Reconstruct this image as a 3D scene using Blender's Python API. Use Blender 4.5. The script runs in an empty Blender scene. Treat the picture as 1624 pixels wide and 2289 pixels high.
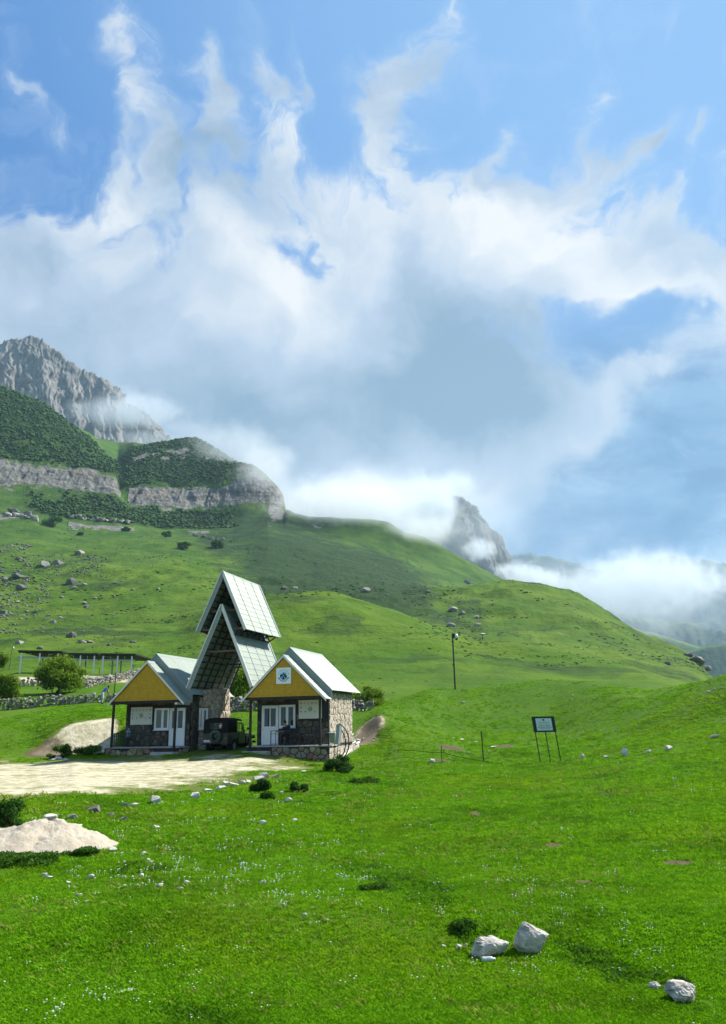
import bpy, bmesh, math, random
import numpy as np
from mathutils import Vector, Matrix, Euler

random.seed(7)
rng = np.random.default_rng(11)
scene = bpy.context.scene
COL = scene.collection

# ------------------------------------------------------------------ camera
CZ = 1.058                        # eye height above the porch floors (z = 0)
TILT, ROLL = math.radians(15.4), math.radians(1.05)
PW, PH, PF = 1624.0, 2289.0, 1720.0   # photograph size and focal length in the same pixels
_f = np.array([0, math.cos(TILT), math.sin(TILT)])
_u = np.array([0, -math.sin(TILT), math.cos(TILT)])
_r = np.array([1.0, 0, 0])
_c, _s = math.cos(ROLL), math.sin(ROLL)
CR, CU, CF = _c * _r - _s * _u, _c * _u + _s * _r, _f
cam_data = bpy.data.cameras.new('camera')
cam = bpy.data.objects.new('camera', cam_data)
COL.objects.link(cam)
cam.matrix_world = Matrix(((CR[0], CU[0], -CF[0], 0), (CR[1], CU[1], -CF[1], 0), (CR[2], CU[2], -CF[2], CZ), (0, 0, 0, 1)))
cam_data.sensor_fit = 'VERTICAL'
cam_data.sensor_height = 24.0
cam_data.lens = 24.0 * PF / PH
cam_data.clip_start = 0.1
cam_data.clip_end = 30000
scene.camera = cam


def ray(u, v):
    d = CF * PF + CR * (u - PW / 2) - CU * (v - PH / 2)
    return d / np.linalg.norm(d)


def az_tan(u, v):
    d = ray(u, v)
    return math.atan2(d[0], d[1]), d[2] / math.hypot(d[0], d[1])


# ------------------------------------------------------------------ node helpers
class S:
    """a float socket with arithmetic"""
    def __init__(s, nt, sock):
        s.nt, s.k = nt, sock

    def _m(s, op, *o):
        n = s.nt.nodes.new('ShaderNodeMath')
        n.operation = op
        for i, x in enumerate((s,) + o):
            if isinstance(x, S):
                s.nt.links.new(x.k, n.inputs[i])
            else:
                n.inputs[i].default_value = float(x)
        return S(s.nt, n.outputs[0])

    def __add__(s, o): return s._m('ADD', o)
    __radd__ = __add__
    def __sub__(s, o): return s._m('SUBTRACT', o)
    def __rsub__(s, o): return (s * -1.0) + o
    def __mul__(s, o): return s._m('MULTIPLY', o)
    __rmul__ = __mul__
    def __truediv__(s, o): return s._m('DIVIDE', o)
    def __pow__(s, o): return s._m('POWER', o)
    def f(s, op, *o): return s._m(op, *o)
    def clamp(s): return s._m('MINIMUM', 1.0)._m('MAXIMUM', 0.0)

    def step(s, lo, hi, smooth=True):
        n = s.nt.nodes.new('ShaderNodeMapRange')
        n.interpolation_type = 'SMOOTHSTEP' if smooth else 'LINEAR'
        s.nt.links.new(s.k, n.inputs['Value'])
        n.inputs['From Min'].default_value, n.inputs['From Max'].default_value = lo, hi
        return S(s.nt, n.outputs['Result'])


def vec(nt, x, y, z=0.0):
    n = nt.nodes.new('ShaderNodeCombineXYZ')
    for i, a in enumerate((x, y, z)):
        if isinstance(a, S):
            nt.links.new(a.k, n.inputs[i])
        else:
            n.inputs[i].default_value = a
    return n.outputs[0]


def vscale(nt, v, sc):
    n = nt.nodes.new('ShaderNodeVectorMath')
    n.operation = 'MULTIPLY'
    nt.links.new(v, n.inputs[0])
    n.inputs[1].default_value = sc if hasattr(sc, '__len__') else (sc, sc, sc)
    return n.outputs[0]


def dot(nt, v, c):
    n = nt.nodes.new('ShaderNodeVectorMath')
    n.operation = 'DOT_PRODUCT'
    nt.links.new(v, n.inputs[0])
    n.inputs[1].default_value = tuple(c)
    return S(nt, n.outputs['Value'])


def noise(nt, v, scale, detail=4.0, rough=0.55, dist=0.0, kind='FBM'):
    n = nt.nodes.new('ShaderNodeTexNoise')
    n.noise_dimensions = '3D'
    n.noise_type = kind
    if v is not None:
        nt.links.new(v, n.inputs['Vector'])
    n.inputs['Scale'].default_value = scale
    n.inputs['Detail'].default_value = detail
    n.inputs['Roughness'].default_value = rough
    n.inputs['Distortion'].default_value = dist
    return S(nt, n.outputs['Fac'])


def mixc(nt, fac, a, b, mode='MIX'):
    n = nt.nodes.new('ShaderNodeMix')
    n.data_type = 'RGBA'
    n.blend_type = mode
    if isinstance(fac, S):
        nt.links.new(fac.k, n.inputs['Factor'])
    else:
        n.inputs['Factor'].default_value = fac
    for k, x in ((6, a), (7, b)):
        if hasattr(x, 'links') or isinstance(x, bpy.types.NodeSocket):
            nt.links.new(x, n.inputs[k])
        else:
            n.inputs[k].default_value = (*x, 1.0) if len(x) == 3 else x
    return n.outputs[2]

# ------------------------------------------------------------------ exposure, sun, sky
scene.view_settings.view_transform = 'Standard'
scene.view_settings.look = 'None'
scene.view_settings.gamma = 1.0
scene.view_settings.use_curve_mapping = False
scene.view_settings.exposure = 1.0
scene.render.engine = 'CYCLES'
scene.cycles.use_denoising = True
scene.cycles.use_adaptive_sampling = False
scene.cycles.denoising_prefilter = 'ACCURATE'
scene.cycles.max_bounces = 10
scene.cycles.diffuse_bounces = 3
scene.cycles.volume_bounces = 8
scene.cycles.transparent_max_bounces = 24
scene.cycles.volume_max_steps = 256

SUN_AZ, SUN_EL = math.radians(64), math.radians(47)      # compass from +Y towards +X
sun_dir = Vector((math.sin(SUN_AZ) * math.cos(SUN_EL), math.cos(SUN_AZ) * math.cos(SUN_EL), math.sin(SUN_EL)))
sun_data = bpy.data.lights.new('sun', 'SUN')
sun_data.energy = 5.0
sun_data.angle = math.radians(0.5)
sun_data.color = (1.0, 0.94, 0.84)
sun = bpy.data.objects.new('sun', sun_data)
COL.objects.link(sun)
sun.rotation_euler = (-sun_dir).to_track_quat('-Z', 'Y').to_euler()
sun.location = (60, 20, 90)

world = bpy.data.worlds.new('World')
scene.world = world
world.use_nodes = True
SKY_STRENGTH = 0.05


def sky_xy(u, v):
    """stereographic sky chart about the heading (0, cos 15.4, sin 15.4)"""
    d = ray(u, v)
    k = 1720.0 * 2.0 / (1.0 + d @ _f)
    return k * (d @ _r), k * (d @ _u)


def build_sky():
    nt = world.node_tree
    nt.nodes.clear()
    out = nt.nodes.new('ShaderNodeOutputWorld')
    bg = nt.nodes.new('ShaderNodeBackground')
    bg.inputs['Strength'].default_value = SKY_STRENGTH
    nt.links.new(bg.outputs[0], out.inputs['Surface'])
    sky = nt.nodes.new('ShaderNodeTexSky')
    sky.sky_type = 'NISHITA'
    sky.sun_disc = False
    sky.sun_elevation = SUN_EL
    sky.sun_rotation = SUN_AZ
    sky.altitude = 1500
    sky.air_density = 1.0
    sky.dust_density = 0.6
    sky.ozone_density = 4.0
    tc = nt.nodes.new('ShaderNodeTexCoord')
    d = tc.outputs['Generated']
    den = dot(nt, d, _f) + 1.0
    den = den.f('MAXIMUM', 0.15)
    X = dot(nt, d, _r) * 2.0 / den        # sky chart, 1 = one focal length
    Y = dot(nt, d, _u) * 2.0 / den
    elev = dot(nt, d, (0, 0, 1))
    P = vec(nt, X, Y, 0.0)
    # domain warp so that every edge is ragged
    w1 = noise(nt, P, 3.2, 3, 0.5) - 0.5
    w2 = noise(nt, vec(nt, X + 7.3, Y - 3.1, 2.0), 3.2, 3, 0.5) - 0.5
    w3 = noise(nt, vec(nt, X, Y, 5.0), 13.0, 3, 0.6) - 0.5
    w4 = noise(nt, vec(nt, X, Y, 9.0), 13.0, 3, 0.6) - 0.5
    Xw = X + w1 * 0.20 + w3 * 0.075
    Yw = Y + w2 * 0.20 + w4 * 0.075

    def blob(u, v, ru, rv, rot=0.0, XX=Xw, YY=Yw):
        cx, cy = sky_xy(u, v)
        cx, cy = cx / 1720.0, cy / 1720.0
        c, s = math.cos(math.radians(rot)), math.sin(math.radians(rot))
        dx, dy = XX - cx, YY - cy
        a = (dx * c + dy * s) * (1720.0 / ru)
        b = (dy * c - dx * s) * (1720.0 / rv)
        q = a * a + b * b
        return (q * -1.0).f('EXPONENT')

    def total(rows):
        t = None
        for w, *r in rows:
            e = blob(*r) * w
            t = e if t is None else t + e
        return t

    # fan coordinates about a point low in the cloud mass: streaks run away from it
    fx, fy = sky_xy(760, 1900)

    def textures(Xa, Ya):
        FX, FY = Xa - fx / 1720.0, Ya - fy / 1720.0
        ang = FX.f('ARCTAN2', FY)
        rad = (FX * FX + FY * FY).f('SQRT')
        fan = noise(nt, vec(nt, ang * 4.2, rad * 2.2, 1.0), 2.6, 8, 0.56, 0.5)
        puff = noise(nt, vec(nt, Xa, Ya, 0.0), 5.0, 10, 0.60, 0.35)
        return fan, puff, ang, rad

    fan, puff, ang, rad = textures(Xw, Yw)
    fil = noise(nt, vec(nt, ang * 5.5, rad * 2.4, 3.0), 2.6, 7, 0.6, 0.3, 'RIDGED_MULTIFRACTAL')
    lacy = noise(nt, vec(nt, Xw, Yw, 2.0), 11.0, 9, 0.62, 0.6)
    s1 = noise(nt, vec(nt, Xw, Yw, 6.0), 4.2, 5, 0.52, 0.3)
    s2 = noise(nt, vec(nt, Xw + 0.022, Yw + 0.030, 6.0), 4.2, 5, 0.52, 0.3)
    big = noise(nt, vec(nt, X, Y, 3.0), 1.7, 4, 0.5)
    mid = noise(nt, vec(nt, X, Y, 7.0), 3.0, 6, 0.55, 0.2)
    body = total([
        (0.72, 520, 780, 480, 300, 0), (0.66, 40, 560, 290, 160, 0), (0.75, 100, 800, 420, 200, 0), (0.5, 420, 1000, 420, 120, 0), (0.70, 960, 790, 370, 310, 0), (0.56, 930, 490, 340, 130, -10), (0.40, 1200, 560, 200, 120, 0),
        (0.6, 800, 1070, 420, 130, 0), (0.62, 1400, 600, 220, 90, -14), (0.62, 1570, 650, 80, 130, 25), (0.52, 1440, 850, 150, 60, 32), (0.35, 1270, 930, 120, 70, 20),
        (0.44, 272, 180, 46, 160, -10), (0.26, 310, 330, 70, 130, -6), (0.42, 450, 150, 30, 110, 4), (0.26, 470, 290, 45, 130, -6), (0.48, 590, 190, 58, 150, 12), (0.42, 680, 160, 20, 90, 6), (0.36, 650, 300, 40, 110, -18), (0.38, 430, 430, 260, 120, 0),
        (0.58, 945, 90, 44, 160, -18), (0.40, 880, 200, 46, 130, -10), (0.36, 810, 130, 70, 26, 35), (0.22, 1000, 30, 26, 70, 10), (0.20, 850, 300, 90, 70, 0), (0.66, 1095, 320, 78, 42, 38), (0.62, 1345, 325, 56, 50, 20), (0.56, 1420, 285, 60, 24, 40), (0.56, 1500, 300, 36, 28, -30),
        (0.34, 20, 130, 50, 50, 0), (0.34, 10, 200, 40, 34, 0), (0.36, 110, 300, 80, 34, -8), (-0.3, 120, 90, 110, 110, 0), (0.26, 130, 160, 30, 26, 0), (0.28, 1290, 165, 30, 34, 0), (0.34, 1624, 120, 60, 50, 0), (0.36, 1190, 430, 120, 55, 10), (0.2, 1450, 440, 60, 34, 0),
        (0.26, 1480, 500, 130, 40, 10), (-0.85, 1490, 705, 60, 48, 20), (-0.50, 1350, 775, 50, 34, 0), (-0.34, 600, 548, 46, 26, -35), (-0.40, 705, 592, 80, 30, -25),
        (-0.28, 690, 400, 40, 60, 0), (-0.24, 760, 200, 40, 150, 0), (-0.22, 375, 110, 30, 90, 0), (-0.25, 160, 210, 70, 40, 0), (-0.40, 285, 400, 22, 60, 14),
        (-0.45, 1520, 1010, 260, 120, 0),
    ])
    soft = (Y * -1.0).step(-0.42, -0.16) * 0.5           # the underside of the mass is smooth, its upper edge torn
    high = Y.step(0.06, 0.30)                            # torn streamers only along the upper edge
    tex = ((fan - 0.5) * (high * 0.55 + 0.12) + (puff - 0.5) * 1.45 + (lacy - 0.5) * (high * 1.3 + 0.85)) * (1.0 - soft)
    cover = body * (1.0 - high * 0.08) + tex + (fil - 0.44) * high * 0.62
    # beyond the frame the same broken cloud goes on
    outside = ((X * X) * 1.1 + (Y * Y) * 0.9).step(0.55, 1.1)
    cover = cover * (1.0 - outside) + outside * (0.26 + (big - 0.5) * 1.6 + (puff - 0.5) * 1.2)
    C = cover.step(0.14, 0.60)
    thin = cover.step(-0.20, 0.50)
    lit = (s1 - s2) * 3.2                                # brighter where a billow faces the sun
    k = 2.0 ** -scene.view_settings.exposure / SKY_STRENGTH

    def col(r, g, b):
        return (r * k, g * k, b * k)
    wedge = total([(0.95, 900, 930, 190, 140, 8), (0.85, 1000, 760, 120, 210, 16), (0.40, 680, 970, 180, 100, -10), (0.5, 1110, 880, 110, 120, 0), (-0.35, 600, 700, 130, 130, 0)])
    grey = total([(0.34, 600, 840, 220, 130, 0), (0.50, 100, 760, 320, 130, 0), (0.46, 420, 920, 250, 100, 0), (0.35, 420, 390, 80, 160, -30),
                  (0.55, 560, 440, 120, 80, -35), (0.35, 60, 540, 160, 50, 0), (0.40, 330, 640, 130, 110, 0), (0.30, 1230, 760, 90, 150, 20),
                  (-0.55, 820, 1135, 270, 62, 0), (0.45, 530, 1010, 140, 90, 20), (-0.40, 640, 640, 170, 60, -25), (-0.30, 520, 760, 120, 120, 0), (-0.45, 130, 410, 150, 60, 0), (-0.55, 1020, 470, 300, 100, -14), (-0.5, 1440, 620, 230, 80, -20), (-0.35, 1430, 850, 150, 60, 30), (-0.4, 600, 220, 90, 140, 10), (-0.3, 270, 200, 60, 120, 0)])
    g = grey * 0.8 + wedge * 0.70 + (mid - 0.5) * 1.25 + (puff - 0.5) * 0.45 + (lacy - 0.5) * 0.55 - lit * (1.0 - soft * 1.1) + 0.30
    ccol = mixc(nt, g.step(-0.30, 0.42, False), col(0.90, 0.915, 0.93), col(0.50, 0.61, 0.76))
    ccol = mixc(nt, g.step(0.42, 1.15, False), ccol, col(0.25, 0.375, 0.52))
    # a distant deck of layered blue-grey cloud low in the sky
    lay = noise(nt, vec(nt, X * 1.1 + w1 * 0.25, Y * 4.2, 4.0), 2.6, 8, 0.58, 0.6)
    deck = 1.0 - elev.step(0.36, 0.56)
    deckc = mixc(nt, lay.step(0.30, 0.70), col(0.060, 0.185, 0.40), col(0.23, 0.41, 0.63))
    clear = mixc(nt, 0.70, sky.outputs[0], col(0.025, 0.215, 0.68))
    lay2 = noise(nt, vec(nt, X * 2.0 + w1 * 0.5, Y * 5.0 + w2 * 0.4, 8.0), 3.4, 9, 0.60, 0.5)
    deckc = mixc(nt, lay2.step(0.50, 0.72) * 0.7, deckc, col(0.40, 0.56, 0.74))
    deckc = mixc(nt, lay2.step(0.46, 0.28) * 0.6, deckc, col(0.055, 0.16, 0.33))
    haze_blue = mixc(nt, deck * 0.95, clear, deckc)
    # thin veil of cirrus haze towards the sun
    sd = dot(nt, d, sun_dir).step(0.25, 0.95)
    veil = mixc(nt, sd * 0.70 * (1.0 - deck * 0.85), haze_blue, col(0.34, 0.61, 0.98))
    c1 = mixc(nt, thin * 0.26, veil, col(0.60, 0.76, 0.95))
    c2 = mixc(nt, C, c1, ccol)
    nt.links.new(c2, bg.inputs['Color'])
    world.cycles.sampling_method = 'MANUAL'
    world.cycles.sample_map_resolution = 512


build_sky()

# ------------------------------------------------------------------ value noise for geometry
def _hash(ix, iy, seed):
    h = (ix.astype(np.int64) * 374761393 + iy.astype(np.int64) * 668265263 + seed * 1274126177) & 0xFFFFFFFF
    h = ((h ^ (h >> 13)) * 1274126177) & 0xFFFFFFFF
    h = h ^ (h >> 16)
    return (h & 0xFFFFFF) / float(0xFFFFFF)


def vnoise(x, y, seed=0):
    x, y = np.asarray(x, float), np.asarray(y, float)
    ix, iy = np.floor(x), np.floor(y)
    fx, fy = x - ix, y - iy
    fx, fy = fx * fx * fx * (fx * (fx * 6 - 15) + 10), fy * fy * fy * (fy * (fy * 6 - 15) + 10)
    a, b = _hash(ix, iy, seed), _hash(ix + 1, iy, seed)
    c, d = _hash(ix, iy + 1, seed), _hash(ix + 1, iy + 1, seed)
    return (a + (b - a) * fx) * (1 - fy) + (c + (d - c) * fx) * fy


def fbm(x, y, octaves=5, gain=0.5, seed=0):
    t, amp, tot = 0.0, 1.0, 0.0
    for o in range(octaves):
        a = 0.6 * o + 0.3
        xr, yr = x * math.cos(a) - y * math.sin(a), x * math.sin(a) + y * math.cos(a)
        t = t + amp * (vnoise(xr * 2 ** o, yr * 2 ** o, seed + o) * 2 - 1)
        tot += amp
        amp *= gain
    return t / tot


def ridged(x, y, octaves=5, gain=0.55, seed=0):
    t, amp, tot = 0.0, 1.0, 0.0
    for o in range(octaves):
        a = 0.7 * o + 0.2
        xr, yr = x * math.cos(a) - y * math.sin(a), x * math.sin(a) + y * math.cos(a)
        t = t + amp * (1 - np.abs(vnoise(xr * 2 ** o, yr * 2 ** o, seed + o) * 2 - 1))
        tot += amp
        amp *= gain
    return t / tot


def pchip(xk, yk, x):
    """monotone cubic along one column"""
    h = np.diff(xk)
    dl = np.diff(yk) / h
    m = np.zeros_like(yk)
    w1, w2 = 2 * h[1:] + h[:-1], h[1:] + 2 * h[:-1]
    ok = dl[:-1] * dl[1:] > 0
    with np.errstate(divide='ignore', invalid='ignore'):
        mm = (w1 + w2) / (w1 / dl[:-1] + w2 / dl[1:])
    m[1:-1] = np.where(ok, mm, 0)
    m[0], m[-1] = dl[0], dl[-1]
    i = np.clip(np.searchsorted(xk, x) - 1, 0, len(h) - 1)
    t = (x - xk[i]) / h[i]
    return ((2 * t ** 3 - 3 * t ** 2 + 1) * yk[i] + (t ** 3 - 2 * t ** 2 + t) * h[i] * m[i]
            + (-2 * t ** 3 + 3 * t ** 2) * yk[i + 1] + (t ** 3 - t ** 2) * h[i] * m[i + 1])


# ------------------------------------------------------------------ the land, measured from the photograph as lines of known range
# every line: range of its own (or per point) and the points (x, y[, range]) it passes through
LINES = [
    (10.5, [(-500, 2289), (2100, 2289)]),
    (12.9, [(-500, 2100), (2100, 2096)]),
    (17.0, [(-500, 1960), (800, 1950), (1624, 1950), (2100, 1940)]),
    (21.5, [(-500, 1880, 20), (0, 1875, 20.5), (200, 1868, 21), (800, 1860, 22), (1624, 1850, 22), (2100, 1840, 22)]),
    (0, [(-500, 1840, 23), (0, 1818, 24.5), (170, 1812, 25), (300, 1798, 27), (430, 1780, 29.5), (500, 1757, 32), (580, 1736, 35), (660, 1722, 38), (720, 1713, 40.3),
         (800, 1718, 40), (1000, 1722, 40), (1250, 1722, 39.5), (1400, 1700, 38), (1624, 1690, 35), (2100, 1650, 34)]),
    (0, [(-500, 1706, 50), (0, 1697, 49.6), (249, 1689, 48.9), (414, 1685, 46.5), (500, 1683, 45.6), (561, 1680, 44.7), (724, 1703, 43.1),
         (790, 1692, 45), (900, 1692, 44), (1080, 1706, 43.5), (1250, 1705, 42.5), (1400, 1680, 42), (1624, 1640, 42), (2100, 1590, 42)]),
    (0, [(-500, 1680, 53), (0, 1686, 51.5), (75, 1684, 51), (170, 1688, 51), (262, 1680, 51), (414, 1668, 51), (540, 1660, 52), (640, 1660, 51), (735, 1672, 48), (790, 1660, 50),
         (845, 1652, 50), (880, 1645, 49), (960, 1655, 49), (1080, 1672, 49), (1250, 1672, 48), (1400, 1650, 48), (1624, 1600, 48), (2100, 1520, 48)]),
    (0, [(-500, 1650, 57), (0, 1655, 55), (75, 1650, 54), (120, 1630, 53.5), (170, 1618, 53.5), (262, 1606, 54), (414, 1640, 56), (540, 1640, 56), (640, 1640, 55), (790, 1640, 53), (815, 1632, 53),
         (850, 1600, 53), (900, 1612, 54), (1000, 1632, 56), (1100, 1642, 57), (1250, 1640, 57), (1400, 1610, 54), (1500, 1585, 53), (1624, 1545, 52), (2100, 1460, 52)]),
    (0, [(-500, 1605, 75), (0, 1592, 74), (100, 1582, 73), (200, 1573, 72), (255, 1572, 72), (400, 1585, 70), (540, 1592, 64), (640, 1592, 63), (790, 1592, 62), (835, 1588, 62),
         (870, 1573, 64), (950, 1543, 72), (1000, 1539, 76), (1100, 1529, 78), (1240, 1519, 78), (1316, 1523, 76), (1400, 1538, 72), (1448, 1545, 70), (1500, 1538, 66), (1573, 1526, 62), (1624, 1510, 60), (2100, 1410, 60)]),
    (95, [(-500, 1560), (0, 1545), (200, 1537), (400, 1545), (600, 1560), (800, 1562), (900, 1560), (1000, 1560), (1240, 1550), (1450, 1552), (1624, 1570), (2100, 1570)]),
    (126, [(-500, 1520), (0, 1504), (40, 1500), (325, 1502), (450, 1500), (600, 1510), (800, 1515), (1000, 1512), (1240, 1530), (1450, 1535), (1624, 1570), (2100, 1580)]),
    (0, [(-500, 1400, 270), (0, 1400, 255), (200, 1395, 250), (400, 1380, 240), (500, 1352, 225), (598, 1327, 215), (684, 1321, 210), (756, 1326, 205), (821, 1344, 200), (900, 1373, 190),
         (966, 1400, 180), (1058, 1426, 172), (1149, 1442, 165), (1281, 1465, 160), (1400, 1490, 155), (1500, 1520, 150), (1589, 1545, 150), (1700, 1570, 150), (2100, 1590, 150)]),
    (0, [(-500, 1370, 310), (0, 1365, 300), (400, 1340, 295), (500, 1338, 285), (598, 1346, 275), (684, 1342, 270), (756, 1347, 270), (821, 1362, 265), (900, 1390, 260), (966, 1413, 250), (1058, 1436, 240),
         (1149, 1452, 235), (1281, 1475, 230), (1400, 1500, 225), (1500, 1530, 220), (1589, 1555, 220), (2100, 1610, 220)]),
    (0, [(-500, 1290, 450), (0, 1275, 450), (400, 1270, 430), (600, 1290, 420), (800, 1305, 420), (900, 1315, 430), (1000, 1315, 430), (1044, 1314, 430), (1149, 1311, 420), (1215, 1318, 410), (1274, 1331, 400),
         (1313, 1350, 390), (1379, 1386, 380), (1445, 1426, 360), (1510, 1446, 350), (1543, 1459, 345), (1572, 1484, 340), (1592, 1512, 340), (1640, 1560, 340), (2100, 1650, 340)]),
    (530, [(-500, 1240), (0, 1230), (400, 1225), (600, 1240), (800, 1270), (900, 1292), (1000, 1322), (1044, 1332), (1149, 1338), (1215, 1346), (1313, 1378), (1445, 1455), (1543, 1500), (1640, 1590), (2100, 1660)]),
    (655, [(-500, 1180), (0, 1168), (80, 1165), (153, 1176), (297, 1182), (400, 1190), (520, 1190), (600, 1175), (700, 1195), (800, 1218), (900, 1240), (1000, 1275), (1044, 1292), (1100, 1318), (1149, 1342), (1300, 1410), (2100, 1720)]),
    (760, [(-500, 1075), (0, 1078), (124, 1086), (186, 1090), (262, 1104), (280, 1118), (297, 1123), (413, 1127), (475, 1140), (516, 1136), (545, 1126), (600, 1128), (636, 1139), (690, 1163), (841, 1170), (867, 1173), (907, 1200), (953, 1213),
           (1018, 1249), (1084, 1282), (1143, 1308), (1200, 1350), (1400, 1450), (2100, 1750)]),
    (788, [(-500, 1010), (0, 1020), (206, 1040), (258, 1058), (270, 1092), (289, 1082), (330, 1078), (413, 1090), (475, 1086), (537, 1065), (570, 1058), (596, 1068), (620, 1092), (633, 1110), (640, 1145), (690, 1178), (841, 1186), (953, 1228),
           (1084, 1296), (1143, 1322), (1200, 1365), (1400, 1465), (2100, 1760)]),
    (950, [(-500, 800), (0, 867), (62, 892), (95, 908), (153, 954), (198, 983), (219, 1012), (262, 1045), (280, 1030), (297, 1008), (351, 995), (413, 985), (440, 984), (490, 1012), (537, 1043), (575, 1075), (610, 1120), (640, 1165), (690, 1195), (841, 1205), (953, 1245),
           (1084, 1310), (1143, 1340), (1200, 1380), (1400, 1480), (2100, 1770)]),
    (1200, [(-500, 900), (0, 900), (150, 965), (215, 987), (250, 990), (289, 999), (350, 1020), (440, 1020), (600, 1130), (700, 1220), (953, 1270), (1143, 1370), (1400, 1520), (2100, 1790)]),
    (1500, [(-500, 1050), (0, 1050), (440, 1100), (700, 1250), (953, 1330), (1143, 1420), (1400, 1590), (2100, 1800)]),
    (2300, [(-500, 1250), (500, 1300), (953, 1480), (1400, 1680), (2100, 1800)]),
    (6500, [(-500, 1700), (2100, 1690)]),
]
NSUB = [5, 12, 26, 26, 24, 34, 14, 16, 24, 16, 16, 60, 14, 50, 20, 34, 30, 40, 44, 14, 8, 8, 6]
SUBDIV = 1


def _line(k):
    r0, pts = LINES[k]
    A = []
    for p in pts:
        a, t = az_tan(p[0], p[1])
        A.append((a, t, p[2] if len(p) > 2 else r0))
    A.sort()
    return np.array(A)


_LN = [_line(k) for k in range(len(LINES))]
AZ_IN = math.radians(31)
_core = np.linspace(-AZ_IN, AZ_IN, 860)
_side = np.radians(np.concatenate([np.linspace(31.6, 60, 26), np.linspace(64, 176, 29)]))
AZ = np.concatenate([-_side[::-1], _core, _side])


def smooth_interp(x, xp, fp):
    return np.interp(x, xp, fp)


def _columns():
    lim = math.radians(36)
    aa = np.clip(AZ, -lim, lim)
    Rk, Zk = [np.full_like(AZ, 0.6)], [np.full_like(AZ, CZ - 1.62)]
    Rk.append(np.full_like(AZ, 4.0)); Zk.append(np.full_like(AZ, -1.15))
    ker = np.hanning(13); ker /= ker.sum()
    for k, L in enumerate(_LN):
        t = np.interp(aa, L[:, 0], L[:, 1])
        r = np.interp(aa, L[:, 0], L[:, 2])
        if k < 14:                        # soft ground: round the corners of the measured lines
            t = np.convolve(np.pad(t, 6, 'edge'), ker, 'valid')
            r = np.convolve(np.pad(r, 6, 'edge'), ker, 'valid')
        z = CZ + r * t
        # beside and behind the photographer the land flattens out
        w = np.clip((np.abs(AZ) - math.radians(40)) / math.radians(60), 0, 1)
        w = w * w * (3 - 2 * w)
        z = z * (1 - w) + (-2.0 - 0.01 * np.minimum(r, 2000) * 0.5) * w
        Rk.append(r); Zk.append(z)
    return np.array(Rk), np.array(Zk)


RK, ZK = _columns()


def _grid():
    segs = []
    n_seg = RK.shape[0] - 1
    ns = [3] + NSUB
    for k in range(n_seg):
        m = ns[k] if k < len(ns) else 6
        s = np.arange(m) / m
        segs.append(np.stack([np.full(m, k), s], 1))
    segs = np.concatenate(segs + [np.array([[n_seg - 1, 1.0]])])
    R = np.empty((len(segs), len(AZ)))
    Z = np.empty_like(R)
    ki = segs[:, 0].astype(int)
    for j in range(len(AZ)):
        rk = RK[:, j]
        r = rk[ki] + (rk[ki + 1] - rk[ki]) * segs[:, 1]
        R[:, j] = r
        Z[:, j] = pchip(rk, ZK[:, j], r)
    return segs, R, Z


SEG, GR, GZ = _grid()
GX, GY = GR * np.sin(AZ)[None, :], GR * np.cos(AZ)[None, :]
SEGK = (SEG[:, 0] + SEG[:, 1])[:, None] + np.zeros_like(GR)      # which interval of LINES, + 2 offset


def _relief():
    z = GZ.copy()
    near = np.clip(1 - GR / 110, 0, 1)
    flat = np.exp(-(((GX + 7.5) / 9) ** 2 + ((GY - 44) / 7) ** 2) ** 2)          # the yard of the cabins stays level
    z += (0.10 * fbm(GX / 5.5, GY / 5.5, 4, 0.5, 3) + 0.03 * fbm(GX / 1.1, GY / 1.1, 3, 0.55, 9)) * np.clip(GR / 14, 0.3, 1) * (1 - flat) * np.clip(1.6 - GR / 90, 0.0, 1)
    # small cattle terraces and hummocks on the middle hills
    mid = np.clip((GR - 70) / 60, 0, 1) * np.clip((620 - GR) / 200, 0, 1)
    z += mid * np.clip((GR - 90) / 80, 0, 1) * (GR / 200) * 2.6 * fbm(GX / 95 + 3.1, GY / 70, 4, 0.5, 37)
    z += mid * (GR / 200) * (2.0 * fbm(GX / 38, GY / 30, 5, 0.5, 21) + 0.55 * fbm(GX / 8, GY / 6, 3, 0.5, 31) + 1.0 * (ridged(GX / 26, GY / 40, 4, 0.5, 35) - 0.6))
    # the mountain
    far = np.clip((GR - 430) / 200, 0, 1) * np.clip((2400 - GR) / 500, 0, 1)
    z += far * (5.5 * fbm(GX / 110, GY / 90, 6, 0.55, 41) + 3.2 * (ridged(GX / 60, GY / 60, 5, 0.55, 51) - 0.6))
    return z


GZ = _relief()


def _cliffs():
    """rock bands: ragged in and out, stepped; moves points along the line of sight only a little"""
    global GX, GY, GZ
    k = SEGK - 2.0
    u_az = np.degrees(AZ)[None, :] + np.zeros_like(GR)
    band = np.clip(1 - np.abs(k - 16.5) * 1.2, 0, 1)
    w = band * (u_az < az_of(650)) * 1.0
    rr = ridged(GX / 16, (GZ + GY * 0.3) / 34, 5, 0.6, 61)
    push = w * (rr - 0.55) * 11.0
    GX += push * np.sin(AZ)[None, :]
    GY += push * np.cos(AZ)[None, :]
    GZ += w * (ridged(GX / 9, GZ / 14, 4, 0.6, 71) - 0.5) * 4.0


def az_of(u, v=1200):
    return math.degrees(az_tan(u, v)[0])


_cliffs()


def ground_z(x, y):
    """height of the land under a point"""
    a, r = math.atan2(x, y), math.hypot(x, y)
    j = int(np.clip(np.searchsorted(AZ, a), 1, len(AZ) - 1))
    t = (a - AZ[j - 1]) / (AZ[j] - AZ[j - 1])
    z0 = np.interp(r, GR[:, j - 1], GZ[:, j - 1])
    z1 = np.interp(r, GR[:, j], GZ[:, j])
    return float(z0 + (z1 - z0) * t)


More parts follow.
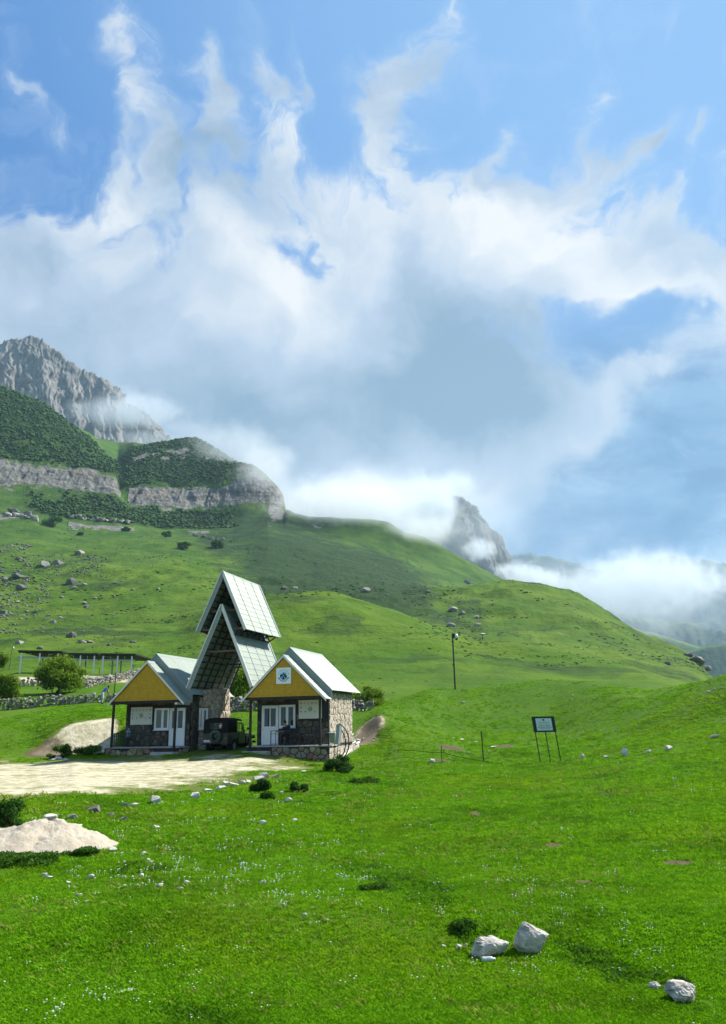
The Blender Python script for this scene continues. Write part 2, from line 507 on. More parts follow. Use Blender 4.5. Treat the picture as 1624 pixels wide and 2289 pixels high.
def ground_at(u, v, rmin=6.0, rmax=1400.0):
    """first point of the land along a line of sight"""
    d = ray(u, v)
    h = math.hypot(d[0], d[1])
    a = math.atan2(d[0], d[1])
    j = int(np.clip(np.searchsorted(AZ, a), 1, len(AZ) - 1))
    rr = np.geomspace(rmin, rmax, 3000)
    zg = np.interp(rr, GR[:, j], GZ[:, j])
    zr = CZ + rr * d[2] / h
    hit = np.nonzero(zr <= zg)[0]
    r = rr[hit[0]] if len(hit) else rmax
    if len(hit) and hit[0] > 0:
        i = hit[0]
        f0, f1 = zr[i - 1] - zg[i - 1], zr[i] - zg[i]
        r = rr[i - 1] + (rr[i] - rr[i - 1]) * f0 / (f0 - f1 + 1e-9)
    x, y = r * math.sin(a), r * math.cos(a)
    return Vector((x, y, ground_z(x, y)))


def in_poly(x, y, poly):
    c = np.zeros(np.shape(x), bool)
    n = len(poly)
    for i in range(n):
        x0, y0 = poly[i]
        x1, y1 = poly[(i + 1) % n]
        cond = ((y0 > y) != (y1 > y))
        with np.errstate(divide='ignore', invalid='ignore'):
            xi = (x1 - x0) * (y - y0) / (y1 - y0 + 1e-12) + x0
        c ^= cond & (x < xi)
    return c


def soft_poly(x, y, pts_uv, wob=1.0, edge=0.8):
    """1 inside the patch of ground seen at these points, ragged edge"""
    P = [ground_at(*p)[:2] for p in pts_uv]
    m = 0
    for k in range(9):
        dx = wob * fbm(x / 2.2 + k * 0.0, y / 2.2, 3, 0.6, 81) + edge * math.cos(k * 2.4) * (k > 0)
        dy = wob * fbm(x / 2.2 + 31.7, y / 2.2, 3, 0.6, 91) + edge * math.sin(k * 2.4) * (k > 0)
        m = m + in_poly(x + dx, y + dy, P) / 9.0
    return m


PLATFORM = [(-420, 1800), (0, 1790), (60, 1792), (200, 1775), (330, 1765), (440, 1752), (520, 1735), (600, 1724), (700, 1714), (724, 1706),
            (640, 1697), (540, 1690), (414, 1690), (250, 1694), (60, 1704), (0, 1703), (-420, 1712)]
BANK = [(60, 1686), (90, 1668), (130, 1650), (140, 1634), (190, 1613), (230, 1606), (262, 1604), (266, 1684), (200, 1684), (130, 1690)]
BANK_DARK = [(40, 1688), (60, 1672), (120, 1652), (146, 1640), (150, 1668), (136, 1692), (70, 1694)]
CUT = [(786, 1640), (815, 1618), (835, 1604), (852, 1598), (858, 1615), (850, 1640), (840, 1660), (812, 1664), (790, 1664)]
TRACK = [(0, 1516), (120, 1512), (280, 1512), (300, 1524), (160, 1530), (60, 1528), (0, 1527)]

EARTH = [(1354, 1777, 15, 7), (1062, 1818, 14, 5), (1240, 1889, 24, 6), (1517, 1928, 36, 6), (1312, 1974, 28, 7), (1100, 2240, 30, 5), (985, 1700, 30, 4), (1010, 1672, 34, 5), (1130, 1668, 26, 4)]


def masks():
    dirt = np.zeros_like(GR)
    sel = (np.abs(np.degrees(AZ))[None, :] < 33) & (GR > 15) & (GR < 130)
    x, y = GX[sel], GY[sel]
    m = np.maximum(soft_poly(x, y, PLATFORM, 2.0, 2.4) * 0.77, soft_poly(x, y, BANK, 0.4, 0.3))
    m = np.maximum(m, soft_poly(x, y, CUT, 0.5, 0.35) * 0.9)
    m = np.maximum(m, soft_poly(x, y, TRACK, 2.0, 2.0) * 0.75)
    dirt[sel] = m
    soil = np.zeros_like(GR)
    spots = 0
    for (u, v, ru, rv) in EARTH:
        c = ground_at(u, v)
        m_ = c.xy.length / PF
        ry = max(0.10, ground_at(u, v - rv).xy.length - c.xy.length)
        spots = np.maximum(spots, np.exp(-(((x - c.x) / (ru * m_)) ** 2 + ((y - c.y) / ry) ** 2) ** 2))
    soil[sel] = np.maximum(np.maximum(soft_poly(x, y, BANK_DARK, 0.5, 0.4) * 0.8, soft_poly(x, y, CUT, 0.5, 0.4) * 0.75), spots)
    # far rock and woodland, by which measured band a point lies in
    k = SEGK - 2.0
    ua = np.degrees(AZ)[None, :]
    n1 = fbm(GX / 45, GY / 45, 5, 0.55, 101)
    n2 = fbm(GX / 14, GZ / 9, 4, 0.55, 111)
    left = np.clip((az_of(640) - ua) / 1.0, 0, 1)
    rock = np.clip(1.30 - np.abs(k - 16.46) * 1.95 + 0.45 * n1 + 0.35 * n2, 0, 1) * np.clip((az_of(646) - ua) / 0.6, 0, 1) * (np.abs(ua - az_of(272)) > 0.25)
    rock = np.maximum(rock, np.clip(1.2 - np.abs(k - 15.85 - 0.15 * n1) * 2.6 + 0.3 * n2, 0, 1) * np.clip((ua - az_of(590)) / 0.6, 0, 1) * np.clip((az_of(640) - ua) / 0.4, 0, 1) * (n2 > -0.2) * 0.8)
    # ledges higher and lower on the mountain
    ledge = np.clip(1.25 - np.abs(k - 17.52 - 0.1 * n1) * 9, 0, 1) * (ua > az_of(272)) * (ua < az_of(560)) * (n2 + 0.25 * n1 > -0.12)
    low = np.clip(1.3 - np.abs(k - 15.13 - 0.09 * n1 - 0.05 * n2) * 8, 0, 1) * (ua > az_of(150)) * (ua < az_of(298)) * (n2 + n1 > -0.45)
    low2 = np.clip(1.2 - np.abs(k - 15.05 - 0.1 * n1) * 8, 0, 1) * (ua > az_of(410)) * (ua < az_of(520)) * (n2 > 0.0)
    low3 = np.clip(1.2 - np.abs(k - 15.2 - 0.12 * n1) * 8, 0, 1) * (ua < az_of(82)) * (n2 > -0.1)
    scree = np.clip(fbm(GX / 30, GY / 60, 5, 0.6, 121) * 2.2 - 0.15, 0, 1) * np.clip(1 - np.abs(k - 15.0) / 1.3, 0, 1) * np.clip((ua - az_of(560)) / 1.5, 0, 1) * np.clip((az_of(800) - ua) / 1.5, 0, 1)
    cap = np.clip((ua - az_of(1535)) / 0.3, 0, 1) * np.clip((az_of(1600) - ua) / 0.3, 0, 1) * np.clip(1.5 - np.abs(k - 12.95) * 3.2, 0, 1) * (n1 + n2 > -0.25)
    rock = np.maximum.reduce([rock, ledge * 0.9, low, low2 * 0.8, low3 * 0.9, scree * 0.7, cap * 0.9])
    wood = np.zeros_like(GR)
    n3 = fbm(GX / 30, GY / 30, 4, 0.6, 131)
    up = np.clip((k - 16.93) * 16, 0, 1) * np.clip((18.25 - k) * 6, 0, 1)
    wood = np.maximum(wood, up * np.clip(1.15 + 1.1 * n3, 0, 1) * np.clip((az_of(600) - ua) / 1.5, 0, 1))
    lowwood = np.clip((k - 15.28) * 8, 0, 1) * np.clip((16.1 - k) * 8, 0, 1)
    wood = np.maximum(wood, lowwood * np.clip(1.0 + 1.4 * n3, 0, 1) * np.clip((ua - az_of(40)) / 1.2, 0, 1) * np.clip((az_of(545) - ua) / 1.4, 0, 1))
    wood *= (1 - np.clip(rock * 1.3, 0, 1))
    # cloud shadow painted as dark growth behind the first green hill; cattle-worn dark banks
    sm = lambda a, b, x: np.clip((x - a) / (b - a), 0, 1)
    scrub_shade = sm(12.0, 12.4, k) * sm(15.6, 14.2, k) * sm(az_of(420), az_of(640), ua) * sm(az_of(1060), az_of(860), ua) * 0.95
    scrub_shade = np.maximum(scrub_shade, sm(13.2, 14.2, k) * sm(16.3, 15.8, k) * sm(az_of(330), az_of(480), ua) * sm(az_of(860), az_of(700), ua) * 0.6)
    scrub_shade = np.maximum(scrub_shade, sm(11.0, 11.6, k) * sm(13.0, 12.4, k) * sm(az_of(940), az_of(990), ua) * sm(az_of(1120), az_of(1060), ua) * 0.5)
    scrub_shade = np.maximum(scrub_shade, 0.42 * (fbm(GX / 40, GY / 22, 5, 0.6, 141) > 0.12) * sm(90, 130, GR) * sm(600, 500, GR))
    far = sm(80, 190, GR)
    return dirt, soil, np.clip(rock, 0, 1), np.clip(wood, 0, 1), scrub_shade, far


DIRT, SOIL, ROCK, WOOD, SCRUB_SHADE, FAR = masks()


def grid_mesh(name, X, Y, Z, wrap=False):
    n, m = X.shape
    v = np.stack([X, Y, Z], -1).reshape(-1, 3)
    i = np.arange((n - 1) * m).reshape(n - 1, m)
    a = i if wrap else i[:, :-1]
    b = np.roll(i, -1, 1) if wrap else i[:, 1:]
    q = np.stack([a, b, b + m, a + m], -1).reshape(-1, 4)
    me = bpy.data.meshes.new(name)
    me.vertices.add(len(v)); me.vertices.foreach_set('co', v.astype(np.float32).ravel())
    me.loops.add(q.size); me.loops.foreach_set('vertex_index', q.astype(np.int32).ravel())
    me.polygons.add(len(q))
    me.polygons.foreach_set('loop_start', np.arange(0, q.size, 4, dtype=np.int32))
    me.polygons.foreach_set('loop_total', np.full(len(q), 4, dtype=np.int32))
    me.polygons.foreach_set('use_smooth', np.ones(len(q), bool))
    me.update()
    return me


def set_attr(me, name, vals):
    at = me.attributes.new(name, 'FLOAT', 'POINT')
    at.data.foreach_set('value', np.asarray(vals, np.float32).ravel())


def new_mat(name, rough=0.9, spec=0.2):
    m = bpy.data.materials.new(name)
    m.use_nodes = True
    nt = m.node_tree
    b = nt.nodes['Principled BSDF']
    b.inputs['Roughness'].default_value = rough
    b.inputs['Specular IOR Level'].default_value = spec
    return m, nt, b


def attr(nt, name):
    n = nt.nodes.new('ShaderNodeAttribute')
    n.attribute_name = name
    return S(nt, n.outputs['Fac'])


def geo_pos(nt):
    return nt.nodes.new('ShaderNodeNewGeometry').outputs['Position']


def bump(nt, b, h, strength, dist):
    n = nt.nodes.new('ShaderNodeBump')
    n.inputs['Strength'].default_value = strength
    n.inputs['Distance'].default_value = dist
    nt.links.new(h.k, n.inputs['Height'])
    nt.links.new(n.outputs[0], b.inputs['Normal'])


def land_material():
    m, nt, b = new_mat('land', 0.95, 0.08)
    p = geo_pos(nt)
    dirt, soil, rock, wood = (attr(nt, a) for a in ('dirt', 'soil', 'rock', 'wood'))
    n_s = noise(nt, p, 9.0, 5, 0.65)
    n_m = noise(nt, p, 0.9, 5, 0.6)
    n_l = noise(nt, p, 0.055, 5, 0.55)
    n_x = noise(nt, p, 0.012, 5, 0.6)
    g = mixc(nt, n_m.step(0.3, 0.72), (0.030, 0.088, 0.002), (0.056, 0.132, 0.004))
    g = mixc(nt, n_s.step(0.35, 0.75) * 0.5, g, (0.078, 0.158, 0.007))
    g = mixc(nt, n_l.step(0.42, 0.68) * 0.65, g, (0.088, 0.155, 0.010))
    g = mixc(nt, n_x.step(0.45, 0.70) * 0.5, g, (0.032, 0.072, 0.012))
    terr = noise(nt, vscale(nt, p, (0.35, 0.35, 1.6)), 0.55, 6, 0.62, 0.6)
    g = mixc(nt, terr.step(0.54, 0.70) * 0.55 * attr(nt, 'far'), g, (0.020, 0.058, 0.006))
    g = mixc(nt, terr.step(0.46, 0.34) * 0.45 * attr(nt, 'far'), g, (0.105, 0.160, 0.016))
    far = attr(nt, 'far')
    g = mixc(nt, far * 0.55, g, mixc(nt, n_l.step(0.35, 0.65), (0.052, 0.105, 0.010), (0.100, 0.155, 0.016)))
    sp = nt.nodes.new('ShaderNodeSeparateXYZ')
    nt.links.new(p, sp.inputs[0])
    zz = S(nt, sp.outputs['Z'])
    trk = ((zz + (n_l - 0.5) * 9.0 + (noise(nt, p, 0.16, 4, 0.6) - 0.5) * 2.6) * 3.3).f('SINE')
    tm = trk.step(0.72, 0.98) * noise(nt, p, 0.03, 5, 0.6).step(0.46, 0.60) * far
    g = mixc(nt, tm * 0.65, g, (0.022, 0.050, 0.008))        # narrow cattle tracks along the contours
    up = attr(nt, 'upper')
    g = mixc(nt, up * 0.55, g, mixc(nt, n_l.step(0.35, 0.65), (0.020, 0.062, 0.016), (0.045, 0.100, 0.020)))
    scrub_shade = attr(nt, 'scrub_shade')  # cloud shadow carried in the slope's colour, beside dark growth
    g = mixc(nt, (scrub_shade + (noise(nt, p, 0.05, 6, 0.65) - 0.5) * 1.1).step(0.25, 0.65) * 0.92, g, mixc(nt, noise(nt, p, 0.35, 5, 0.65).step(0.3, 0.7), (0.009, 0.028, 0.012), (0.026, 0.055, 0.016)))
    w = mixc(nt, noise(nt, p, 0.3, 4, 0.6).step(0.3, 0.7), (0.012, 0.034, 0.008), (0.026, 0.060, 0.012))
    g = mixc(nt, wood, g, w)
    st = vscale(nt, p, (0.22, 0.22, 0.04))
    sb = vscale(nt, p, (0.03, 0.03, 0.5))
    rk = mixc(nt, (noise(nt, st, 1.0, 8, 0.68, 0.4) * 0.65 + noise(nt, sb, 1.0, 7, 0.66, 0.4) * 0.35).step(0.34, 0.66), (0.065, 0.068, 0.068), (0.25, 0.24, 0.22))
    rk = mixc(nt, noise(nt, p, 0.03, 4, 0.6).step(0.55, 0.75) * 0.5, rk, (0.26, 0.20, 0.14))
    edge_r = (rock + (noise(nt, p, 0.12, 6, 0.65) - 0.5) * 0.9).step(0.38, 0.58)
    g = mixc(nt, edge_r, g, rk)
    dn = noise(nt, p, 0.55, 6, 0.68)
    ps = vscale(nt, p, (0.35, 1.0, 1.0))
    dn2 = noise(nt, ps, 1.3, 6, 0.7)
    e = (dirt + (dn - 0.5) * 0.9 + (dn2 - 0.5) * 0.9 + (n_s - 0.5) * 0.3).step(0.36, 0.80)
    dcol = mixc(nt, noise(nt, p, 2.2, 6, 0.65).step(0.3, 0.7), (0.31, 0.285, 0.17), (0.55, 0.51, 0.385))
    g = mixc(nt, (dirt + (dn - 0.5) * 0.7).step(0.02, 0.34) * 0.75, g, mixc(nt, n_s, (0.085, 0.105, 0.022), (0.165, 0.165, 0.055)))
    g = mixc(nt, e, g, dcol)
    e2 = (soil + (n_m - 0.5) * 0.9).step(0.3, 0.7)
    g = mixc(nt, e2 * 0.85, g, mixc(nt, n_s, (0.045, 0.033, 0.020), (0.145, 0.108, 0.07)))
    nt.links.new(g, b.inputs['Base Color'])
    h = n_s * 0.06 + n_m * 0.12 + noise(nt, p, 0.2, 6, 0.7) * (rock * 4.0 + wood * 3.0 + 0.35) + noise(nt, p, 0.10, 7, 0.66) * far * 2.6
    bump(nt, b, h, 0.7, 1.0)
    return m


LAND = land_material()
me = grid_mesh('terrain', GX, GY, GZ)
set_attr(me, 'dirt', DIRT); set_attr(me, 'soil', SOIL); set_attr(me, 'rock', ROCK); set_attr(me, 'wood', WOOD); set_attr(me, 'scrub_shade', SCRUB_SHADE); set_attr(me, 'far', FAR)
set_attr(me, 'upper', np.clip((GR - 400) / 220, 0, 1))      # darker green towards the far slopes
me.materials.append(LAND)
terrain = bpy.data.objects.new('terrain', me)
COL.objects.link(terrain)
terrain['kind'] = 'structure'

# ------------------------------------------------------------------ far mountains
def rock_material(name, lo, hi, green=0.0, warm=0.35, scale=0.02):
    m, nt, b = new_mat(name, 0.95, 0.05)
    p = geo_pos(nt)
    st = vscale(nt, p, (1.0, 1.0, 0.22))
    bd = vscale(nt, p, (0.12, 0.12, 1.6))
    a = noise(nt, st, scale * 2.4, 10, 0.70, 0.4) * 0.62 + noise(nt, bd, scale * 2.2, 8, 0.66, 0.5) * 0.38
    c = mixc(nt, a.step(0.32, 0.70), lo, hi)
    c = mixc(nt, noise(nt, p, scale * 0.35, 5, 0.6).step(0.5, 0.72) * warm, c, (0.27, 0.19, 0.125))
    n = nt.nodes.new('ShaderNodeNewGeometry')
    up = dot(nt, n.outputs['Normal'], (0, 0, 1))
    gmask = (up + (noise(nt, p, scale * 1.2, 5, 0.6) - 0.5) * 0.9).step(0.62, 0.85) * green + attr(nt, 'green')
    c = mixc(nt, gmask.clamp(), c, mixc(nt, noise(nt, p, scale, 5, 0.6).step(0.35, 0.7), (0.035, 0.075, 0.016), (0.085, 0.135, 0.025)))
    nt.links.new(c, b.inputs['Base Color'])
    bump(nt, b, a * 1.0, 0.8, 0.25 / scale * 0.5)
    return m


def mountain(name, crest, rng_m, front, back, base_z, mat, rough, cliff=0.5, seed=0, ncol=260, nrow=110, green_fn=None):
    P = []
    for q in crest:
        a, t = az_tan(q[0], q[1])
        r = q[2] if len(q) > 2 else rng_m
        P.append((a, CZ + r * t, r))
    P = np.array(sorted(P))
    a = np.linspace(P[0, 0], P[-1, 0], ncol)
    zc = np.interp(a, P[:, 0], P[:, 1])
    rc = np.interp(a, P[:, 0], P[:, 2])
    s = np.concatenate([np.linspace(0, 1, nrow), 1 + np.linspace(0, 1, nrow // 3)[1:]])
    A = a[None, :] + 0 * s[:, None]
    front_r = rc[None, :] - front * (1 - s[:, None])
    R = np.where(s[:, None] <= 1, front_r, rc[None, :] + back * (s[:, None] - 1))
    prof = np.where(s <= 1, (1 - cliff) * np.clip(s, 0, 1) ** 1.2 + cliff * np.clip((s - 0.45) / 0.55, 0, 1) ** 0.85, 1 - np.clip(s - 1, 0, 1) ** 0.8)
    Z = base_z + (zc[None, :] - base_z) * prof[:, None]
    X, Y = R * np.sin(A), R * np.cos(A)
    env = np.clip(prof, 0, 1)[:, None]
    q = ridged(X / (rough * 6) + seed, (Y + Z * 0.6) / (rough * 6), 6, 0.58, 200 + seed) - 0.62
    q2 = ridged((X + Y * 0.3) / (rough * 2.2), Z / (rough * 5.0), 5, 0.6, 230 + seed) - 0.6
    top = np.exp(-((s[:, None] - 1) / 0.08) ** 2)
    cou = ridged(A * rc.mean() / (rough * 2.4) + Z / (rough * 14), 0.15 * Z / (rough * 3) + seed, 5, 0.6, 240 + seed) - 0.6
    Z = Z + rough * (2.2 * q) * env * (1 - 0.75 * top)
    k = (rough * 2.2 * q2 + rough * 2.4 * cou) * env * (1 - 0.8 * top)
    k = k + rough * 1.1 * (ridged((X + Y * 0.3) / (rough * 0.8), Z / (rough * 2.0), 4, 0.6, 250 + seed) - 0.6) * env * (1 - 0.6 * top)
    X = X + k * np.sin(A) + rough * 0.6 * (fbm(Y / rough, Z / rough, 3, 0.5, 260 + seed)) * env
    Y = Y + k * np.cos(A)
    Z = Z + rough * 0.40 * fbm(A * 900 * 10 / rough, 0 * A + seed, 5, 0.6, 280 + seed) * top
    me = grid_mesh(name, X, Y, Z)
    g = np.zeros_like(X) if green_fn is None else green_fn(np.degrees(A), s[:, None] + 0 * A, X, Y, Z)
    set_attr(me, 'green', g)
    me.materials.append(mat)
    o = bpy.data.objects.new(name, me)
    COL.objects.link(o)
    o['kind'] = 'structure'
    return o


GREY_ROCK = rock_material('grey_rock', (0.085, 0.084, 0.086), (0.25, 0.24, 0.23), 0.25, 0.45, 0.016)
BLUE_ROCK = rock_material('slope_rock', (0.06, 0.062, 0.065), (0.19, 0.185, 0.18), 0.9, 0.15, 0.008)
FAR_HAZED_GREEN = rock_material('far_hazed_pasture', (0.030, 0.045, 0.045), (0.06, 0.08, 0.07), 0.45, 0.0, 0.006)  # blue of distance haze put into the slopes' grey and green
FAR_SMOOTH = rock_material('far_meadow', (0.03, 0.05, 0.03), (0.05, 0.08, 0.045), 1.0, 0.0, 0.004)
mountain('rocky_mountain', [(-420, 800), (-200, 700), (-80, 730), (0, 768), (18, 760), (33, 756), (48, 757), (62, 752), (84, 753), (103, 762), (120, 780), (136, 791), (150, 806), (161, 809), (184, 822), (207, 832),
         (226, 842), (244, 853), (262, 868), (276, 880), (285, 893), (286, 905), (303, 908), (318, 913), (335, 926), (380, 985), (480, 1080)], 1900, 420, 500, 250, GREY_ROCK, 20, 0.75, 1, 520, 220,
         green_fn=lambda A, s, X, Y, Z: np.clip((0.50 - s) * 5 + 0.8 * fbm(X / 60, Y / 60, 4, 0.6, 300), 0, 1))
mountain('misty_peak', [(840, 1300), (900, 1230), (950, 1165), (990, 1120), (1008, 1104), (1022, 1103), (1044, 1114), (1064, 1137), (1084, 1154), (1098, 1176), (1110, 1196), (1122, 1210), (1130, 1222), (1140, 1245), (1160, 1278),
         (1200, 1318), (1290, 1375), (1400, 1420)], 2100, 520, 500, -60, BLUE_ROCK, 30, 0.62, 5)
mountain('far_range', [(1060, 1300), (1110, 1255), (1143, 1240), (1189, 1239), (1215, 1243), (1241, 1249), (1267, 1256), (1330, 1275), (1420, 1262), (1458, 1253), (1497, 1243), (1540, 1250), (1624, 1258), (1750, 1240), (1900, 1270), (2100, 1330)], 5200, 1300, 900, -120, FAR_HAZED_GREEN, 60, 0.3, 9, 200, 60)
mountain('far_ridge', [(1120, 1420), (1230, 1345), (1290, 1340), (1340, 1354), (1400, 1366), (1470, 1384), (1540, 1396), (1624, 1408), (1750, 1405), (1900, 1420), (2100, 1440)], 3300, 900, 600, -160, FAR_HAZED_GREEN, 36, 0.25, 13, 200, 60)
mountain('far_hill', [(1180, 1440), (1260, 1402), (1330, 1393), (1400, 1400), (1460, 1414), (1520, 1432), (1580, 1452), (1680, 1490), (1800, 1540), (2000, 1600)], 2500, 600, 300, -190, FAR_SMOOTH, 7, 0.2, 17, 160, 50)
mountain('far_knoll', [(1440, 1530), (1500, 1475), (1550, 1452), (1590, 1442), (1624, 1439), (1700, 1436), (1800, 1455), (1950, 1500), (2050, 1560)], 2060, 430, 250, -160, FAR_SMOOTH, 4, 0.2, 19, 160, 50)


# ------------------------------------------------------------------ air and low cloud
def box_mesh(name, lo, hi):
    bm = bmesh.new()
    bmesh.ops.create_cube(bm, size=1.0)
    for v in bm.verts:
        v.co = Vector([lo[i] if v.co[i] < 0 else hi[i] for i in range(3)])
    me = bpy.data.meshes.new(name)
    bm.to_mesh(me); bm.free()
    return me


HAZE_DENSITY = 0.00008


def build_haze():
    m = bpy.data.materials.new('haze')
    m.use_nodes = True
    nt = m.node_tree
    nt.nodes.clear()
    out = nt.nodes.new('ShaderNodeOutputMaterial')
    v = nt.nodes.new('ShaderNodeVolumePrincipled')
    v.inputs['Color'].default_value = (0.52, 0.77, 1.0, 1)
    v.inputs['Density'].default_value = HAZE_DENSITY
    v.inputs['Anisotropy'].default_value = 0.2
    nt.links.new(v.outputs[0], out.inputs['Volume'])
    allv = [np.array(o.bound_box) for o in COL.objects if o.type == 'MESH']
    lo = np.min([a.min(0) for a in allv], 0)
    hi = np.max([a.max(0) for a in allv], 0)
    me = box_mesh('haze', (lo[0] - 40, lo[1] - 40, lo[2] - 1.0), (hi[0] + 40, hi[1] + 40, hi[2] + 40))
    me.materials.append(m)
    o = bpy.data.objects.new('haze', me)
    COL.objects.link(o)
    o['kind'] = 'stuff'


def cloud_bank(puffs, density, scale, seed, ragged=1.0):
    """one body of low cloud: a lumpy closed shell holding a ragged, uneven volume. puffs: (x, y, z, rx, ry, rz)"""
    bm = bmesh.new()
    for (x, y, z, rx, ry, rz) in puffs:
        g = bmesh.ops.create_icosphere(bm, subdivisions=3, radius=1.0)
        for w in g['verts']:
            w.co = Vector((x + w.co.x * rx, y + w.co.y * ry, z + w.co.z * rz))
    me = bpy.data.meshes.new('cloud')
    bm.to_mesh(me); bm.free()
    return me


def at_range(u, v, r):
    a, t = az_tan(u, v)
    return Vector((r * math.sin(a), r * math.cos(a), CZ + r * t))


def mist(u, v, r, hw, hh, depth, density, seed, lo=0.40, hi=0.62, nscale=2.2, tilt=0.0, core=1.0, white=(0.76, 0.82, 0.885)):
    """a bank of low cloud at a measured range: an ellipsoid shell round an uneven volume that thins to nothing at the shell.
    hw, hh: half width and height in photograph pixels at that range; depth: half depth in metres"""
    c = at_range(u, v, r)
    k = r / PF
    bm = bmesh.new()
    bmesh.ops.create_icosphere(bm, subdivisions=3, radius=1.0)
    me = bpy.data.meshes.new('low_cloud')
    bm.to_mesh(me); bm.free()
    o = bpy.data.objects.new('low_cloud', me)
    COL.objects.link(o)
    o.location = c
    o.rotation_euler = (0, math.radians(tilt), -math.atan2(c.x, c.y))
    o.scale = (hw * k, depth, hh * k)
    m = bpy.data.materials.new('low_cloud')
    m.use_nodes = True
    nt = m.node_tree
    nt.nodes.clear()
    out = nt.nodes.new('ShaderNodeOutputMaterial')
    vol = nt.nodes.new('ShaderNodeVolumePrincipled')
    vol.inputs['Color'].default_value = (*white, 1)
    vol.inputs['Anisotropy'].default_value = 0.35
    tc = nt.nodes.new('ShaderNodeTexCoord')
    p = tc.outputs['Object']
    ln = nt.nodes.new('ShaderNodeVectorMath'); ln.operation = 'LENGTH'
    nt.links.new(p, ln.inputs[0])
    rad = S(nt, ln.outputs['Value'])
    off = nt.nodes.new('ShaderNodeVectorMath'); off.operation = 'ADD'
    nt.links.new(vscale(nt, p, (hw / 100.0, depth * PF / r / 100.0, hh / 100.0)), off.inputs[0])
    off.inputs[1].default_value = (seed * 3.1, seed * 1.7, seed * 0.9)
    n = noise(nt, off.outputs[0], nscale, 4, 0.6, 0.3)
    body = rad.step(1.0, 0.15) * core
    d = (body * 0.62 + (n - 0.5) * 1.1 * rad.step(1.0, 0.85) - 0.02).step(lo - 0.35, hi + 0.05) * rad.step(1.0, 0.8)
    nt.links.new((d * density).k, vol.inputs['Density'])
    nt.links.new(vol.outputs[0], out.inputs['Volume'])
    me.materials.append(m)
    o['kind'] = 'stuff'
    return o


THIN = (0.86, 0.895, 0.93)
# the bank that lies on the mountain's shoulder, its tongue before the peak, scraps below it
mist(850, 1105, 1400, 320, 95, 150, 0.0045, 1)
mist(530, 1005, 850, 160, 85, 70, 0.012, 2, white=(0.80, 0.85, 0.90))
mist(440, 965, 950, 110, 40, 50, 0.008, 9, white=(0.85, 0.89, 0.93))
mist(700, 1110, 900, 150, 62, 70, 0.006, 8)
mist(790, 1128, 722, 260, 88, 60, 0.032, 14, lo=0.32, hi=0.66, nscale=3.2, white=THIN)
mist(595, 1045, 752, 110, 80, 44, 0.022, 17, hi=0.68, white=THIN)
mist(940, 1186, 712, 140, 58, 56, 0.024, 19, hi=0.68, white=THIN)
mist(318, 915, 1420, 140, 66, 60, 0.018, 18)
mist(600, 1060, 800, 70, 50, 34, 0.010, 15)
mist(955, 1130, 1620, 105, 100, 110, 0.032, 3)
mist(1020, 1085, 1700, 70, 45, 70, 0.014, 13)
mist(930, 1190, 1560, 110, 60, 90, 0.006, 10)
mist(255, 925, 1450, 140, 46, 60, 0.016, 4)
mist(330, 985, 1380, 130, 30, 60, 0.010, 11)
mist(1075, 1228, 1500, 58, 38, 50, 0.050, 5, nscale=4.5, core=0.8)
mist(1190, 1290, 1500, 130, 42, 70, 0.042, 6, nscale=3.8, tilt=14, core=0.85)
mist(1440, 1305, 2450, 270, 100, 200, 0.018, 7, nscale=3.0, core=0.82)
mist(1360, 1340, 1750, 430, 170, 160, 0.0036, 12, nscale=1.2)
mist(1070, 1190, 1630, 190, 140, 90, 0.0040, 16, nscale=1.2)
build_haze()

# ------------------------------------------------------------------ mesh builder
def empty(name, loc=(0, 0, 0), rz=0.0, label=None, cat=None, group=None):
    o = bpy.data.objects.new(name, None)
    o.empty_display_size = 0.3
    COL.objects.link(o)
    o.location = loc
    o.rotation_euler = (0, 0, rz)
    tag(o, label, cat, group)
    return o


def tag(o, label=None, cat=None, group=None, kind=None):
    for k, x in (('label', label), ('category', cat), ('group', group), ('kind', kind)):
        if x:
            o[k] = x
    return o


def put(name, me, parent=None, loc=None, rot=None, scale=None):
    o = bpy.data.objects.new(name, me)
    COL.objects.link(o)
    if parent is not None:
        o.parent = parent
    if loc is not None:
        o.location = loc
    if rot is not None:
        o.rotation_euler = rot
    if scale is not None:
        o.scale = scale if hasattr(scale, '__len__') else (scale,) * 3
    return o


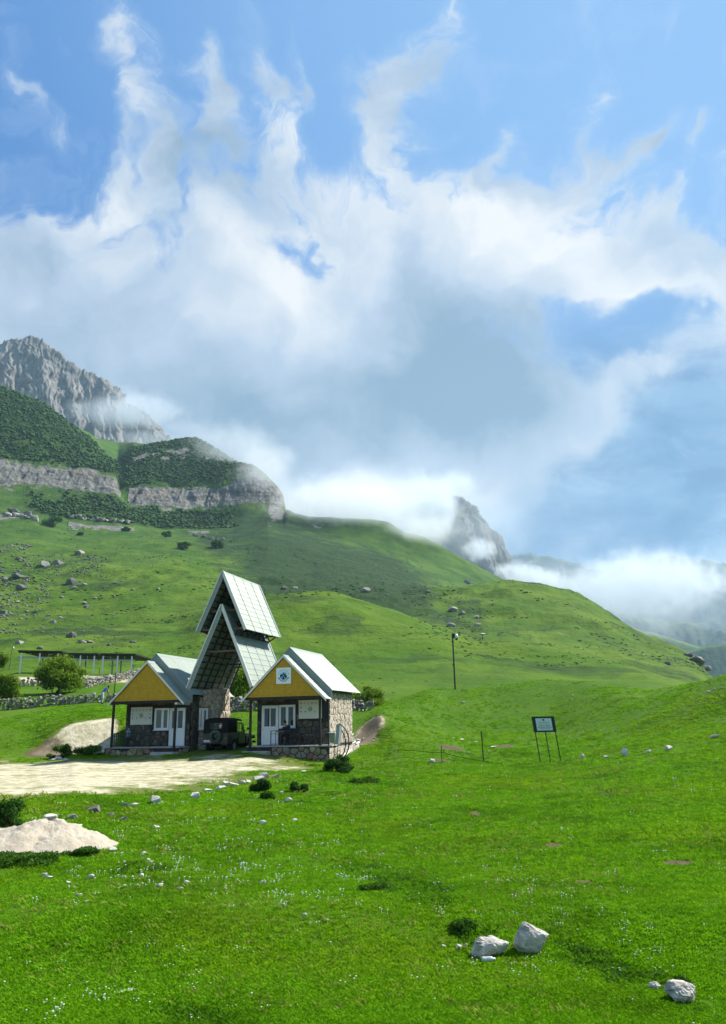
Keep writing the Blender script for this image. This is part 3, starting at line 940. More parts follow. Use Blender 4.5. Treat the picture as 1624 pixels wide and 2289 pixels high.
class MB:
    def __init__(s):
        s.v, s.f, s.smooth = [], [], []

    def add(s, vs, fs, smooth=False):
        n = len(s.v)
        s.v += [tuple(v) for v in vs]
        s.f += [tuple(i + n for i in f) for f in fs]
        s.smooth += [smooth] * len(fs)
        return s

    def box(s, lo, hi, bev=0.0):
        x0, y0, z0 = lo
        x1, y1, z1 = hi
        return s.hexa([(x0, y0, z0), (x1, y0, z0), (x1, y1, z0), (x0, y1, z0), (x0, y0, z1), (x1, y0, z1), (x1, y1, z1), (x0, y1, z1)])

    def hexa(s, p):
        return s.add(p, [(3, 2, 1, 0), (4, 5, 6, 7), (0, 1, 5, 4), (1, 2, 6, 5), (2, 3, 7, 6), (3, 0, 4, 7)])

    def prism(s, poly, off):
        """closed solid: planar polygon (3-D points) swept by off"""
        n = len(poly)
        a = [Vector(p) for p in poly]
        b = [p + Vector(off) for p in a]
        return s.add(a + b, [tuple(range(n))[::-1], tuple(range(n, 2 * n))] + [(i, (i + 1) % n, (i + 1) % n + n, i + n) for i in range(n)])

    def bar(s, p, q, w, h=None, up=(0, 0, 1)):
        """rectangular bar from p to q"""
        p, q = Vector(p), Vector(q)
        h = w if h is None else h
        d = (q - p).normalized()
        u = Vector(up)
        if abs(d.dot(u)) > 0.98:
            u = Vector((0, 1, 0))
        x = d.cross(u).normalized() * w / 2
        y = x.cross(d).normalized() * h / 2
        return s.hexa([p - x - y, p + x - y, p + x + y, p - x + y, q - x - y, q + x - y, q + x + y, q - x + y])

    def tube(s, pts, r, n=8, cap=True):
        pts = [Vector(p) for p in pts]
        rs = r if hasattr(r, '__len__') else [r] * len(pts)
        rings = []
        ref = None
        for i, p in enumerate(pts):
            d = (pts[min(i + 1, len(pts) - 1)] - pts[max(i - 1, 0)]).normalized()
            if ref is None:
                ref = d.orthogonal().normalized()
            ref = (ref - d * ref.dot(d)).normalized()
            t = d.cross(ref)
            rings.append([p + (ref * math.cos(2 * math.pi * k / n) + t * math.sin(2 * math.pi * k / n)) * rs[i] for k in range(n)])
        vs = [x for rg in rings for x in rg]
        fs = [(i * n + k, i * n + (k + 1) % n, (i + 1) * n + (k + 1) % n, (i + 1) * n + k) for i in range(len(pts) - 1) for k in range(n)]
        s.add(vs, fs, True)
        if cap:
            s.add(rings[0], [tuple(range(n))[::-1]]); s.add(rings[-1], [tuple(range(n))])
        return s

    def lathe(s, prof, n=24, axis='z', c=(0, 0, 0)):
        vs = []
        for (r, h) in prof:
            for k in range(n):
                a = 2 * math.pi * k / n
                x, y = r * math.cos(a), r * math.sin(a)
                p = {'z': (x, y, h), 'y': (x, h, y), 'x': (h, x, y)}[axis]
                vs.append((p[0] + c[0], p[1] + c[1], p[2] + c[2]))
        fs = [(i * n + k, i * n + (k + 1) % n, (i + 1) * n + (k + 1) % n, (i + 1) * n + k) for i in range(len(prof) - 1) for k in range(n)]
        return s.add(vs, fs, True)

    def mesh(s, name, mat=None):
        me = bpy.data.meshes.new(name)
        me.from_pydata(s.v, [], s.f)
        me.polygons.foreach_set('use_smooth', s.smooth)
        if mat is not None:
            me.materials.append(mat)
        bm = bmesh.new(); bm.from_mesh(me)
        bmesh.ops.recalc_face_normals(bm, faces=bm.faces)
        bm.to_mesh(me); bm.free()
        return me

    def build(s, name, mat, parent=None, bevel=0.0, **k):
        o = put(name, s.mesh(name, mat), parent, **k)
        if bevel:
            m = o.modifiers.new('edge', 'BEVEL')
            m.width, m.segments, m.limit_method = bevel, 1, 'ANGLE'
        return o


# ------------------------------------------------------------------ materials of the built things
def paint(name, col, rough=0.6, var=0.12, scale=3.0, spec=0.4, metal=0.0, grime=0.0, bmp=0.0, col2=None):
    m, nt, b = new_mat(name, rough, spec)
    tc = nt.nodes.new('ShaderNodeTexCoord')
    p = tc.outputs['Object']
    a = noise(nt, p, scale, 6, 0.65)
    lo = tuple(c * (1 - var) for c in col)
    hi = tuple(min(1, c * (1 + var)) for c in col) if col2 is None else col2
    c = mixc(nt, a.step(0.3, 0.7), lo, hi)
    if grime:
        c = mixc(nt, noise(nt, vscale(nt, p, (1, 1, 0.35)), scale * 0.6, 6, 0.7).step(0.50, 0.78) * grime, c, tuple(x * 0.35 for x in col))
    nt.links.new(c, b.inputs['Base Color'])
    b.inputs['Metallic'].default_value = metal
    if bmp:
        bump(nt, b, a, 0.5, bmp)
    return m


def per_piece(name, cols, rough=0.9, scale=6.0, bmp=0.02, dark=0.55):
    """stone whose tone differs from piece to piece"""
    m, nt, b = new_mat(name, rough, 0.15)
    oi = nt.nodes.new('ShaderNodeObjectInfo')
    r = S(nt, oi.outputs['Random'])
    c = cols[0]
    out = None
    for i, q in enumerate(cols[1:]):
        t = (i + 1) / len(cols)
        f = r.step(t - 0.06, t + 0.06)
        out = mixc(nt, f, c if out is None else out, q)
    tc = nt.nodes.new('ShaderNodeTexCoord')
    p = vec(nt, r * 31.0, r * 17.0, 0.0)
    ad = nt.nodes.new('ShaderNodeVectorMath'); ad.operation = 'ADD'
    nt.links.new(tc.outputs['Object'], ad.inputs[0]); nt.links.new(p, ad.inputs[1])
    n = noise(nt, ad.outputs[0], scale, 8, 0.7)
    out = mixc(nt, n.step(0.62, 0.32) * 1.0, out, tuple(x * dark for x in cols[0]))
    v = mixc(nt, noise(nt, ad.outputs[0], scale * 0.4, 4, 0.6).step(0.4, 0.75) * 0.35, out, cols[-1])
    nt.links.new(v, b.inputs['Base Color'])
    bump(nt, b, n, 0.7, bmp)
    return m


M = {}
M['roof'] = paint('roof_metal', (0.20, 0.258, 0.218), 0.5, 0.06, 1.3, 0.5, 0.0, 0.12)
M['trim'] = paint('grey_trim', (0.22, 0.26, 0.255), 0.45, 0.08, 2.0, 0.5, 0.0, 0.25)
M['white_trim'] = paint('white_trim', (0.66, 0.67, 0.64), 0.5, 0.06, 2.0, 0.4, 0.0, 0.2)
M['yellow'] = paint('yellow_board', (0.47, 0.285, 0.014), 0.55, 0.14, 5.0, 0.3, 0.0, 0.12)
M['dark_wood'] = paint('dark_wood', (0.022, 0.018, 0.016), 0.6, 0.3, 5.0, 0.3)
M['old_wood'] = paint('old_wood', (0.13, 0.095, 0.065), 0.85, 0.35, 4.0, 0.2)
M['black_metal'] = paint('black_metal', (0.014, 0.014, 0.016), 0.45, 0.2, 5.0, 0.4)
M['pvc'] = paint('white_plastic', (0.74, 0.77, 0.79), 0.35, 0.04, 2.0, 0.5)
M['concrete'] = paint('concrete', (0.36, 0.35, 0.32), 0.9, 0.2, 2.5, 0.2, 0.0, 0.3, 0.01)
M['mortar'] = paint('mortar', (0.24, 0.22, 0.19), 0.95, 0.3, 4.0, 0.1, 0.0, 0.3, 0.02)
M['mortar_shaded'] = paint('shaded_mortar', (0.045, 0.043, 0.041), 0.95, 0.3, 4.0, 0.1, 0.0, 0.3, 0.02)  # darkened below the plain mortar to carry the porch shade
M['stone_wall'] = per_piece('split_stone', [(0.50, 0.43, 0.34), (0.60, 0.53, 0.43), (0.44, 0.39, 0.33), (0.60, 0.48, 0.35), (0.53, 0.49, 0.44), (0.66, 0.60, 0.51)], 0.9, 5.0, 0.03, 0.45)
M['stone_front'] = per_piece('field_stone', [(0.085, 0.078, 0.068), (0.13, 0.122, 0.098), (0.10, 0.066, 0.054), (0.15, 0.13, 0.085), (0.078, 0.083, 0.085), (0.19, 0.17, 0.13)], 0.9, 4.0, 0.03)  # stone tones lowered so the porch fronts read as shaded
M['stone_plinth'] = per_piece('plinth_stone', [(0.30, 0.225, 0.15), (0.36, 0.30, 0.21), (0.26, 0.13, 0.10), (0.35, 0.235, 0.12), (0.22, 0.22, 0.18), (0.42, 0.38, 0.29)], 0.9, 4.0, 0.03)
M['dry_stone'] = per_piece('dry_stone', [(0.27, 0.255, 0.22), (0.36, 0.34, 0.295), (0.21, 0.205, 0.185), (0.42, 0.40, 0.35), (0.17, 0.16, 0.15)], 0.95, 4.0, 0.04)
M['lime_stone'] = per_piece('pale_stone', [(0.58, 0.55, 0.48), (0.66, 0.63, 0.57), (0.50, 0.46, 0.40), (0.70, 0.68, 0.62)], 0.95, 5.0, 0.03, 0.6)
M['hill_stone'] = per_piece('hill_stone', [(0.18, 0.18, 0.165), (0.26, 0.245, 0.22), (0.13, 0.13, 0.125), (0.31, 0.295, 0.265)], 0.95, 1.0, 0.1)
M['paper'] = paint('poster_paper', (0.62, 0.63, 0.58), 0.5, 0.05, 4.0, 0.3, 0.0, 0.06)
M['sign_white'] = paint('sign_white', (0.72, 0.80, 0.86), 0.4, 0.04, 2.0, 0.4)
M['sign_plate'] = paint('sign_plate', (0.56, 0.68, 0.66), 0.4, 0.05, 6.0, 0.4)
M['ink'] = paint('ink', (0.03, 0.035, 0.045), 0.6, 0.1, 4.0, 0.2)
M['ink_grey'] = paint('grey_ink', (0.20, 0.22, 0.23), 0.6, 0.1, 4.0, 0.2)
M['ink_green'] = paint('green_ink', (0.30, 0.36, 0.26), 0.6, 0.25, 9.0, 0.2)
M['ink_blue'] = paint('blue_ink', (0.25, 0.55, 0.74), 0.5, 0.12, 6.0, 0.2)
M['ink_navy'] = paint('navy_ink', (0.02, 0.045, 0.08), 0.5, 0.2, 6.0, 0.2)
M['ink_red'] = paint('red_ink', (0.40, 0.10, 0.08), 0.5, 0.2, 6.0, 0.2)


def glass_mat(name, tint, rough=0.03):
    m, nt, b = new_mat(name, rough, 0.5)
    b.inputs['Base Color'].default_value = (*tint, 1)
    b.inputs['Metallic'].default_value = 0.0
    b.inputs['Coat Weight'].default_value = 0.6
    b.inputs['Coat Roughness'].default_value = 0.02
    return m


M['glass'] = glass_mat('window_glass', (0.018, 0.022, 0.02))
M['curtained'] = glass_mat('curtained_glass', (0.10, 0.10, 0.065))
M['rubber'] = paint('rubber', (0.018, 0.018, 0.018), 0.85, 0.2, 6.0, 0.2)
M['jeep'] = paint('jeep_green', (0.016, 0.021, 0.018), 0.35, 0.25, 2.0, 0.5, 0.0, 0.3)
M['canvas'] = paint('canvas', (0.013, 0.014, 0.015), 0.9, 0.3, 3.0, 0.1, 0.0, 0.0, 0.01)
M['spare_cover'] = paint('spare_cover', (0.055, 0.075, 0.055), 0.7, 0.25, 4.0, 0.3)
M['steel'] = paint('grey_steel', (0.28, 0.30, 0.31), 0.45, 0.12, 3.0, 0.5, 0.3, 0.2)
M['skin'] = paint('skin', (0.36, 0.19, 0.12), 0.6, 0.1, 5.0, 0.3)
M['hair'] = paint('hair', (0.012, 0.010, 0.009), 0.7, 0.2, 12.0, 0.3)

# ------------------------------------------------------------------ stones
from mathutils import geometry as _geo


def hull_stone(name, seed, n=14, flat=0.75, mat=None, sub=0):
    r = random.Random(seed)
    bm = bmesh.new()
    for _ in range(n):
        v = Vector((r.gauss(0, 1), r.gauss(0, 1), r.gauss(0, 1))).normalized() * r.uniform(0.82, 1.12)
        bm.verts.new((v.x * 0.5, v.y * 0.5, v.z * 0.5 * flat))
    bmesh.ops.convex_hull(bm, input=bm.verts[:])
    bmesh.ops.delete(bm, geom=[v for v in bm.verts if not v.link_faces], context='VERTS')
    me = bpy.data.meshes.new(name)
    bm.to_mesh(me); bm.free()
    if mat:
        me.materials.append(mat)
    return me


def boulder_mesh(name, seed, size, mat, n=13, lvl=4, rough=0.07):
    """a weathered block: an angular hull, finely cut, with cracks and pits"""
    me = hull_stone(name, seed, n, 1.0)
    bm = bmesh.new(); bm.from_mesh(me)
    bmesh.ops.triangulate(bm, faces=bm.faces)
    for k in range(lvl):
        bmesh.ops.subdivide_edges(bm, edges=bm.edges[:], cuts=1, use_grid_fill=True)
        if k == 1:
            bmesh.ops.smooth_vert(bm, verts=bm.verts, factor=0.35, use_axis_x=True, use_axis_y=True, use_axis_z=True)
    P = np.array([v.co for v in bm.verts])
    bm.normal_update()
    N = np.array([v.normal for v in bm.verts])
    s = seed * 3.7
    q = ridged(P[:, 0] * 3 + s + P[:, 2] * 1.3, P[:, 1] * 3 + P[:, 2] * 2.2, 4, 0.6, seed) - 0.6
    q2 = fbm(P[:, 0] * 7 + P[:, 2] * 4 + s, P[:, 1] * 7 - P[:, 2] * 5, 4, 0.6, seed + 9)
    crack = -np.exp(-(fbm(P[:, 0] * 2.2 + P[:, 1] * 1.1 + s, P[:, 2] * 2.2 + P[:, 1], 3, 0.5, seed + 5) / 0.035) ** 2)
    P = P + N * (rough * (0.9 * q + 0.45 * q2 + 0.55 * crack))[:, None]
    P *= np.array(size)
    for v, c in zip(bm.verts, P):
        v.co = c
    me2 = bpy.data.meshes.new(name)
    bm.to_mesh(me2); bm.free()
    me2.materials.append(mat)
    bpy.data.meshes.remove(me)
    return me2


STONES = [hull_stone('stone', 100 + i, 13 + i % 5, 0.7 + 0.1 * (i % 3), M['dry_stone']) for i in range(10)]
PALE = [hull_stone('pale_stone', 140 + i, 14 + i % 5, 0.65 + 0.1 * (i % 3), M['lime_stone']) for i in range(8)]

# ------------------------------------------------------------------ the gate buildings: a local frame, x along the fronts, y to the back
PSI = math.radians(16.5)
P0 = Vector((-2.37165, 43.0, 0.0))
AX, BX = Vector((math.cos(PSI), -math.sin(PSI), 0)), Vector((math.sin(PSI), math.cos(PSI), 0))


def L2W(a, b, z=0.0):
    return P0 + AX * a + BX * b + Vector((0, 0, z))


def roof_sheet(parent, o, e, d, w, l, mat, step=0.36, wave=0.19, name='roof_sheet'):
    """pressed metal roofing: o upper corner, e along the eave (unit), d down the slope (unit)"""
    o, e, d = Vector(o), Vector(e).normalized(), Vector(d).normalized()
    n = e.cross(d)
    if n.z < 0:
        n = -n
    nx = max(6, int(w / wave * 6))
    ns = max(2, int(round(l / step)))
    rows = []
    for k in range(ns):
        for t, h in ((0.02, 0.0), (0.55, 0.003), (0.93, 0.007), (0.985, 0.0065)):
            rows.append(((k + t) / ns * l, h))
    rows.append((l, 0.0))
    vs = []
    for (sd, h) in rows:
        for i in range(nx + 1):
            x = w * i / nx
            vs.append(o + e * x + d * (sd + (0.018 * math.cos(2 * math.pi * x / wave) if h > 0.006 else 0)) + n * (h + 0.013 * math.cos(2 * math.pi * x / wave)))
    m = nx + 1
    fs = [(r * m + i, r * m + i + 1, (r + 1) * m + i + 1, (r + 1) * m + i) for r in range(len(rows) - 1) for i in range(nx)]
    me = bpy.data.meshes.new(name)
    me.from_pydata(vs, [], fs)
    me.polygons.foreach_set('use_smooth', [False] * len(fs))
    me.materials.append(mat)
    ob = put(name, me, parent)
    so = ob.modifiers.new('thickness', 'SOLIDIFY')
    so.thickness, so.offset = 0.012, -1
    return ob


def slope(parent, ridge, eave, b0, b1, mat, sheets, name='roof_sheet'):
    """one roof plane from ridge (a, z) to eave (a, z), between depths b0 and b1, laid in several sheets"""
    d = Vector((eave[0] - ridge[0], 0, eave[1] - ridge[1]))
    l = d.length
    w = (b1 - b0) / sheets
    for i in range(sheets):
        n = Vector((0, 1, 0)).cross(d.normalized())
        if n.z < 0:
            n = -n
        roof_sheet(parent, Vector((ridge[0], b0 + i * w - 0.02, ridge[1])) + n * (0.003 * (i % 2)), (0, 1, 0), d, w + 0.02, l, mat, name=name)


def ridge_cap(parent, a, z, b0, b1, mat, s=0.13, k=1.0):
    mb = MB()
    mb.prism([(a - s, b0, z - s * k + 0.035), (a, b0, z + 0.05), (a + s, b0, z - s * k + 0.035), (a + s, b0, z - s * k + 0.02), (a, b0, z + 0.035), (a - s, b0, z - s * k + 0.02)], (0, b1 - b0, 0))
    return mb.build('ridge_cap', mat, parent)


def trim_board(parent, p, q, b, depth, thick, mat, name='barge_board'):
    """a board under the roof edge at depth b, from the apex p to the foot q, hanging 'depth' below the line"""
    (a0, z0), (a1, z1) = p, q
    return MB().prism([(a0, b, z0), (a1, b, z1), (a1, b, z1 - depth), (a0, b, z0 - depth)], (0, thick, 0)).build(name, mat, parent)


def clip_cell(poly, mx, my, nx, ny):
    """keep the side of the line through (mx, my) that lies against (nx, ny)"""
    out = []
    n = len(poly)
    for i in range(n):
        x0, y0 = poly[i]
        x1, y1 = poly[(i + 1) % n]
        d0, d1 = (x0 - mx) * nx + (y0 - my) * ny, (x1 - mx) * nx + (y1 - my) * ny
        if d0 <= 0:
            out.append((x0, y0))
        if (d0 < 0) != (d1 < 0) and abs(d0 - d1) > 1e-9:
            t = d0 / (d0 - d1)
            out.append((x0 + (x1 - x0) * t, y0 + (y1 - y0) * t))
    return out


def stone_field(parent, rects, cell, mat, to_local, thick=0.05, holes=(), jitter=0.42, seed=1, tall=1.0, name='stone', limit=300, gap=0.010):
    """rubble facing: irregular flat stones fitted together over a rectangle (u, v); to_local maps (u, v, w) to the thing's frame"""
    r = random.Random(seed)
    k = 0
    for (u0, v0, u1, v1) in rects:
        nu, nv = max(1, int((u1 - u0) / cell)), max(1, int((v1 - v0) / (cell * tall)))
        cu, cv = (u1 - u0) / nu, (v1 - v0) / nv
        pts = []
        for j in range(-1, nv + 1):
            for i in range(-1, nu + 1):
                off = 0.5 * (j % 2) + r.uniform(-0.1, 0.1)
                pts.append((u0 + (i + 0.5 + off + r.uniform(-jitter, jitter)) * cu, v0 + (j + 0.5 + r.uniform(-jitter, jitter)) * cv))
        P = np.array(pts)
        for (px, py) in pts:
            if not (u0 < px < u1 and v0 < py < v1) or k >= limit:
                continue
            if any(x0 < px < x1 and y0 < py < y1 for (x0, y0, x1, y1) in holes):
                continue
            poly = [(u0, v0), (u1, v0), (u1, v1), (u0, v1)]
            d = ((P[:, 0] - px) / cu) ** 2 + ((P[:, 1] - py) / cv) ** 2
            for q in np.argsort(d)[1:15]:
                dx, dy = P[q, 0] - px, (P[q, 1] - py) / (tall * tall)
                poly = clip_cell(poly, (px + P[q, 0]) / 2, (py + P[q, 1]) / 2, dx, dy)
                if len(poly) < 3:
                    break
            for (x0, y0, x1, y1) in holes:          # stones beside an opening are cut to it
                cx, cy = (x0 + x1) / 2, (y0 + y1) / 2
                ax, ay = (px - cx) / (x1 - x0), (py - cy) / (y1 - y0)
                if len(poly) > 2:
                    if abs(ax) > abs(ay):
                        poly = clip_cell(poly, x1 if ax > 0 else x0, 0, -1 if ax > 0 else 1, 0)
                    else:
                        poly = clip_cell(poly, 0, y1 if ay > 0 else y0, 0, -1 if ay > 0 else 1)
            if len(poly) < 3:
                continue
            mx, my = sum(p[0] for p in poly) / len(poly), sum(p[1] for p in poly) / len(poly)
            ext = min(max(p[0] for p in poly) - min(p[0] for p in poly), max(p[1] for p in poly) - min(p[1] for p in poly))
            if ext < 0.05:
                continue
            sh = max(0.6, 1 - 2 * gap / ext)
            n = len(poly)
            t = thick * r.uniform(0.5, 1.35)
            ring = [((mx + (x - mx) * sh), (my + (y - my) * sh)) for x, y in poly]
            vs = [to_local(x, y, -0.01) for x, y in ring] + [to_local(mx + (x - mx) * 0.84, my + (y - my) * 0.84, t * r.uniform(0.7, 1.1)) for x, y in ring]
            vs.append(to_local(mx + r.uniform(-0.15, 0.15) * ext, my + r.uniform(-0.15, 0.15) * ext, t * r.uniform(1.05, 1.3)))
            fs = [(i, (i + 1) % n, (i + 1) % n + n, i + n) for i in range(n)] + [(i + n, (i + 1) % n + n, 2 * n) for i in range(n)]
            MB().add(vs, fs).build(name, mat, parent)
            k += 1


def window_unit(parent, x0, x1, z0, z1, y, name, split=0.5, mats=('glass', 'glass'), frame=0.07, mull=0.06):
    """frame with two panes, facing -y"""
    f = MB()
    f.box((x0, y - 0.05, z0), (x1, y + 0.04, z0 + frame)); f.box((x0, y - 0.05, z1 - frame), (x1, y + 0.04, z1))
    f.box((x0, y - 0.05, z0 + frame), (x0 + frame, y + 0.04, z1 - frame)); f.box((x1 - frame, y - 0.05, z0 + frame), (x1, y + 0.04, z1 - frame))
    xm = x0 + (x1 - x0) * split
    f.box((xm - mull / 2, y - 0.045, z0 + frame), (xm + mull / 2, y + 0.04, z1 - frame))
    fr = f.build(name, M['pvc'], parent, 0.006)
    for (a, b, mt) in ((x0 + frame, xm - mull / 2, mats[0]), (xm + mull / 2, x1 - frame, mats[1])):
        s = MB()
        t = 0.045
        s.box((a, y - 0.035, z0 + frame), (b, y + 0.0, z0 + frame + t)); s.box((a, y - 0.035, z1 - frame - t), (b, y, z1 - frame))
        s.box((a, y - 0.035, z0 + frame + t), (a + t, y, z1 - frame - t)); s.box((b - t, y - 0.035, z0 + frame + t), (b, y, z1 - frame - t))
        s.build('sash', M['pvc'], fr)
        MB().box((a + t, y - 0.012, z0 + frame + t), (b - t, y - 0.002, z1 - frame - t)).build('pane', M[mt], fr)
    MB().box((x0 - 0.03, y - 0.12, z0 - 0.035), (x1 + 0.03, y + 0.0, z0 - 0.002)).build('sill', M['pvc'], fr)
    return fr


def door_unit(parent, x0, x1, z0, z1, y, handle_right):
    f = MB()
    t = 0.07
    f.box((x0, y - 0.05, z0), (x0 + t, y + 0.04, z1)); f.box((x1 - t, y - 0.05, z0), (x1, y + 0.04, z1)); f.box((x0 + t, y - 0.05, z1 - t), (x1 - t, y + 0.04, z1))
    root = f.build('door_frame', M['pvc'], parent, 0.006)
    d = MB()
    a, b = x0 + t + 0.006, x1 - t - 0.006
    lo, hi = z0 + 0.02, z1 - t - 0.006
    zm = lo + (hi - lo) * 0.46
    s = 0.085
    d.box((a, y - 0.035, lo), (a + s, y + 0.02, hi)); d.box((b - s, y - 0.035, lo), (b, y + 0.02, hi))
    d.box((a + s, y - 0.035, hi - s), (b - s, y + 0.02, hi)); d.box((a + s, y - 0.035, lo), (b - s, y + 0.02, lo + s))
    d.box((a + s, y - 0.035, zm - s / 2), (b - s, y + 0.02, zm + s / 2))
    xm = (a + b) / 2
    d.box((xm - 0.035, y - 0.034, zm + s / 2), (xm + 0.035, y + 0.02, hi - s))
    door = d.build('door', M['pvc'], parent, 0.006)
    MB().box((a + s, y - 0.012, lo + s), (b - s, y + 0.008, zm - s / 2)).build('panel', M['pvc'], door)
    for (p, q) in ((a + s, xm - 0.035), (xm + 0.035, b - s)):
        MB().box((p, y - 0.01, zm + s / 2), (q, y, hi - s)).build('pane', M['glass'], door)
    hx = b - 0.04 if handle_right else a + 0.04
    MB().box((hx - 0.015, y - 0.05, zm - 0.02), (hx + 0.015, y - 0.036, zm + 0.18)).bar((hx, y - 0.075, zm + 0.1), (hx + (-0.12 if handle_right else 0.12), y - 0.075, zm + 0.1), 0.02).bar((hx, y - 0.04, zm + 0.1), (hx, y - 0.085, zm + 0.1), 0.02).build('handle', M['pvc'], door)
    return door


def cabin(label, a0, mirror, ground_l, ground_r, baluster, seed):
    """stone cabin with an open porch. mirror = -1 puts the door at the right"""
    root = empty('cabin', L2W(a0, 0), -PSI, label, 'cabin')
    sg = 1 if mirror > 0 else -1

    def X(x):                 # x measured from the cabin's middle line
        return x * sg
    W2, EV = 2.16, 2.40
    low = min(ground_l, ground_r) - 0.9

    def bx(x0, x1, y0, y1, z0, z1):
        x0, x1 = sorted((X(x0), X(x1)))
        return MB().box((x0, y0, z0), (x1, y1, z1))
    # plinth and steps
    plinth = bx(-0.72, 2.62, 0.06, 5.7, low, -0.07).build('plinth', M['mortar_shaded'], root)
    bx(-0.74, 2.70, -0.0, 1.4, -0.068, 0.0).build('porch_floor', M['concrete'], root, 0.01)
    bx(-2.16, -0.743, 0.10, 1.3, low, -0.07).build('landing', M['mortar_shaded'], root)
    bx(-2.20, -0.745, 0.05, 1.4, -0.068, -0.002).build('landing_slab', M['concrete'], root, 0.01)
    bx(-2.24, -0.73, -0.50, 0.04, low, -0.27).build('step', M['concrete'], root, 0.02)
    # walls of the room
    bx(-W2, W2, 1.36, 5.65, -0.4, 2.95).build('wall', M['mortar_shaded'], root)
    for yb in (5.55,):
        MB().prism([(-W2, yb, 2.95), (W2, yb, 2.95), (0, yb, 5.10)], (0, 0.1, 0)).build('gable_wall', M['mortar_shaded'], root)
    MB().prism([(-W2, 1.36, 2.95), (W2, 1.36, 2.95), (0, 1.36, 5.10)], (0, 0.1, 0)).build('gable_wall', M['mortar_shaded'], root)
    # facing stones: front of the room, porch front, and the sunny side
    op = [(-1.95, 0.0, -0.72, 2.28), (-0.86, 0.85, 0.25, 2.35), (0.42, 1.32, 2.02, 2.52)]
    if sg > 0:
        hl = op
    else:
        hl = [(-x1, y0, -x0, y1) for (x0, y0, x1, y1) in op]
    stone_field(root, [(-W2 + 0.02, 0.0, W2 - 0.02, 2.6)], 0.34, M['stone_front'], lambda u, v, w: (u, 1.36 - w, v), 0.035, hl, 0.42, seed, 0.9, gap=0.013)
    fl = (-0.70, 2.60) if sg > 0 else (-2.60, 0.70)
    stone_field(root, [(fl[0], max(ground_l, ground_r) - 0.75 if sg > 0 else -0.55, fl[1], -0.075)], 0.33, M['stone_plinth'], lambda u, v, w: (u, 0.06 - w, v), 0.04, (), 0.42, seed + 1, 0.95, gap=0.013)
    if sg > 0:
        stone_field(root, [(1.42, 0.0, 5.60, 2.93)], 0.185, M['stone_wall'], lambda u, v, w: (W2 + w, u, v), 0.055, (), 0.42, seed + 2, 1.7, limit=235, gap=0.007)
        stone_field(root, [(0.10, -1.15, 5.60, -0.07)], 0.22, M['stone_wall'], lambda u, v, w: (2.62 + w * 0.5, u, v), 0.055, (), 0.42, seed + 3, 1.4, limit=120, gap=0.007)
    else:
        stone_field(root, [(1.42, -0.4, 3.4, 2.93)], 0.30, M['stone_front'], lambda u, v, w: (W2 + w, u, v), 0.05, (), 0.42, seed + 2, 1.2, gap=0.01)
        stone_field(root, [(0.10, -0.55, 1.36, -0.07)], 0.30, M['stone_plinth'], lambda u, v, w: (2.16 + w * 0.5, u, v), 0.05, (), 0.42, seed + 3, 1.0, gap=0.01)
    # posts, beam, ceiling
    for (px, zb) in ((-1.96, -0.27), (2.14, 0.0)):
        MB().box((X(px) - 0.055, -0.055, zb), (X(px) + 0.055, 0.055, 2.44)).build('post', M['dark_wood'], root)
    MB().box((-2.24, -0.06, 2.44), (2.24, 0.06, 2.585)).build('beam', M['dark_wood'], root)
    for s in (-1, 1):
        MB().box((s * 2.14 - 0.05, 0.061, 2.44), (s * 2.14 + 0.05, 1.35, 2.58)).build('side_beam', M['dark_wood'], root)
    MB().box((-2.08, 0.061, 2.55), (2.08, 1.355, 2.582)).build('porch_ceiling', M['dark_wood'], root)
    # yellow boarded gable: every board a piece of its own
    zb, zt, k = 2.59, 4.72, 0
    hb = 0.098
    z = zb
    while z < zt - 0.05:
        z1 = min(z + hb, zt)
        h0, h1 = 2.20 * (zt - z) / (zt - zb), 2.20 * (zt - z1) / (zt - zb)
        y = -0.02 - 0.006 * random.random()
        MB().prism([(-h0, y, z + 0.004), (h0, y, z + 0.004), (h1, y, z1 - 0.004), (-h1, y, z1 - 0.004)], (0, 0.03, 0)).build('board', M['yellow'], root)
        z = z1
    MB().prism([(-2.18, 0.02, zb), (2.18, 0.02, zb), (0, 0.02, zt)], (0, 0.05, 0)).build('gable_back', M['dark_wood'], root)
    # front roof
    A1, E1 = 4.84, (2.50, 2.42)
    for s in (-1, 1):
        slope(root, (0, A1), (s * E1[0], E1[1]), -0.10, 0.98, M['roof'], 1)
        trim_board(root, (0, A1 + 0.02), (s * (E1[0] + 0.02), E1[1] - 0.0), -0.128, 0.13, 0.028, M['white_trim'])
    ridge_cap(root, 0, A1, -0.12, 0.90, M['roof'])
    # main roof with its deep grey fascia
    A2, E2 = 5.34, (2.52, 2.90)
    for s in (-1, 1):
        slope(root, (0, A2), (s * E2[0], E2[1]), 0.90, 6.30, M['roof'], 4)
        trim_board(root, (0, A2 - 0.015), (s * E2[0], E2[1] - 0.015), 0.872, 0.50, 0.03, M['trim'], 'fascia')
        trim_board(root, (0, A2 + 0.035), (s * (E2[0] + 0.02), E2[1] + 0.03), 0.845, 0.07, 0.05, M['trim'], 'edge_flashing')
        trim_board(root, (0, A2 - 0.02), (s * E2[0], E2[1] - 0.02), 6.28, 0.16, 0.03, M['trim'])
        MB().box((min(s * 2.15, s * 2.45), 0.95, 2.80), (max(s * 2.15, s * 2.45), 6.25, 2.83)).build('soffit', M['dark_wood'], root)
    ridge_cap(root, 0, A2, 0.86, 6.34, M['roof'])
    # door and window
    d0, d1 = sorted((X(-1.86), X(-0.84)))
    door_unit(root, d0, d1, 0.0, 2.17, 1.33, sg > 0)
    w0, w1 = sorted((X(-0.80), X(0.18)))
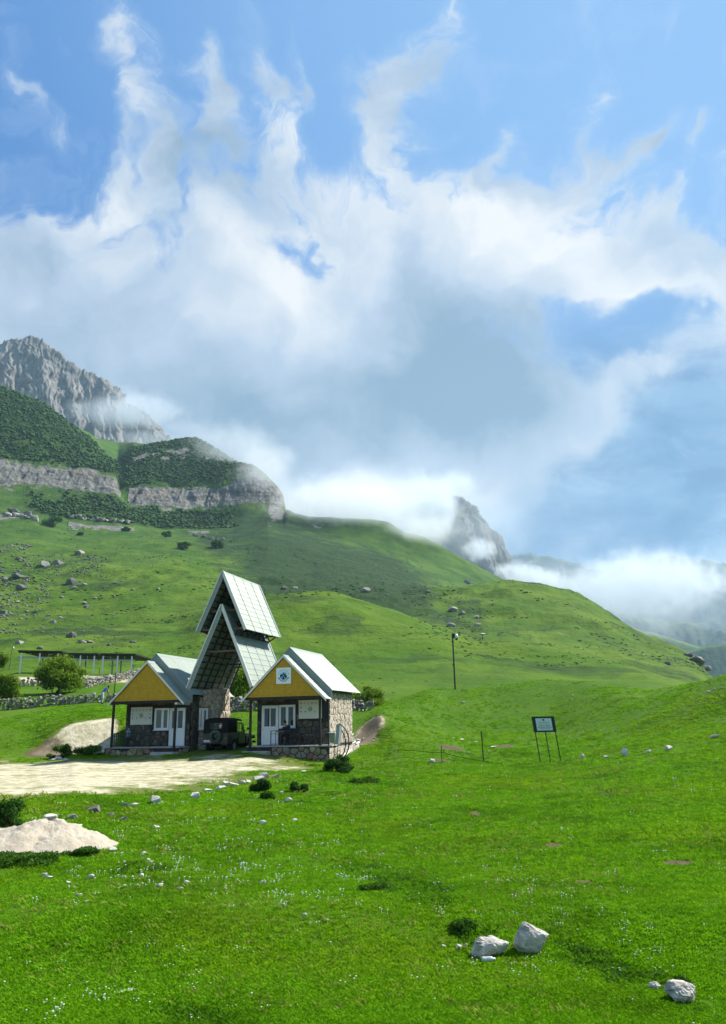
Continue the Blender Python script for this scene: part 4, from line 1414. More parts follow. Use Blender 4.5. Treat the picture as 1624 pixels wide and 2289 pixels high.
    window_unit(root, w0, w1, 0.93, 2.18, 1.33, 'window', 0.5 if sg > 0 else 0.55, ('glass', 'glass') if sg > 0 else ('curtained', 'curtained'))
    # railing
    r = empty('railing', (0, 0, 0))
    r.parent = root
    x0, x1 = (-0.72, 2.08) if sg > 0 else (-2.08, 0.36)
    for z in (0.78, 0.62, 0.09):
        MB().bar((x0, 0.0, z), (x1, 0.0, z), 0.03, 0.035 if z > 0.7 else 0.022).build('rail', M['black_metal'], r)
        xs = x1 if sg > 0 else x0
        MB().bar((xs + 0.06 * sg, 0.03, z), (xs + 0.06 * sg, 1.33, z), 0.03, 0.03).build('rail', M['black_metal'], r)
    n = int((x1 - x0) / baluster)
    for i in range(n + 1):
        x = x0 + (x1 - x0) * i / n
        w = 0.04 if i in (0, n) else 0.02
        MB().box((x - w / 2, -w / 2, 0.0), (x + w / 2, w / 2, 0.78)).build('baluster', M['black_metal'], r)
    for i in range(1, 6):
        y = 1.33 * i / 6
        xs = (x1 if sg > 0 else x0) + 0.06 * sg
        MB().box((xs - 0.01, y - 0.01, 0.0), (xs + 0.01, y + 0.01, 0.78)).build('baluster', M['black_metal'], r)
    return root


right_cabin = cabin('stone cabin with emblem sign on its yellow gable, door at its left', -2.30, 1, -0.32, -0.86, 0.27, 5)
left_cabin = cabin('stone cabin without a gable sign, door at its right, beside the sand bank', -10.92, -1, -0.45, -0.38, 0.125, 25)

# white gutters
g = MB().box((1.98, -0.15, 2.33), (2.12, 3.2, 2.345)).box((1.98, -0.15, 2.345), (1.995, 3.2, 2.44)).box((2.105, -0.15, 2.345), (2.12, 3.2, 2.44)).box((1.995, -0.15, 2.345), (2.105, -0.135, 2.44))
g.build('gutter', M['white_trim'], left_cabin)
MB().box((-2.86, 0.25, 2.40), (-2.20, 0.62, 2.47)).build('gutter', M['white_trim'], right_cabin)

# ------------------------------------------------------------------ the tall gate roof in two tiers
gate = empty('gate_roof', L2W(-6.27, 0.1), -PSI, 'tall steep two tiered metal gate roof standing between the two cabins', 'gate')
D0, D1 = 0.0, 5.1


def tier(apex, foot, zfoot, sheets, inner_purlins):
    for s in (-1, 1):
        slope(gate, (0, apex), (s * foot, zfoot), D0, D1, M['roof'], sheets)
        ux, uz = s * foot, zfoot - apex
        ln = math.hypot(ux, uz)
        nx, nz = (-uz / ln * s, ux / ln * s)       # outward normal
        inn = -1
        # purlins (along the depth) and rafters (down the slope), below the sheets
        k = int(ln / inner_purlins)
        for i in range(k + 1):
            t = 0.06 + (0.97 - 0.06) * i / k
            p = (ux * t - nx * 0.06 * 1, apex + uz * t - abs(nz) * 0.0 - 0.05)
            MB().bar((p[0], D0 + 0.05, p[1]), (p[0], D1 - 0.05, p[1]), 0.05, 0.05).build('purlin', M['dark_wood'], gate)
        for j in range(7):
            b = D0 + 0.06 + (D1 - D0 - 0.12) * j / 6
            MB().bar((ux * 0.03 - nx * 0.12, b, apex + uz * 0.03 - 0.10), (ux * 0.985 - nx * 0.12, b, apex + uz * 0.985 - 0.06), 0.07, 0.09, up=(0, 1, 0)).build('rafter', M['dark_wood'], gate)
        # edge boards, front and back: broad on the shaded side
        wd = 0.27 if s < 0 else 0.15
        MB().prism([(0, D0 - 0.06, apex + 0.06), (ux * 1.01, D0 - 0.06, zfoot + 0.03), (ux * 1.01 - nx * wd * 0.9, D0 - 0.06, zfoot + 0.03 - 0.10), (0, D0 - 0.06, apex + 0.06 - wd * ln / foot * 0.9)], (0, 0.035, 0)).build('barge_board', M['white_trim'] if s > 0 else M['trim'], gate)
        MB().bar((ux * 0.01 + nx * 0.03, D0 - 0.075, apex + 0.04), (ux * 1.01 + nx * 0.03, D0 - 0.075, zfoot + 0.03), 0.05, 0.05, up=(0, 1, 0)).build('edge_flashing', M['white_trim'], gate)
        MB().bar((ux * 0.01, D1 + 0.02, apex + 0.02), (ux * 1.0, D1 + 0.02, zfoot + 0.02), 0.06, 0.16, up=(0, 1, 0)).build('barge_board', M['trim'], gate)
    ridge_cap(gate, 0, apex, D0 - 0.06, D1 + 0.06, M['roof'], 0.10, 2.2)


tier(7.93, 2.04, 3.20, 4, 0.42)
tier(9.91, 1.57, 6.44, 4, 0.42)
# cross ties and the braced frames that carry the upper tier
for (z, hw, th, mt) in ((5.28, 1.10, 0.10, 'old_wood'), (7.63, 0.97, 0.10, 'old_wood'), (4.68, 1.34, 0.08, 'dark_wood')):
    for b in (0.35, 2.6, 4.75):
        MB().bar((-hw, b, z), (hw, b, z), 0.10, th).build('tie_beam', M[mt], gate)
for s in (-1, 1):
    x0, x1 = s * 0.83, s * 1.18
    MB().bar((x0, 0.1, 6.19), (x0, 5.0, 6.19), 0.07, 0.07).build('truss_chord', M['dark_wood'], gate)
    MB().bar((x0, 0.1, 6.92), (x0, 5.0, 6.92), 0.07, 0.07).build('truss_chord', M['dark_wood'], gate)
    n = 6
    for i in range(n):
        b0, b1 = 0.15 + 4.8 * i / n, 0.15 + 4.8 * (i + 1) / n
        MB().bar((x0 + 0.002 * s, b0, 6.19), (x0 + 0.002 * s, b1, 6.92), 0.06, 0.06).build('truss_brace', M['dark_wood'], gate)
        MB().bar((x0 + 0.065 * s, b1, 6.19), (x0 + 0.065 * s, b0, 6.92), 0.06, 0.06).build('truss_brace', M['dark_wood'], gate)
    for b in (0.12, 1.7, 3.4, 4.96):
        MB().bar((s * 0.62, b, 6.53), (s * 1.46, b, 6.53), 0.07, 0.09).build('bracket', M['old_wood' if b < 1 else 'dark_wood'], gate)
        MB().bar((s * 0.83, b, 6.19), (s * 1.42, b, 6.55), 0.06, 0.06).build('bracket', M['dark_wood'], gate)

# ------------------------------------------------------------------ the round stone tower under the gate's left foot
TC, TR = (-8.78, 3.62), 1.25
tower = empty('stone_tower', L2W(TC[0], TC[1]), -PSI, 'round stone tower with a narrow white window under the left foot of the tall roof', 'tower')
tw = MB().lathe([(TR, -1.2), (TR, 3.30), (TR - 0.2, 3.35), (0.0, 3.37)], 40)
tw.build('wall', M['mortar'], tower)
WA = math.radians(-74.5)            # window's direction on the drum
stone_field(tower, [(0.0, -0.45, 2 * math.pi * TR * 0.74, 3.31)], 0.20, M['stone_wall'],
            lambda u, v, w: ((TR + w) * math.cos(-2.55 + u / TR), (TR + w) * math.sin(-2.55 + u / TR), v), 0.055,
            [((WA + 2.55) * TR - 0.36, 0.75, (WA + 2.55) * TR + 0.36, 2.2)], 0.42, 77, 1.6, limit=290, gap=0.007)
tf = window_unit(tower, -0.27, 0.27, 0.92, 2.14, -TR - 0.02, 'window', 0.42)
tf.rotation_euler = (0, 0, WA + math.pi / 2)

# ------------------------------------------------------------------ things on and beside the cabins
def place_L(name, a, b, z, label, cat, group=None, rz=0.0):
    return empty(name, L2W(a, b, z), -PSI + rz, label, cat, group)


def disc(r, y, n=20, c=(0, 0), a0=0.0, a1=2 * math.pi, r2=0.0, th=0.003):
    """a thin printed shape facing -y: disc, ring or arc"""
    mb = MB()
    k = n
    full = abs(a1 - a0 - 2 * math.pi) < 1e-6
    out = [(c[0] + r * math.cos(a0 + (a1 - a0) * i / k), c[1] + r * math.sin(a0 + (a1 - a0) * i / k)) for i in range(k + (0 if full else 1))]
    if r2 <= 0:
        mb.add([(x, y, z) for x, z in out], [tuple(range(len(out)))])
    else:
        inn = [(c[0] + r2 * math.cos(a0 + (a1 - a0) * i / k), c[1] + r2 * math.sin(a0 + (a1 - a0) * i / k)) for i in range(len(out))]
        m = len(out)
        mb.add([(x, y, z) for x, z in out] + [(x, y, z) for x, z in inn], [(i, (i + 1) % m, (i + 1) % m + m, i + m) for i in range(m if full else m - 1)])
    return mb


def poly_flat(pts, y):
    return MB().add([(x, y, z) for x, z in pts], [tuple(range(len(pts)))])


def emblem_sign():
    o = place_L('emblem_sign', -2.28, -0.055, 3.28, 'white square sign with a round blue mountain emblem on the yellow gable', 'sign')
    MB().box((-0.44, -0.012, 0.0), (0.44, 0.012, 0.88)).build('panel', M['sign_white'], o)
    cz = 0.44
    disc(0.225, -0.0135, 28, (0, cz)).build('emblem_disc', M['ink_blue'], o)
    mt = [(-0.205, cz + 0.03), (-0.19, cz + 0.075), (-0.12, cz + 0.07), (-0.06, cz + 0.085), (0.0, cz + 0.16), (0.035, cz + 0.12), (0.09, cz + 0.10), (0.13, cz + 0.04), (0.19, cz - 0.01), (0.207, cz - 0.05),
          (0.17, cz - 0.14), (0.09, cz - 0.20), (0.0, cz - 0.222), (-0.09, cz - 0.20), (-0.17, cz - 0.145), (-0.215, cz - 0.05)]
    poly_flat(mt, -0.0150).build('emblem_mountain', M['ink_navy'], o)
    for pts in ([(-0.05, cz + 0.06), (0.03, cz + 0.02), (0.02, cz - 0.05), (-0.03, cz - 0.01)], [(-0.12, cz - 0.05), (-0.07, cz - 0.02), (-0.05, cz - 0.12), (-0.10, cz - 0.14)], [(0.06, cz - 0.06), (0.11, cz - 0.08), (0.10, cz - 0.15), (0.03, cz - 0.17)],
                [(-0.16, cz - 0.10), (-0.12, cz - 0.09), (-0.10, cz - 0.17), (-0.14, cz - 0.155)]):
        poly_flat(pts, -0.0165).build('emblem_snow', M['ink_blue'], o)
    for i in range(26):                                # the small letters round the rim are too small to read: short strokes
        a = math.radians(8 + 164 * i / 25)
        if abs(a - math.pi / 2) < 0.16:
            continue
        c, s = math.cos(a) * 0.315, math.sin(a) * 0.315
        w, h = 0.009, 0.022
        tx, tz, rx, rz = -math.sin(a), math.cos(a), math.cos(a), math.sin(a)
        poly_flat([(c + tx * w * p + rx * h * q, cz + s + tz * w * p + rz * h * q) for p, q in ((-1, -1), (1, -1), (1, 1), (-1, 1))], -0.0135).build('rim_letter', M['ink_grey'], o)
    disc(0.042, -0.0135, 16, (0, cz + 0.345), r2=0.033).build('rim_knob', M['ink_blue'], o)
    disc(0.325, -0.0135, 22, (0, cz), math.radians(205), math.radians(335), 0.262).build('ribbon', M['ink_navy'], o)
    disc(0.303, -0.0150, 22, (0, cz), math.radians(211), math.radians(329), 0.284).build('ribbon_text', M['sign_white'], o)
    for s in (-1, 1):
        a = math.radians(270 + 65 * s)
        x, z = math.cos(a), math.sin(a)
        poly_flat([(x * 0.25, cz + z * 0.25), (x * 0.34, cz + z * 0.34), (x * 0.335 + 0.05 * s, cz + z * 0.335 + 0.045), (x * 0.26 + 0.012 * s, cz + z * 0.26 + 0.02)], -0.0135).build('ribbon_end', M['ink_navy'], o)


emblem_sign()
ANIMAL = []
for i in range(6):
    r = random.Random(50 + i)
    n = 11
    pts = []
    for k in range(n):
        a = 2 * math.pi * k / n
        q = r.uniform(0.7, 1.1) * (1.0 if math.sin(a) > 0 else r.uniform(0.5, 1.1))
        pts.append((0.062 * math.cos(a) * q, 0.036 * math.sin(a) * q))
    ANIMAL.append(poly_flat(pts, 0).mesh('animal_picture', M['ink_grey' if i % 3 else 'ink']))


def info_board(a, b, z, w, h, label, seed):
    o = place_L('info_board', a, b, z, label, 'poster')
    MB().box((-w / 2, 0, 0), (w / 2, 0.02, h)).build('sheet', M['paper'], o, 0.003)
    r = random.Random(seed)
    k = 0
    for row, n in ((0.83, 6), (0.60, 4), (0.38, 5)):
        for i in range(n):
            x = -w * 0.40 + w * 0.80 * i / (n - 1)
            if abs(x) < w * 0.19 and row < 0.8:
                continue
            put('picture', ANIMAL[(k * 5 + seed) % 6], o, (x, -0.002, h * row), (0, r.uniform(-0.1, 0.1), 0), r.uniform(0.8, 1.15))
            put('caption', CAPTION, o, (x, -0.002, h * row - 0.06))
            k += 1
    rr = random.Random(seed + 1)
    pts = [(0.17 * math.cos(2 * math.pi * i / 15) * rr.uniform(0.6, 1.15), h * 0.52 + 0.16 * math.sin(2 * math.pi * i / 15) * rr.uniform(0.6, 1.15)) for i in range(15)]
    poly_flat(pts, -0.0025).build('map', M['ink_green'], o)
    return o


CAPTION = MB().box((-0.05, -0.0005, -0.005), (0.05, 0.0, 0.005)).mesh('caption', M['ink_grey'])
info_board(-1.20, 1.26, 1.40, 1.38, 1.02, 'white animal poster on the wall right of the window of the cabin with the emblem', 3)
info_board(-11.98, 1.26, 1.25, 1.46, 1.02, 'white animal poster on the wall left of the window of the cabin without an emblem', 8)

# waste bin, jug and bench on the porches
o = place_L('waste_bin', 0.46, 0.25, 0.10, 'small grey metal waste bin hung on the right corner of the porch with the bench', 'bin')
MB().lathe([(0.11, 0.0), (0.13, 0.02), (0.155, 0.50), (0.165, 0.52), (0.15, 0.52), (0.125, 0.06), (0.0, 0.05)], 18).build('bucket', M['steel'], o)
MB().box((-0.22, -0.20, 0.50), (-0.165, 0.2, 0.54)).box((-0.26, -0.03, -0.1), (-0.20, 0.03, 0.9)).build('bracket', M['black_metal'], o)
MB().box((-0.19, -0.19, 0.525), (0.19, 0.19, 0.55)).build('lid', M['pvc'], o, 0.01)
o = place_L('water_jug', -12.45, 0.75, 0.55, 'pale blue plastic water jug on a dark stand behind the left porch railing', 'water jug')
m_, nt_, b_ = new_mat('jug_plastic', 0.15, 0.5)
b_.inputs['Base Color'].default_value = (0.22, 0.34, 0.42, 1); b_.inputs['Transmission Weight'].default_value = 0.35
M['jug'] = m_
MB().lathe([(0.0, 0.0), (0.13, 0.0), (0.14, 0.03), (0.14, 0.12), (0.13, 0.14), (0.14, 0.16), (0.14, 0.30), (0.12, 0.36), (0.05, 0.41), (0.04, 0.46), (0.0, 0.46)], 18).build('bottle', M['jug'], o)
MB().lathe([(0.0, 0.455), (0.045, 0.455), (0.045, 0.49), (0.0, 0.49)], 14).build('cap', M['ink_blue'], o)
o = place_L('stand', -12.45, 0.75, 0.0, 'dark square stand under the pale blue water jug', 'stand')
for sx in (-1, 1):
    for sy in (-1, 1):
        MB().box((sx * 0.16 - 0.02, sy * 0.16 - 0.02, 0), (sx * 0.16 + 0.02, sy * 0.16 + 0.02, 0.51)).build('leg', M['dark_wood'], o)
MB().box((-0.19, -0.19, 0.51), (0.19, 0.19, 0.548)).build('top', M['dark_wood'], o)
o = place_L('bench', -1.55, 0.90, 0.0, 'dark wooden bench on the porch behind the sparse railing', 'bench')
for x in (-0.85, 0.0, 0.85):
    MB().box((x - 0.03, -0.17, 0), (x + 0.03, -0.11, 0.42)).build('leg', M['dark_wood'], o)
    MB().box((x - 0.03, 0.13, 0), (x + 0.03, 0.19, 0.42)).build('leg', M['dark_wood'], o)
for y in (-0.19, -0.06, 0.07):
    MB().box((-0.95, y, 0.42), (0.95, y + 0.115, 0.455)).build('seat_plank', M['dark_wood'], o)


# ------------------------------------------------------------------ people: one continuous skin each
def person(name, loc, rz, label, joints, bones, cloth, hair=None, root=0):
    """joints: (x, y, z, radius, cloth index); bones: pairs. cloth: list of materials"""
    top = empty(name, loc, rz, label, 'person')
    me = bpy.data.meshes.new('body')
    me.from_pydata([j[:3] for j in joints], bones, [])
    ob = bpy.data.objects.new('body', me)
    COL.objects.link(ob)
    sk = ob.modifiers.new('skin', 'SKIN')
    sk.use_smooth_shade = True
    for i, j in enumerate(joints):
        sv = me.skin_vertices[0].data[i]
        sv.radius = (j[3], j[3] * (j[5] if len(j) > 5 else 1.0))
        sv.use_root = (i == root)
    ss = ob.modifiers.new('smooth', 'SUBSURF')
    ss.levels = ss.render_levels = 2
    bpy.context.view_layer.update()
    dg = bpy.context.evaluated_depsgraph_get()
    new = bpy.data.meshes.new_from_object(ob.evaluated_get(dg))
    ob.modifiers.clear()
    ob.data = new
    new.materials.clear()
    for m in cloth:
        new.materials.append(m)
    # every face wears what its nearest bone wears
    segs = [(np.array(joints[a][:3]), np.array(joints[b][:3]), joints[b][4]) for a, b in bones]
    for p in new.polygons:
        c = np.array(p.center)
        best, wi = 1e9, 0
        for a, b, k in segs:
            t = np.clip(np.dot(c - a, b - a) / (np.dot(b - a, b - a) + 1e-9), 0, 1)
            dd = np.linalg.norm(c - a - (b - a) * t)
            if dd < best:
                best, wi = dd, k
        p.material_index = wi
        p.use_smooth = True
    new.name = 'body'
    ob.parent = top
    return top


def hair_cap(parent, c, r, fwd, mat):
    """hair over the back and crown of a head at c, face towards fwd"""
    bm = bmesh.new()
    bmesh.ops.create_icosphere(bm, subdivisions=3, radius=1)
    f = Vector(fwd).normalized()
    for v in bm.verts:
        k = max(0, v.co.dot(f)) * max(0, 0.75 - v.co.z)
        low = max(0, -0.55 - v.co.z)
        v.co = v.co * (1 - 0.30 * min(1, k * 2.4) - 0.35 * low) + Vector((0, 0, 0.03 + 0.02 * math.sin(v.co.x * 19) * math.cos(v.co.y * 17)))
        v.co = Vector((v.co.x * r[0], v.co.y * r[1], v.co.z * r[2])) + Vector(c)
    me = bpy.data.meshes.new('hair')
    bm.to_mesh(me); bm.free()
    me.materials.append(mat)
    me.polygons.foreach_set('use_smooth', [True] * len(me.polygons))
    return put('hair', me, parent)


def hand(j, b, wrist, d, side, cl, s=1.0):
    """palm, four fingers and a thumb grown from the joint index 'wrist', pointing along d; fingers fan along 'side'"""
    w = Vector(j[wrist][:3])
    d, sd = Vector(d).normalized(), Vector(side).normalized()
    up = d.cross(sd)
    palm = w + d * 0.085 * s
    j.append((*palm, 0.030 * s, cl)); b.append((wrist, len(j) - 1))
    pi_ = len(j) - 1
    for k, ln in ((-1.4, 0.062), (-0.5, 0.075), (0.4, 0.08), (1.3, 0.07)):
        q = palm + sd * 0.017 * k * s + d * 0.03 * s
        j.append((*q, 0.0095 * s, cl)); b.append((pi_, len(j) - 1))
        q2 = q + d * ln * 0.55 * s - up * 0.006 * s
        j.append((*q2, 0.0085 * s, cl)); b.append((len(j) - 2, len(j) - 1))
        q3 = q2 + d * ln * 0.45 * s - up * 0.022 * s
        j.append((*q3, 0.007 * s, cl)); b.append((len(j) - 2, len(j) - 1))
    t = w + d * 0.035 * s + sd * 0.040 * s
    j.append((*t, 0.011 * s, cl)); b.append((wrist, len(j) - 1))
    t2 = t + d * 0.05 * s + sd * 0.02 * s - up * 0.012 * s
    j.append((*t2, 0.009 * s, cl)); b.append((len(j) - 2, len(j) - 1))


M['jacket'] = paint('dark_jacket', (0.016, 0.024, 0.055), 0.8, 0.3, 5.0, 0.2)
M['trousers'] = paint('dark_trousers', (0.014, 0.014, 0.017), 0.85, 0.25, 5.0, 0.2)
M['shirt'] = paint('blue_shirt', (0.010, 0.065, 0.42), 0.75, 0.2, 5.0, 0.2)
M['jeans'] = paint('pale_jeans', (0.40, 0.46, 0.50), 0.8, 0.15, 6.0, 0.2)
M['shoe'] = paint('shoe', (0.03, 0.03, 0.03), 0.6, 0.2, 5.0, 0.3)

# the man on the porch bench, leaning on his knees and looking to the left (x along the front, -y towards the camera)
J = [(0, 0.05, 0.53, 0.145, 1), (0.0, 0.02, 0.70, 0.15, 0), (-0.03, -0.06, 0.92, 0.165, 0), (-0.05, -0.11, 1.03, 0.10, 0), (-0.07, -0.15, 1.09, 0.055, 2), (-0.10, -0.18, 1.17, 0.088, 2), (-0.115, -0.19, 1.27, 0.082, 2),
     (-0.20, -0.19, 1.195, 0.026, 2), (-0.165, -0.19, 1.13, 0.042, 2)]
Bn = [(0, 1), (1, 2), (2, 3), (3, 4), (4, 5), (5, 6), (5, 7), (5, 8)]
for s in (-1, 1):
    i = len(J)
    J += [(s * 0.19 - 0.03, -0.08, 0.96, 0.068, 0), (s * 0.24 - 0.03, -0.20, 0.74, 0.052, 0), (s * 0.12 - 0.20, -0.40, 0.74, 0.042, 0), (s * 0.06 - 0.26, -0.44, 0.745, 0.030, 2)]
    Bn += [(2, i), (i, i + 1), (i + 1, i + 2), (i + 2, i + 3)]
    hand(J, Bn, i + 3, (-0.9, -0.25, -0.05), (0, 0.2, 1), 2)
    i = len(J)
    J += [(s * 0.10, -0.05, 0.52, 0.095, 1), (s * 0.13, -0.42, 0.53, 0.078, 1), (s * 0.13, -0.44, 0.30, 0.060, 1), (s * 0.13, -0.42, 0.09, 0.046, 1), (s * 0.13, -0.46, 0.045, 0.045, 3), (s * 0.14, -0.60, 0.035, 0.036, 3)]
    Bn += [(0, i), (i, i + 1), (i + 1, i + 2), (i + 2, i + 3), (i + 3, i + 4), (i + 4, i + 5)]
man = person('person', L2W(-2.42, 0.92, 0.0), -PSI, 'person in a dark blue jacket seated on the porch bench', J, Bn, [M['jacket'], M['trousers'], M['skin'], M['shoe']])
hair_cap(man, (-0.10, -0.17, 1.235), (0.098, 0.105, 0.115), (-0.9, -0.3, 0), M['hair'])

# the person bending over the dry stone wall, seen from behind and the left, head towards the right
J = [(0, 0, 0.92, 0.135, 1), (0.09, 0.06, 1.06, 0.125, 0), (0.24, 0.16, 1.24, 0.15, 0), (0.33, 0.21, 1.33, 0.09, 0), (0.38, 0.24, 1.36, 0.052, 2), (0.44, 0.27, 1.40, 0.09, 2), (0.50, 0.29, 1.42, 0.08, 2)]
Bn = [(0, 1), (1, 2), (2, 3), (3, 4), (4, 5), (5, 6)]
for s in (-1, 1):
    i = len(J)
    oy = s * 0.17
    J += [(0.29 - s * 0.07, 0.20 + oy * 0.8, 1.25, 0.066, 0), (0.40 - s * 0.07, 0.24 + oy, 1.02, 0.048, 2), (0.44 - s * 0.05, 0.28 + oy * 0.8, 0.80, 0.036, 2), (0.45 - s * 0.05, 0.29 + oy * 0.8, 0.74, 0.028, 2)]
    Bn += [(2, i), (i, i + 1), (i + 1, i + 2), (i + 2, i + 3)]
    hand(J, Bn, i + 3, (0.15, 0.2, -0.9), (0.7, -0.6, 0), 2)
    i = len(J)
    J += [(0.0 - s * 0.05, s * 0.09, 0.84, 0.10, 1), (0.03 - s * 0.05, s * 0.11, 0.48, 0.072, 1), (0.0 - s * 0.05, s * 0.11, 0.12, 0.050, 1), (0.01 - s * 0.05, s * 0.11, 0.05, 0.048, 3), (0.14 - s * 0.05, s * 0.12 + 0.03, 0.035, 0.036, 3)]
    Bn += [(0, i), (i, i + 1), (i + 1, i + 2), (i + 2, i + 3), (i + 3, i + 4)]
g_ = ground_at(231, 1573)
bender = person('person', Vector((g_.x, g_.y - 0.35, ground_z(g_.x, g_.y - 0.35))), 0.1, 'person in a blue shirt and pale jeans bending over the dry stone wall', J, Bn, [M['shirt'], M['jeans'], M['skin'], M['shoe']])
hair_cap(bender, (0.43, 0.26, 1.45), (0.105, 0.10, 0.105), (0.7, 0.4, -0.6), M['hair'])


# ------------------------------------------------------------------ the off-road car under the gate (x to its left, y forwards)
def wheel(parent, x, y, z, r=0.385, w=0.2):
    s = 1 if x > 0 else -1
    t = MB().lathe([(0.22, -w / 2), (r - 0.03, -w / 2), (r, -w / 2 + 0.03), (r, w / 2 - 0.03), (r - 0.03, w / 2), (0.22, w / 2)], 26, 'x', (x, y, z)).build('wheel', M['rubber'], parent)
    MB().lathe([(0.0, s * w * 0.30), (0.08, s * w * 0.36), (0.09, s * w * 0.22), (0.20, s * w * 0.2), (0.215, s * w * 0.45), (0.225, s * w * 0.45), (0.225, -s * w * 0.3)], 22, 'x', (x, y, z)).build('rim', M['steel'], t)
    MB().lathe([(r + 0.004, -0.06), (r + 0.012, -0.05), (r + 0.012, 0.05), (r + 0.004, 0.06)], 26, 'x', (x, y, z)).build('tread', M['rubber'], t)
    return t


def offroad_car():
    o = place_L('offroad_car', -6.98, 1.15, -0.42, 'dark green canvas topped off-road car parked under the gate roof', 'car')
    hw = 0.80
    body = MB()
    body.prism([(-hw, 0.0, 0.50), (-hw, 0.0, 1.12), (-hw, 2.30, 1.12), (-hw, 2.30, 0.50)], (2 * hw, 0, 0))
    body.prism([(-hw * 0.80, 2.30, 0.55), (-hw * 0.80, 2.30, 1.14), (-hw * 0.76, 3.42, 1.04), (-hw * 0.74, 3.52, 0.92), (-hw * 0.74, 3.52, 0.55)], (hw * 1.54, 0, 0))
    body.build('body', M['jeep'], o, 0.03)
    for s in (-1, 1):                                  # front and rear wings
        MB().prism([(s * hw * 0.78, 2.32, 0.95), (s * hw * 0.78, 3.50, 0.98), (s * hw * 0.78, 3.62, 0.90), (s * hw * 0.78, 3.64, 0.74), (s * hw * 0.78, 3.52, 0.74), (s * hw * 0.78, 3.46, 0.86), (s * hw * 0.78, 2.62, 0.86), (s * hw * 0.78, 2.42, 0.50), (s * hw * 0.78, 2.32, 0.50)], (s * 0.24, 0, 0)).build('fender', M['jeep'], o, 0.02)
        MB().prism([(s * hw, 0.42, 0.86), (s * hw, 0.52, 0.93), (s * hw, 1.12, 0.93), (s * hw, 1.24, 0.86), (s * hw, 1.36, 0.52), (s * hw, 1.28, 0.52), (s * hw, 1.16, 0.84), (s * hw, 0.50, 0.84), (s * hw, 0.40, 0.52), (s * hw, 0.32, 0.52)], (s * 0.07, 0, 0)).build('fender', M['jeep'], o, 0.01)
        for (y0, y1) in ((1.42, 2.24),):
            d = MB().box((min(s * hw, s * (hw + 0.022)), y0, 0.54), (max(s * hw, s * (hw + 0.022)), y1, 1.10)).build('door', M['jeep'], o, 0.012)
            MB().box((min(s * (hw + 0.02), s * (hw + 0.05)), y0 + 0.06, 0.98), (max(s * (hw + 0.02), s * (hw + 0.05)), y0 + 0.20, 1.01)).build('handle', M['steel'], d)
            wf = MB()
            xa, xb = min(s * hw, s * (hw - 0.03)), max(s * hw, s * (hw - 0.03))
            for (p, q) in (((y0, 1.10), (y0 + 0.06, 1.62)), ((y1, 1.10), (y1 - 0.20, 1.62)), ((y0 + 0.05, 1.62), (y1 - 0.20, 1.62)), ((1.86, 1.10), (1.84, 1.62)), ((y0, 1.12), (y1, 1.12))):
                wf.bar(((xa + xb) / 2, *p), ((xa + xb) / 2, *q), 0.035, 0.035, up=(1, 0, 0))
            wf.build('window_frame', M['jeep'], d)
        m_ = MB().lathe([(0.0, 0.0), (0.075, 0.0), (0.075, 0.02), (0.0, 0.03)], 14, 'y', (s * (hw + 0.16), 2.32, 1.34)).bar((s * hw, 2.34, 1.16), (s * (hw + 0.15), 2.33, 1.32), 0.015)
        m_.build('mirror', M['black_metal'], o)
        MB().lathe([(0.0, -0.03), (0.045, -0.03), (0.05, 0.0)], 12, 'y', (s * 0.66, 0.0, 0.84)).build('tail_light', M['ink_red'], o)
        MB().lathe([(0.06, 0.0), (0.09, 0.02), (0.095, 0.05), (0.08, 0.06), (0.0, 0.075)], 16, 'y', (s * 0.47, 3.50, 0.82)).build('headlight', M['pvc'], o)
    # canvas top: hoops sag a little between them
    top = MB()
    rows = []
    for y, k in ((0.04, 0.0), (0.30, 0.02), (0.62, -0.005), (0.95, 0.02), (1.28, -0.005), (1.62, 0.015), (2.02, -0.02)):
        prof = [(-hw + 0.01, 1.12), (-hw + 0.03, 1.55), (-hw + 0.07, 1.78 + k), (-hw + 0.16, 1.90 + k), (-0.35, 1.955 + k), (0, 1.965 + k), (0.35, 1.955 + k), (hw - 0.16, 1.90 + k), (hw - 0.07, 1.78 + k), (hw - 0.03, 1.55), (hw - 0.01, 1.12)]
        rows.append([(x, y, z) for x, z in prof])
    n = len(rows[0])
    vs = [p for r in rows for p in r]
    fs = []
    for i in range(len(rows) - 1):
        for k in range(n - 1):
            if (k in (0, 1, n - 2, n - 3)) and rows[i][0][1] >= 1.28:
                continue                               # doors and their windows stay open here
            fs.append((i * n + k, i * n + k + 1, (i + 1) * n + k + 1, (i + 1) * n + k))
    top.add(vs, fs, True)
    ct = top.build('canvas_top', M['canvas'], o)
    so = ct.modifiers.new('cloth', 'SOLIDIFY'); so.thickness = 0.015
    # back curtain with its rounded window
    bk = MB()
    x0, x1, z0, z1 = -0.40, 0.40, 1.34, 1.68
    outer = [(-hw + 0.01, 1.12), (hw - 0.01, 1.12), (hw - 0.03, 1.55), (hw - 0.07, 1.78), (hw - 0.16, 1.90), (0.35, 1.955), (-0.35, 1.955), (-hw + 0.16, 1.90), (-hw + 0.07, 1.78), (-hw + 0.03, 1.55)]
    inner = [(x0 + 0.05, z0), (x1 - 0.05, z0), (x1, z0 + 0.08), (x1, z1 - 0.08), (x1 - 0.06, z1), (0.2, z1), (-0.2, z1), (x0 + 0.06, z1), (x0, z1 - 0.08), (x0, z0 + 0.08)]
    m = len(outer)
    bk.add([(x, 0.03, z) for x, z in outer] + [(x, 0.03, z) for x, z in inner], [(i, (i + 1) % m, (i + 1) % m + m, i + m) for i in range(m)])
    bb = bk.build('back_curtain', M['canvas'], o)
    so = bb.modifiers.new('cloth', 'SOLIDIFY'); so.thickness = 0.012
    g, gnt, gb = new_mat('car_glass', 0.05, 0.5)
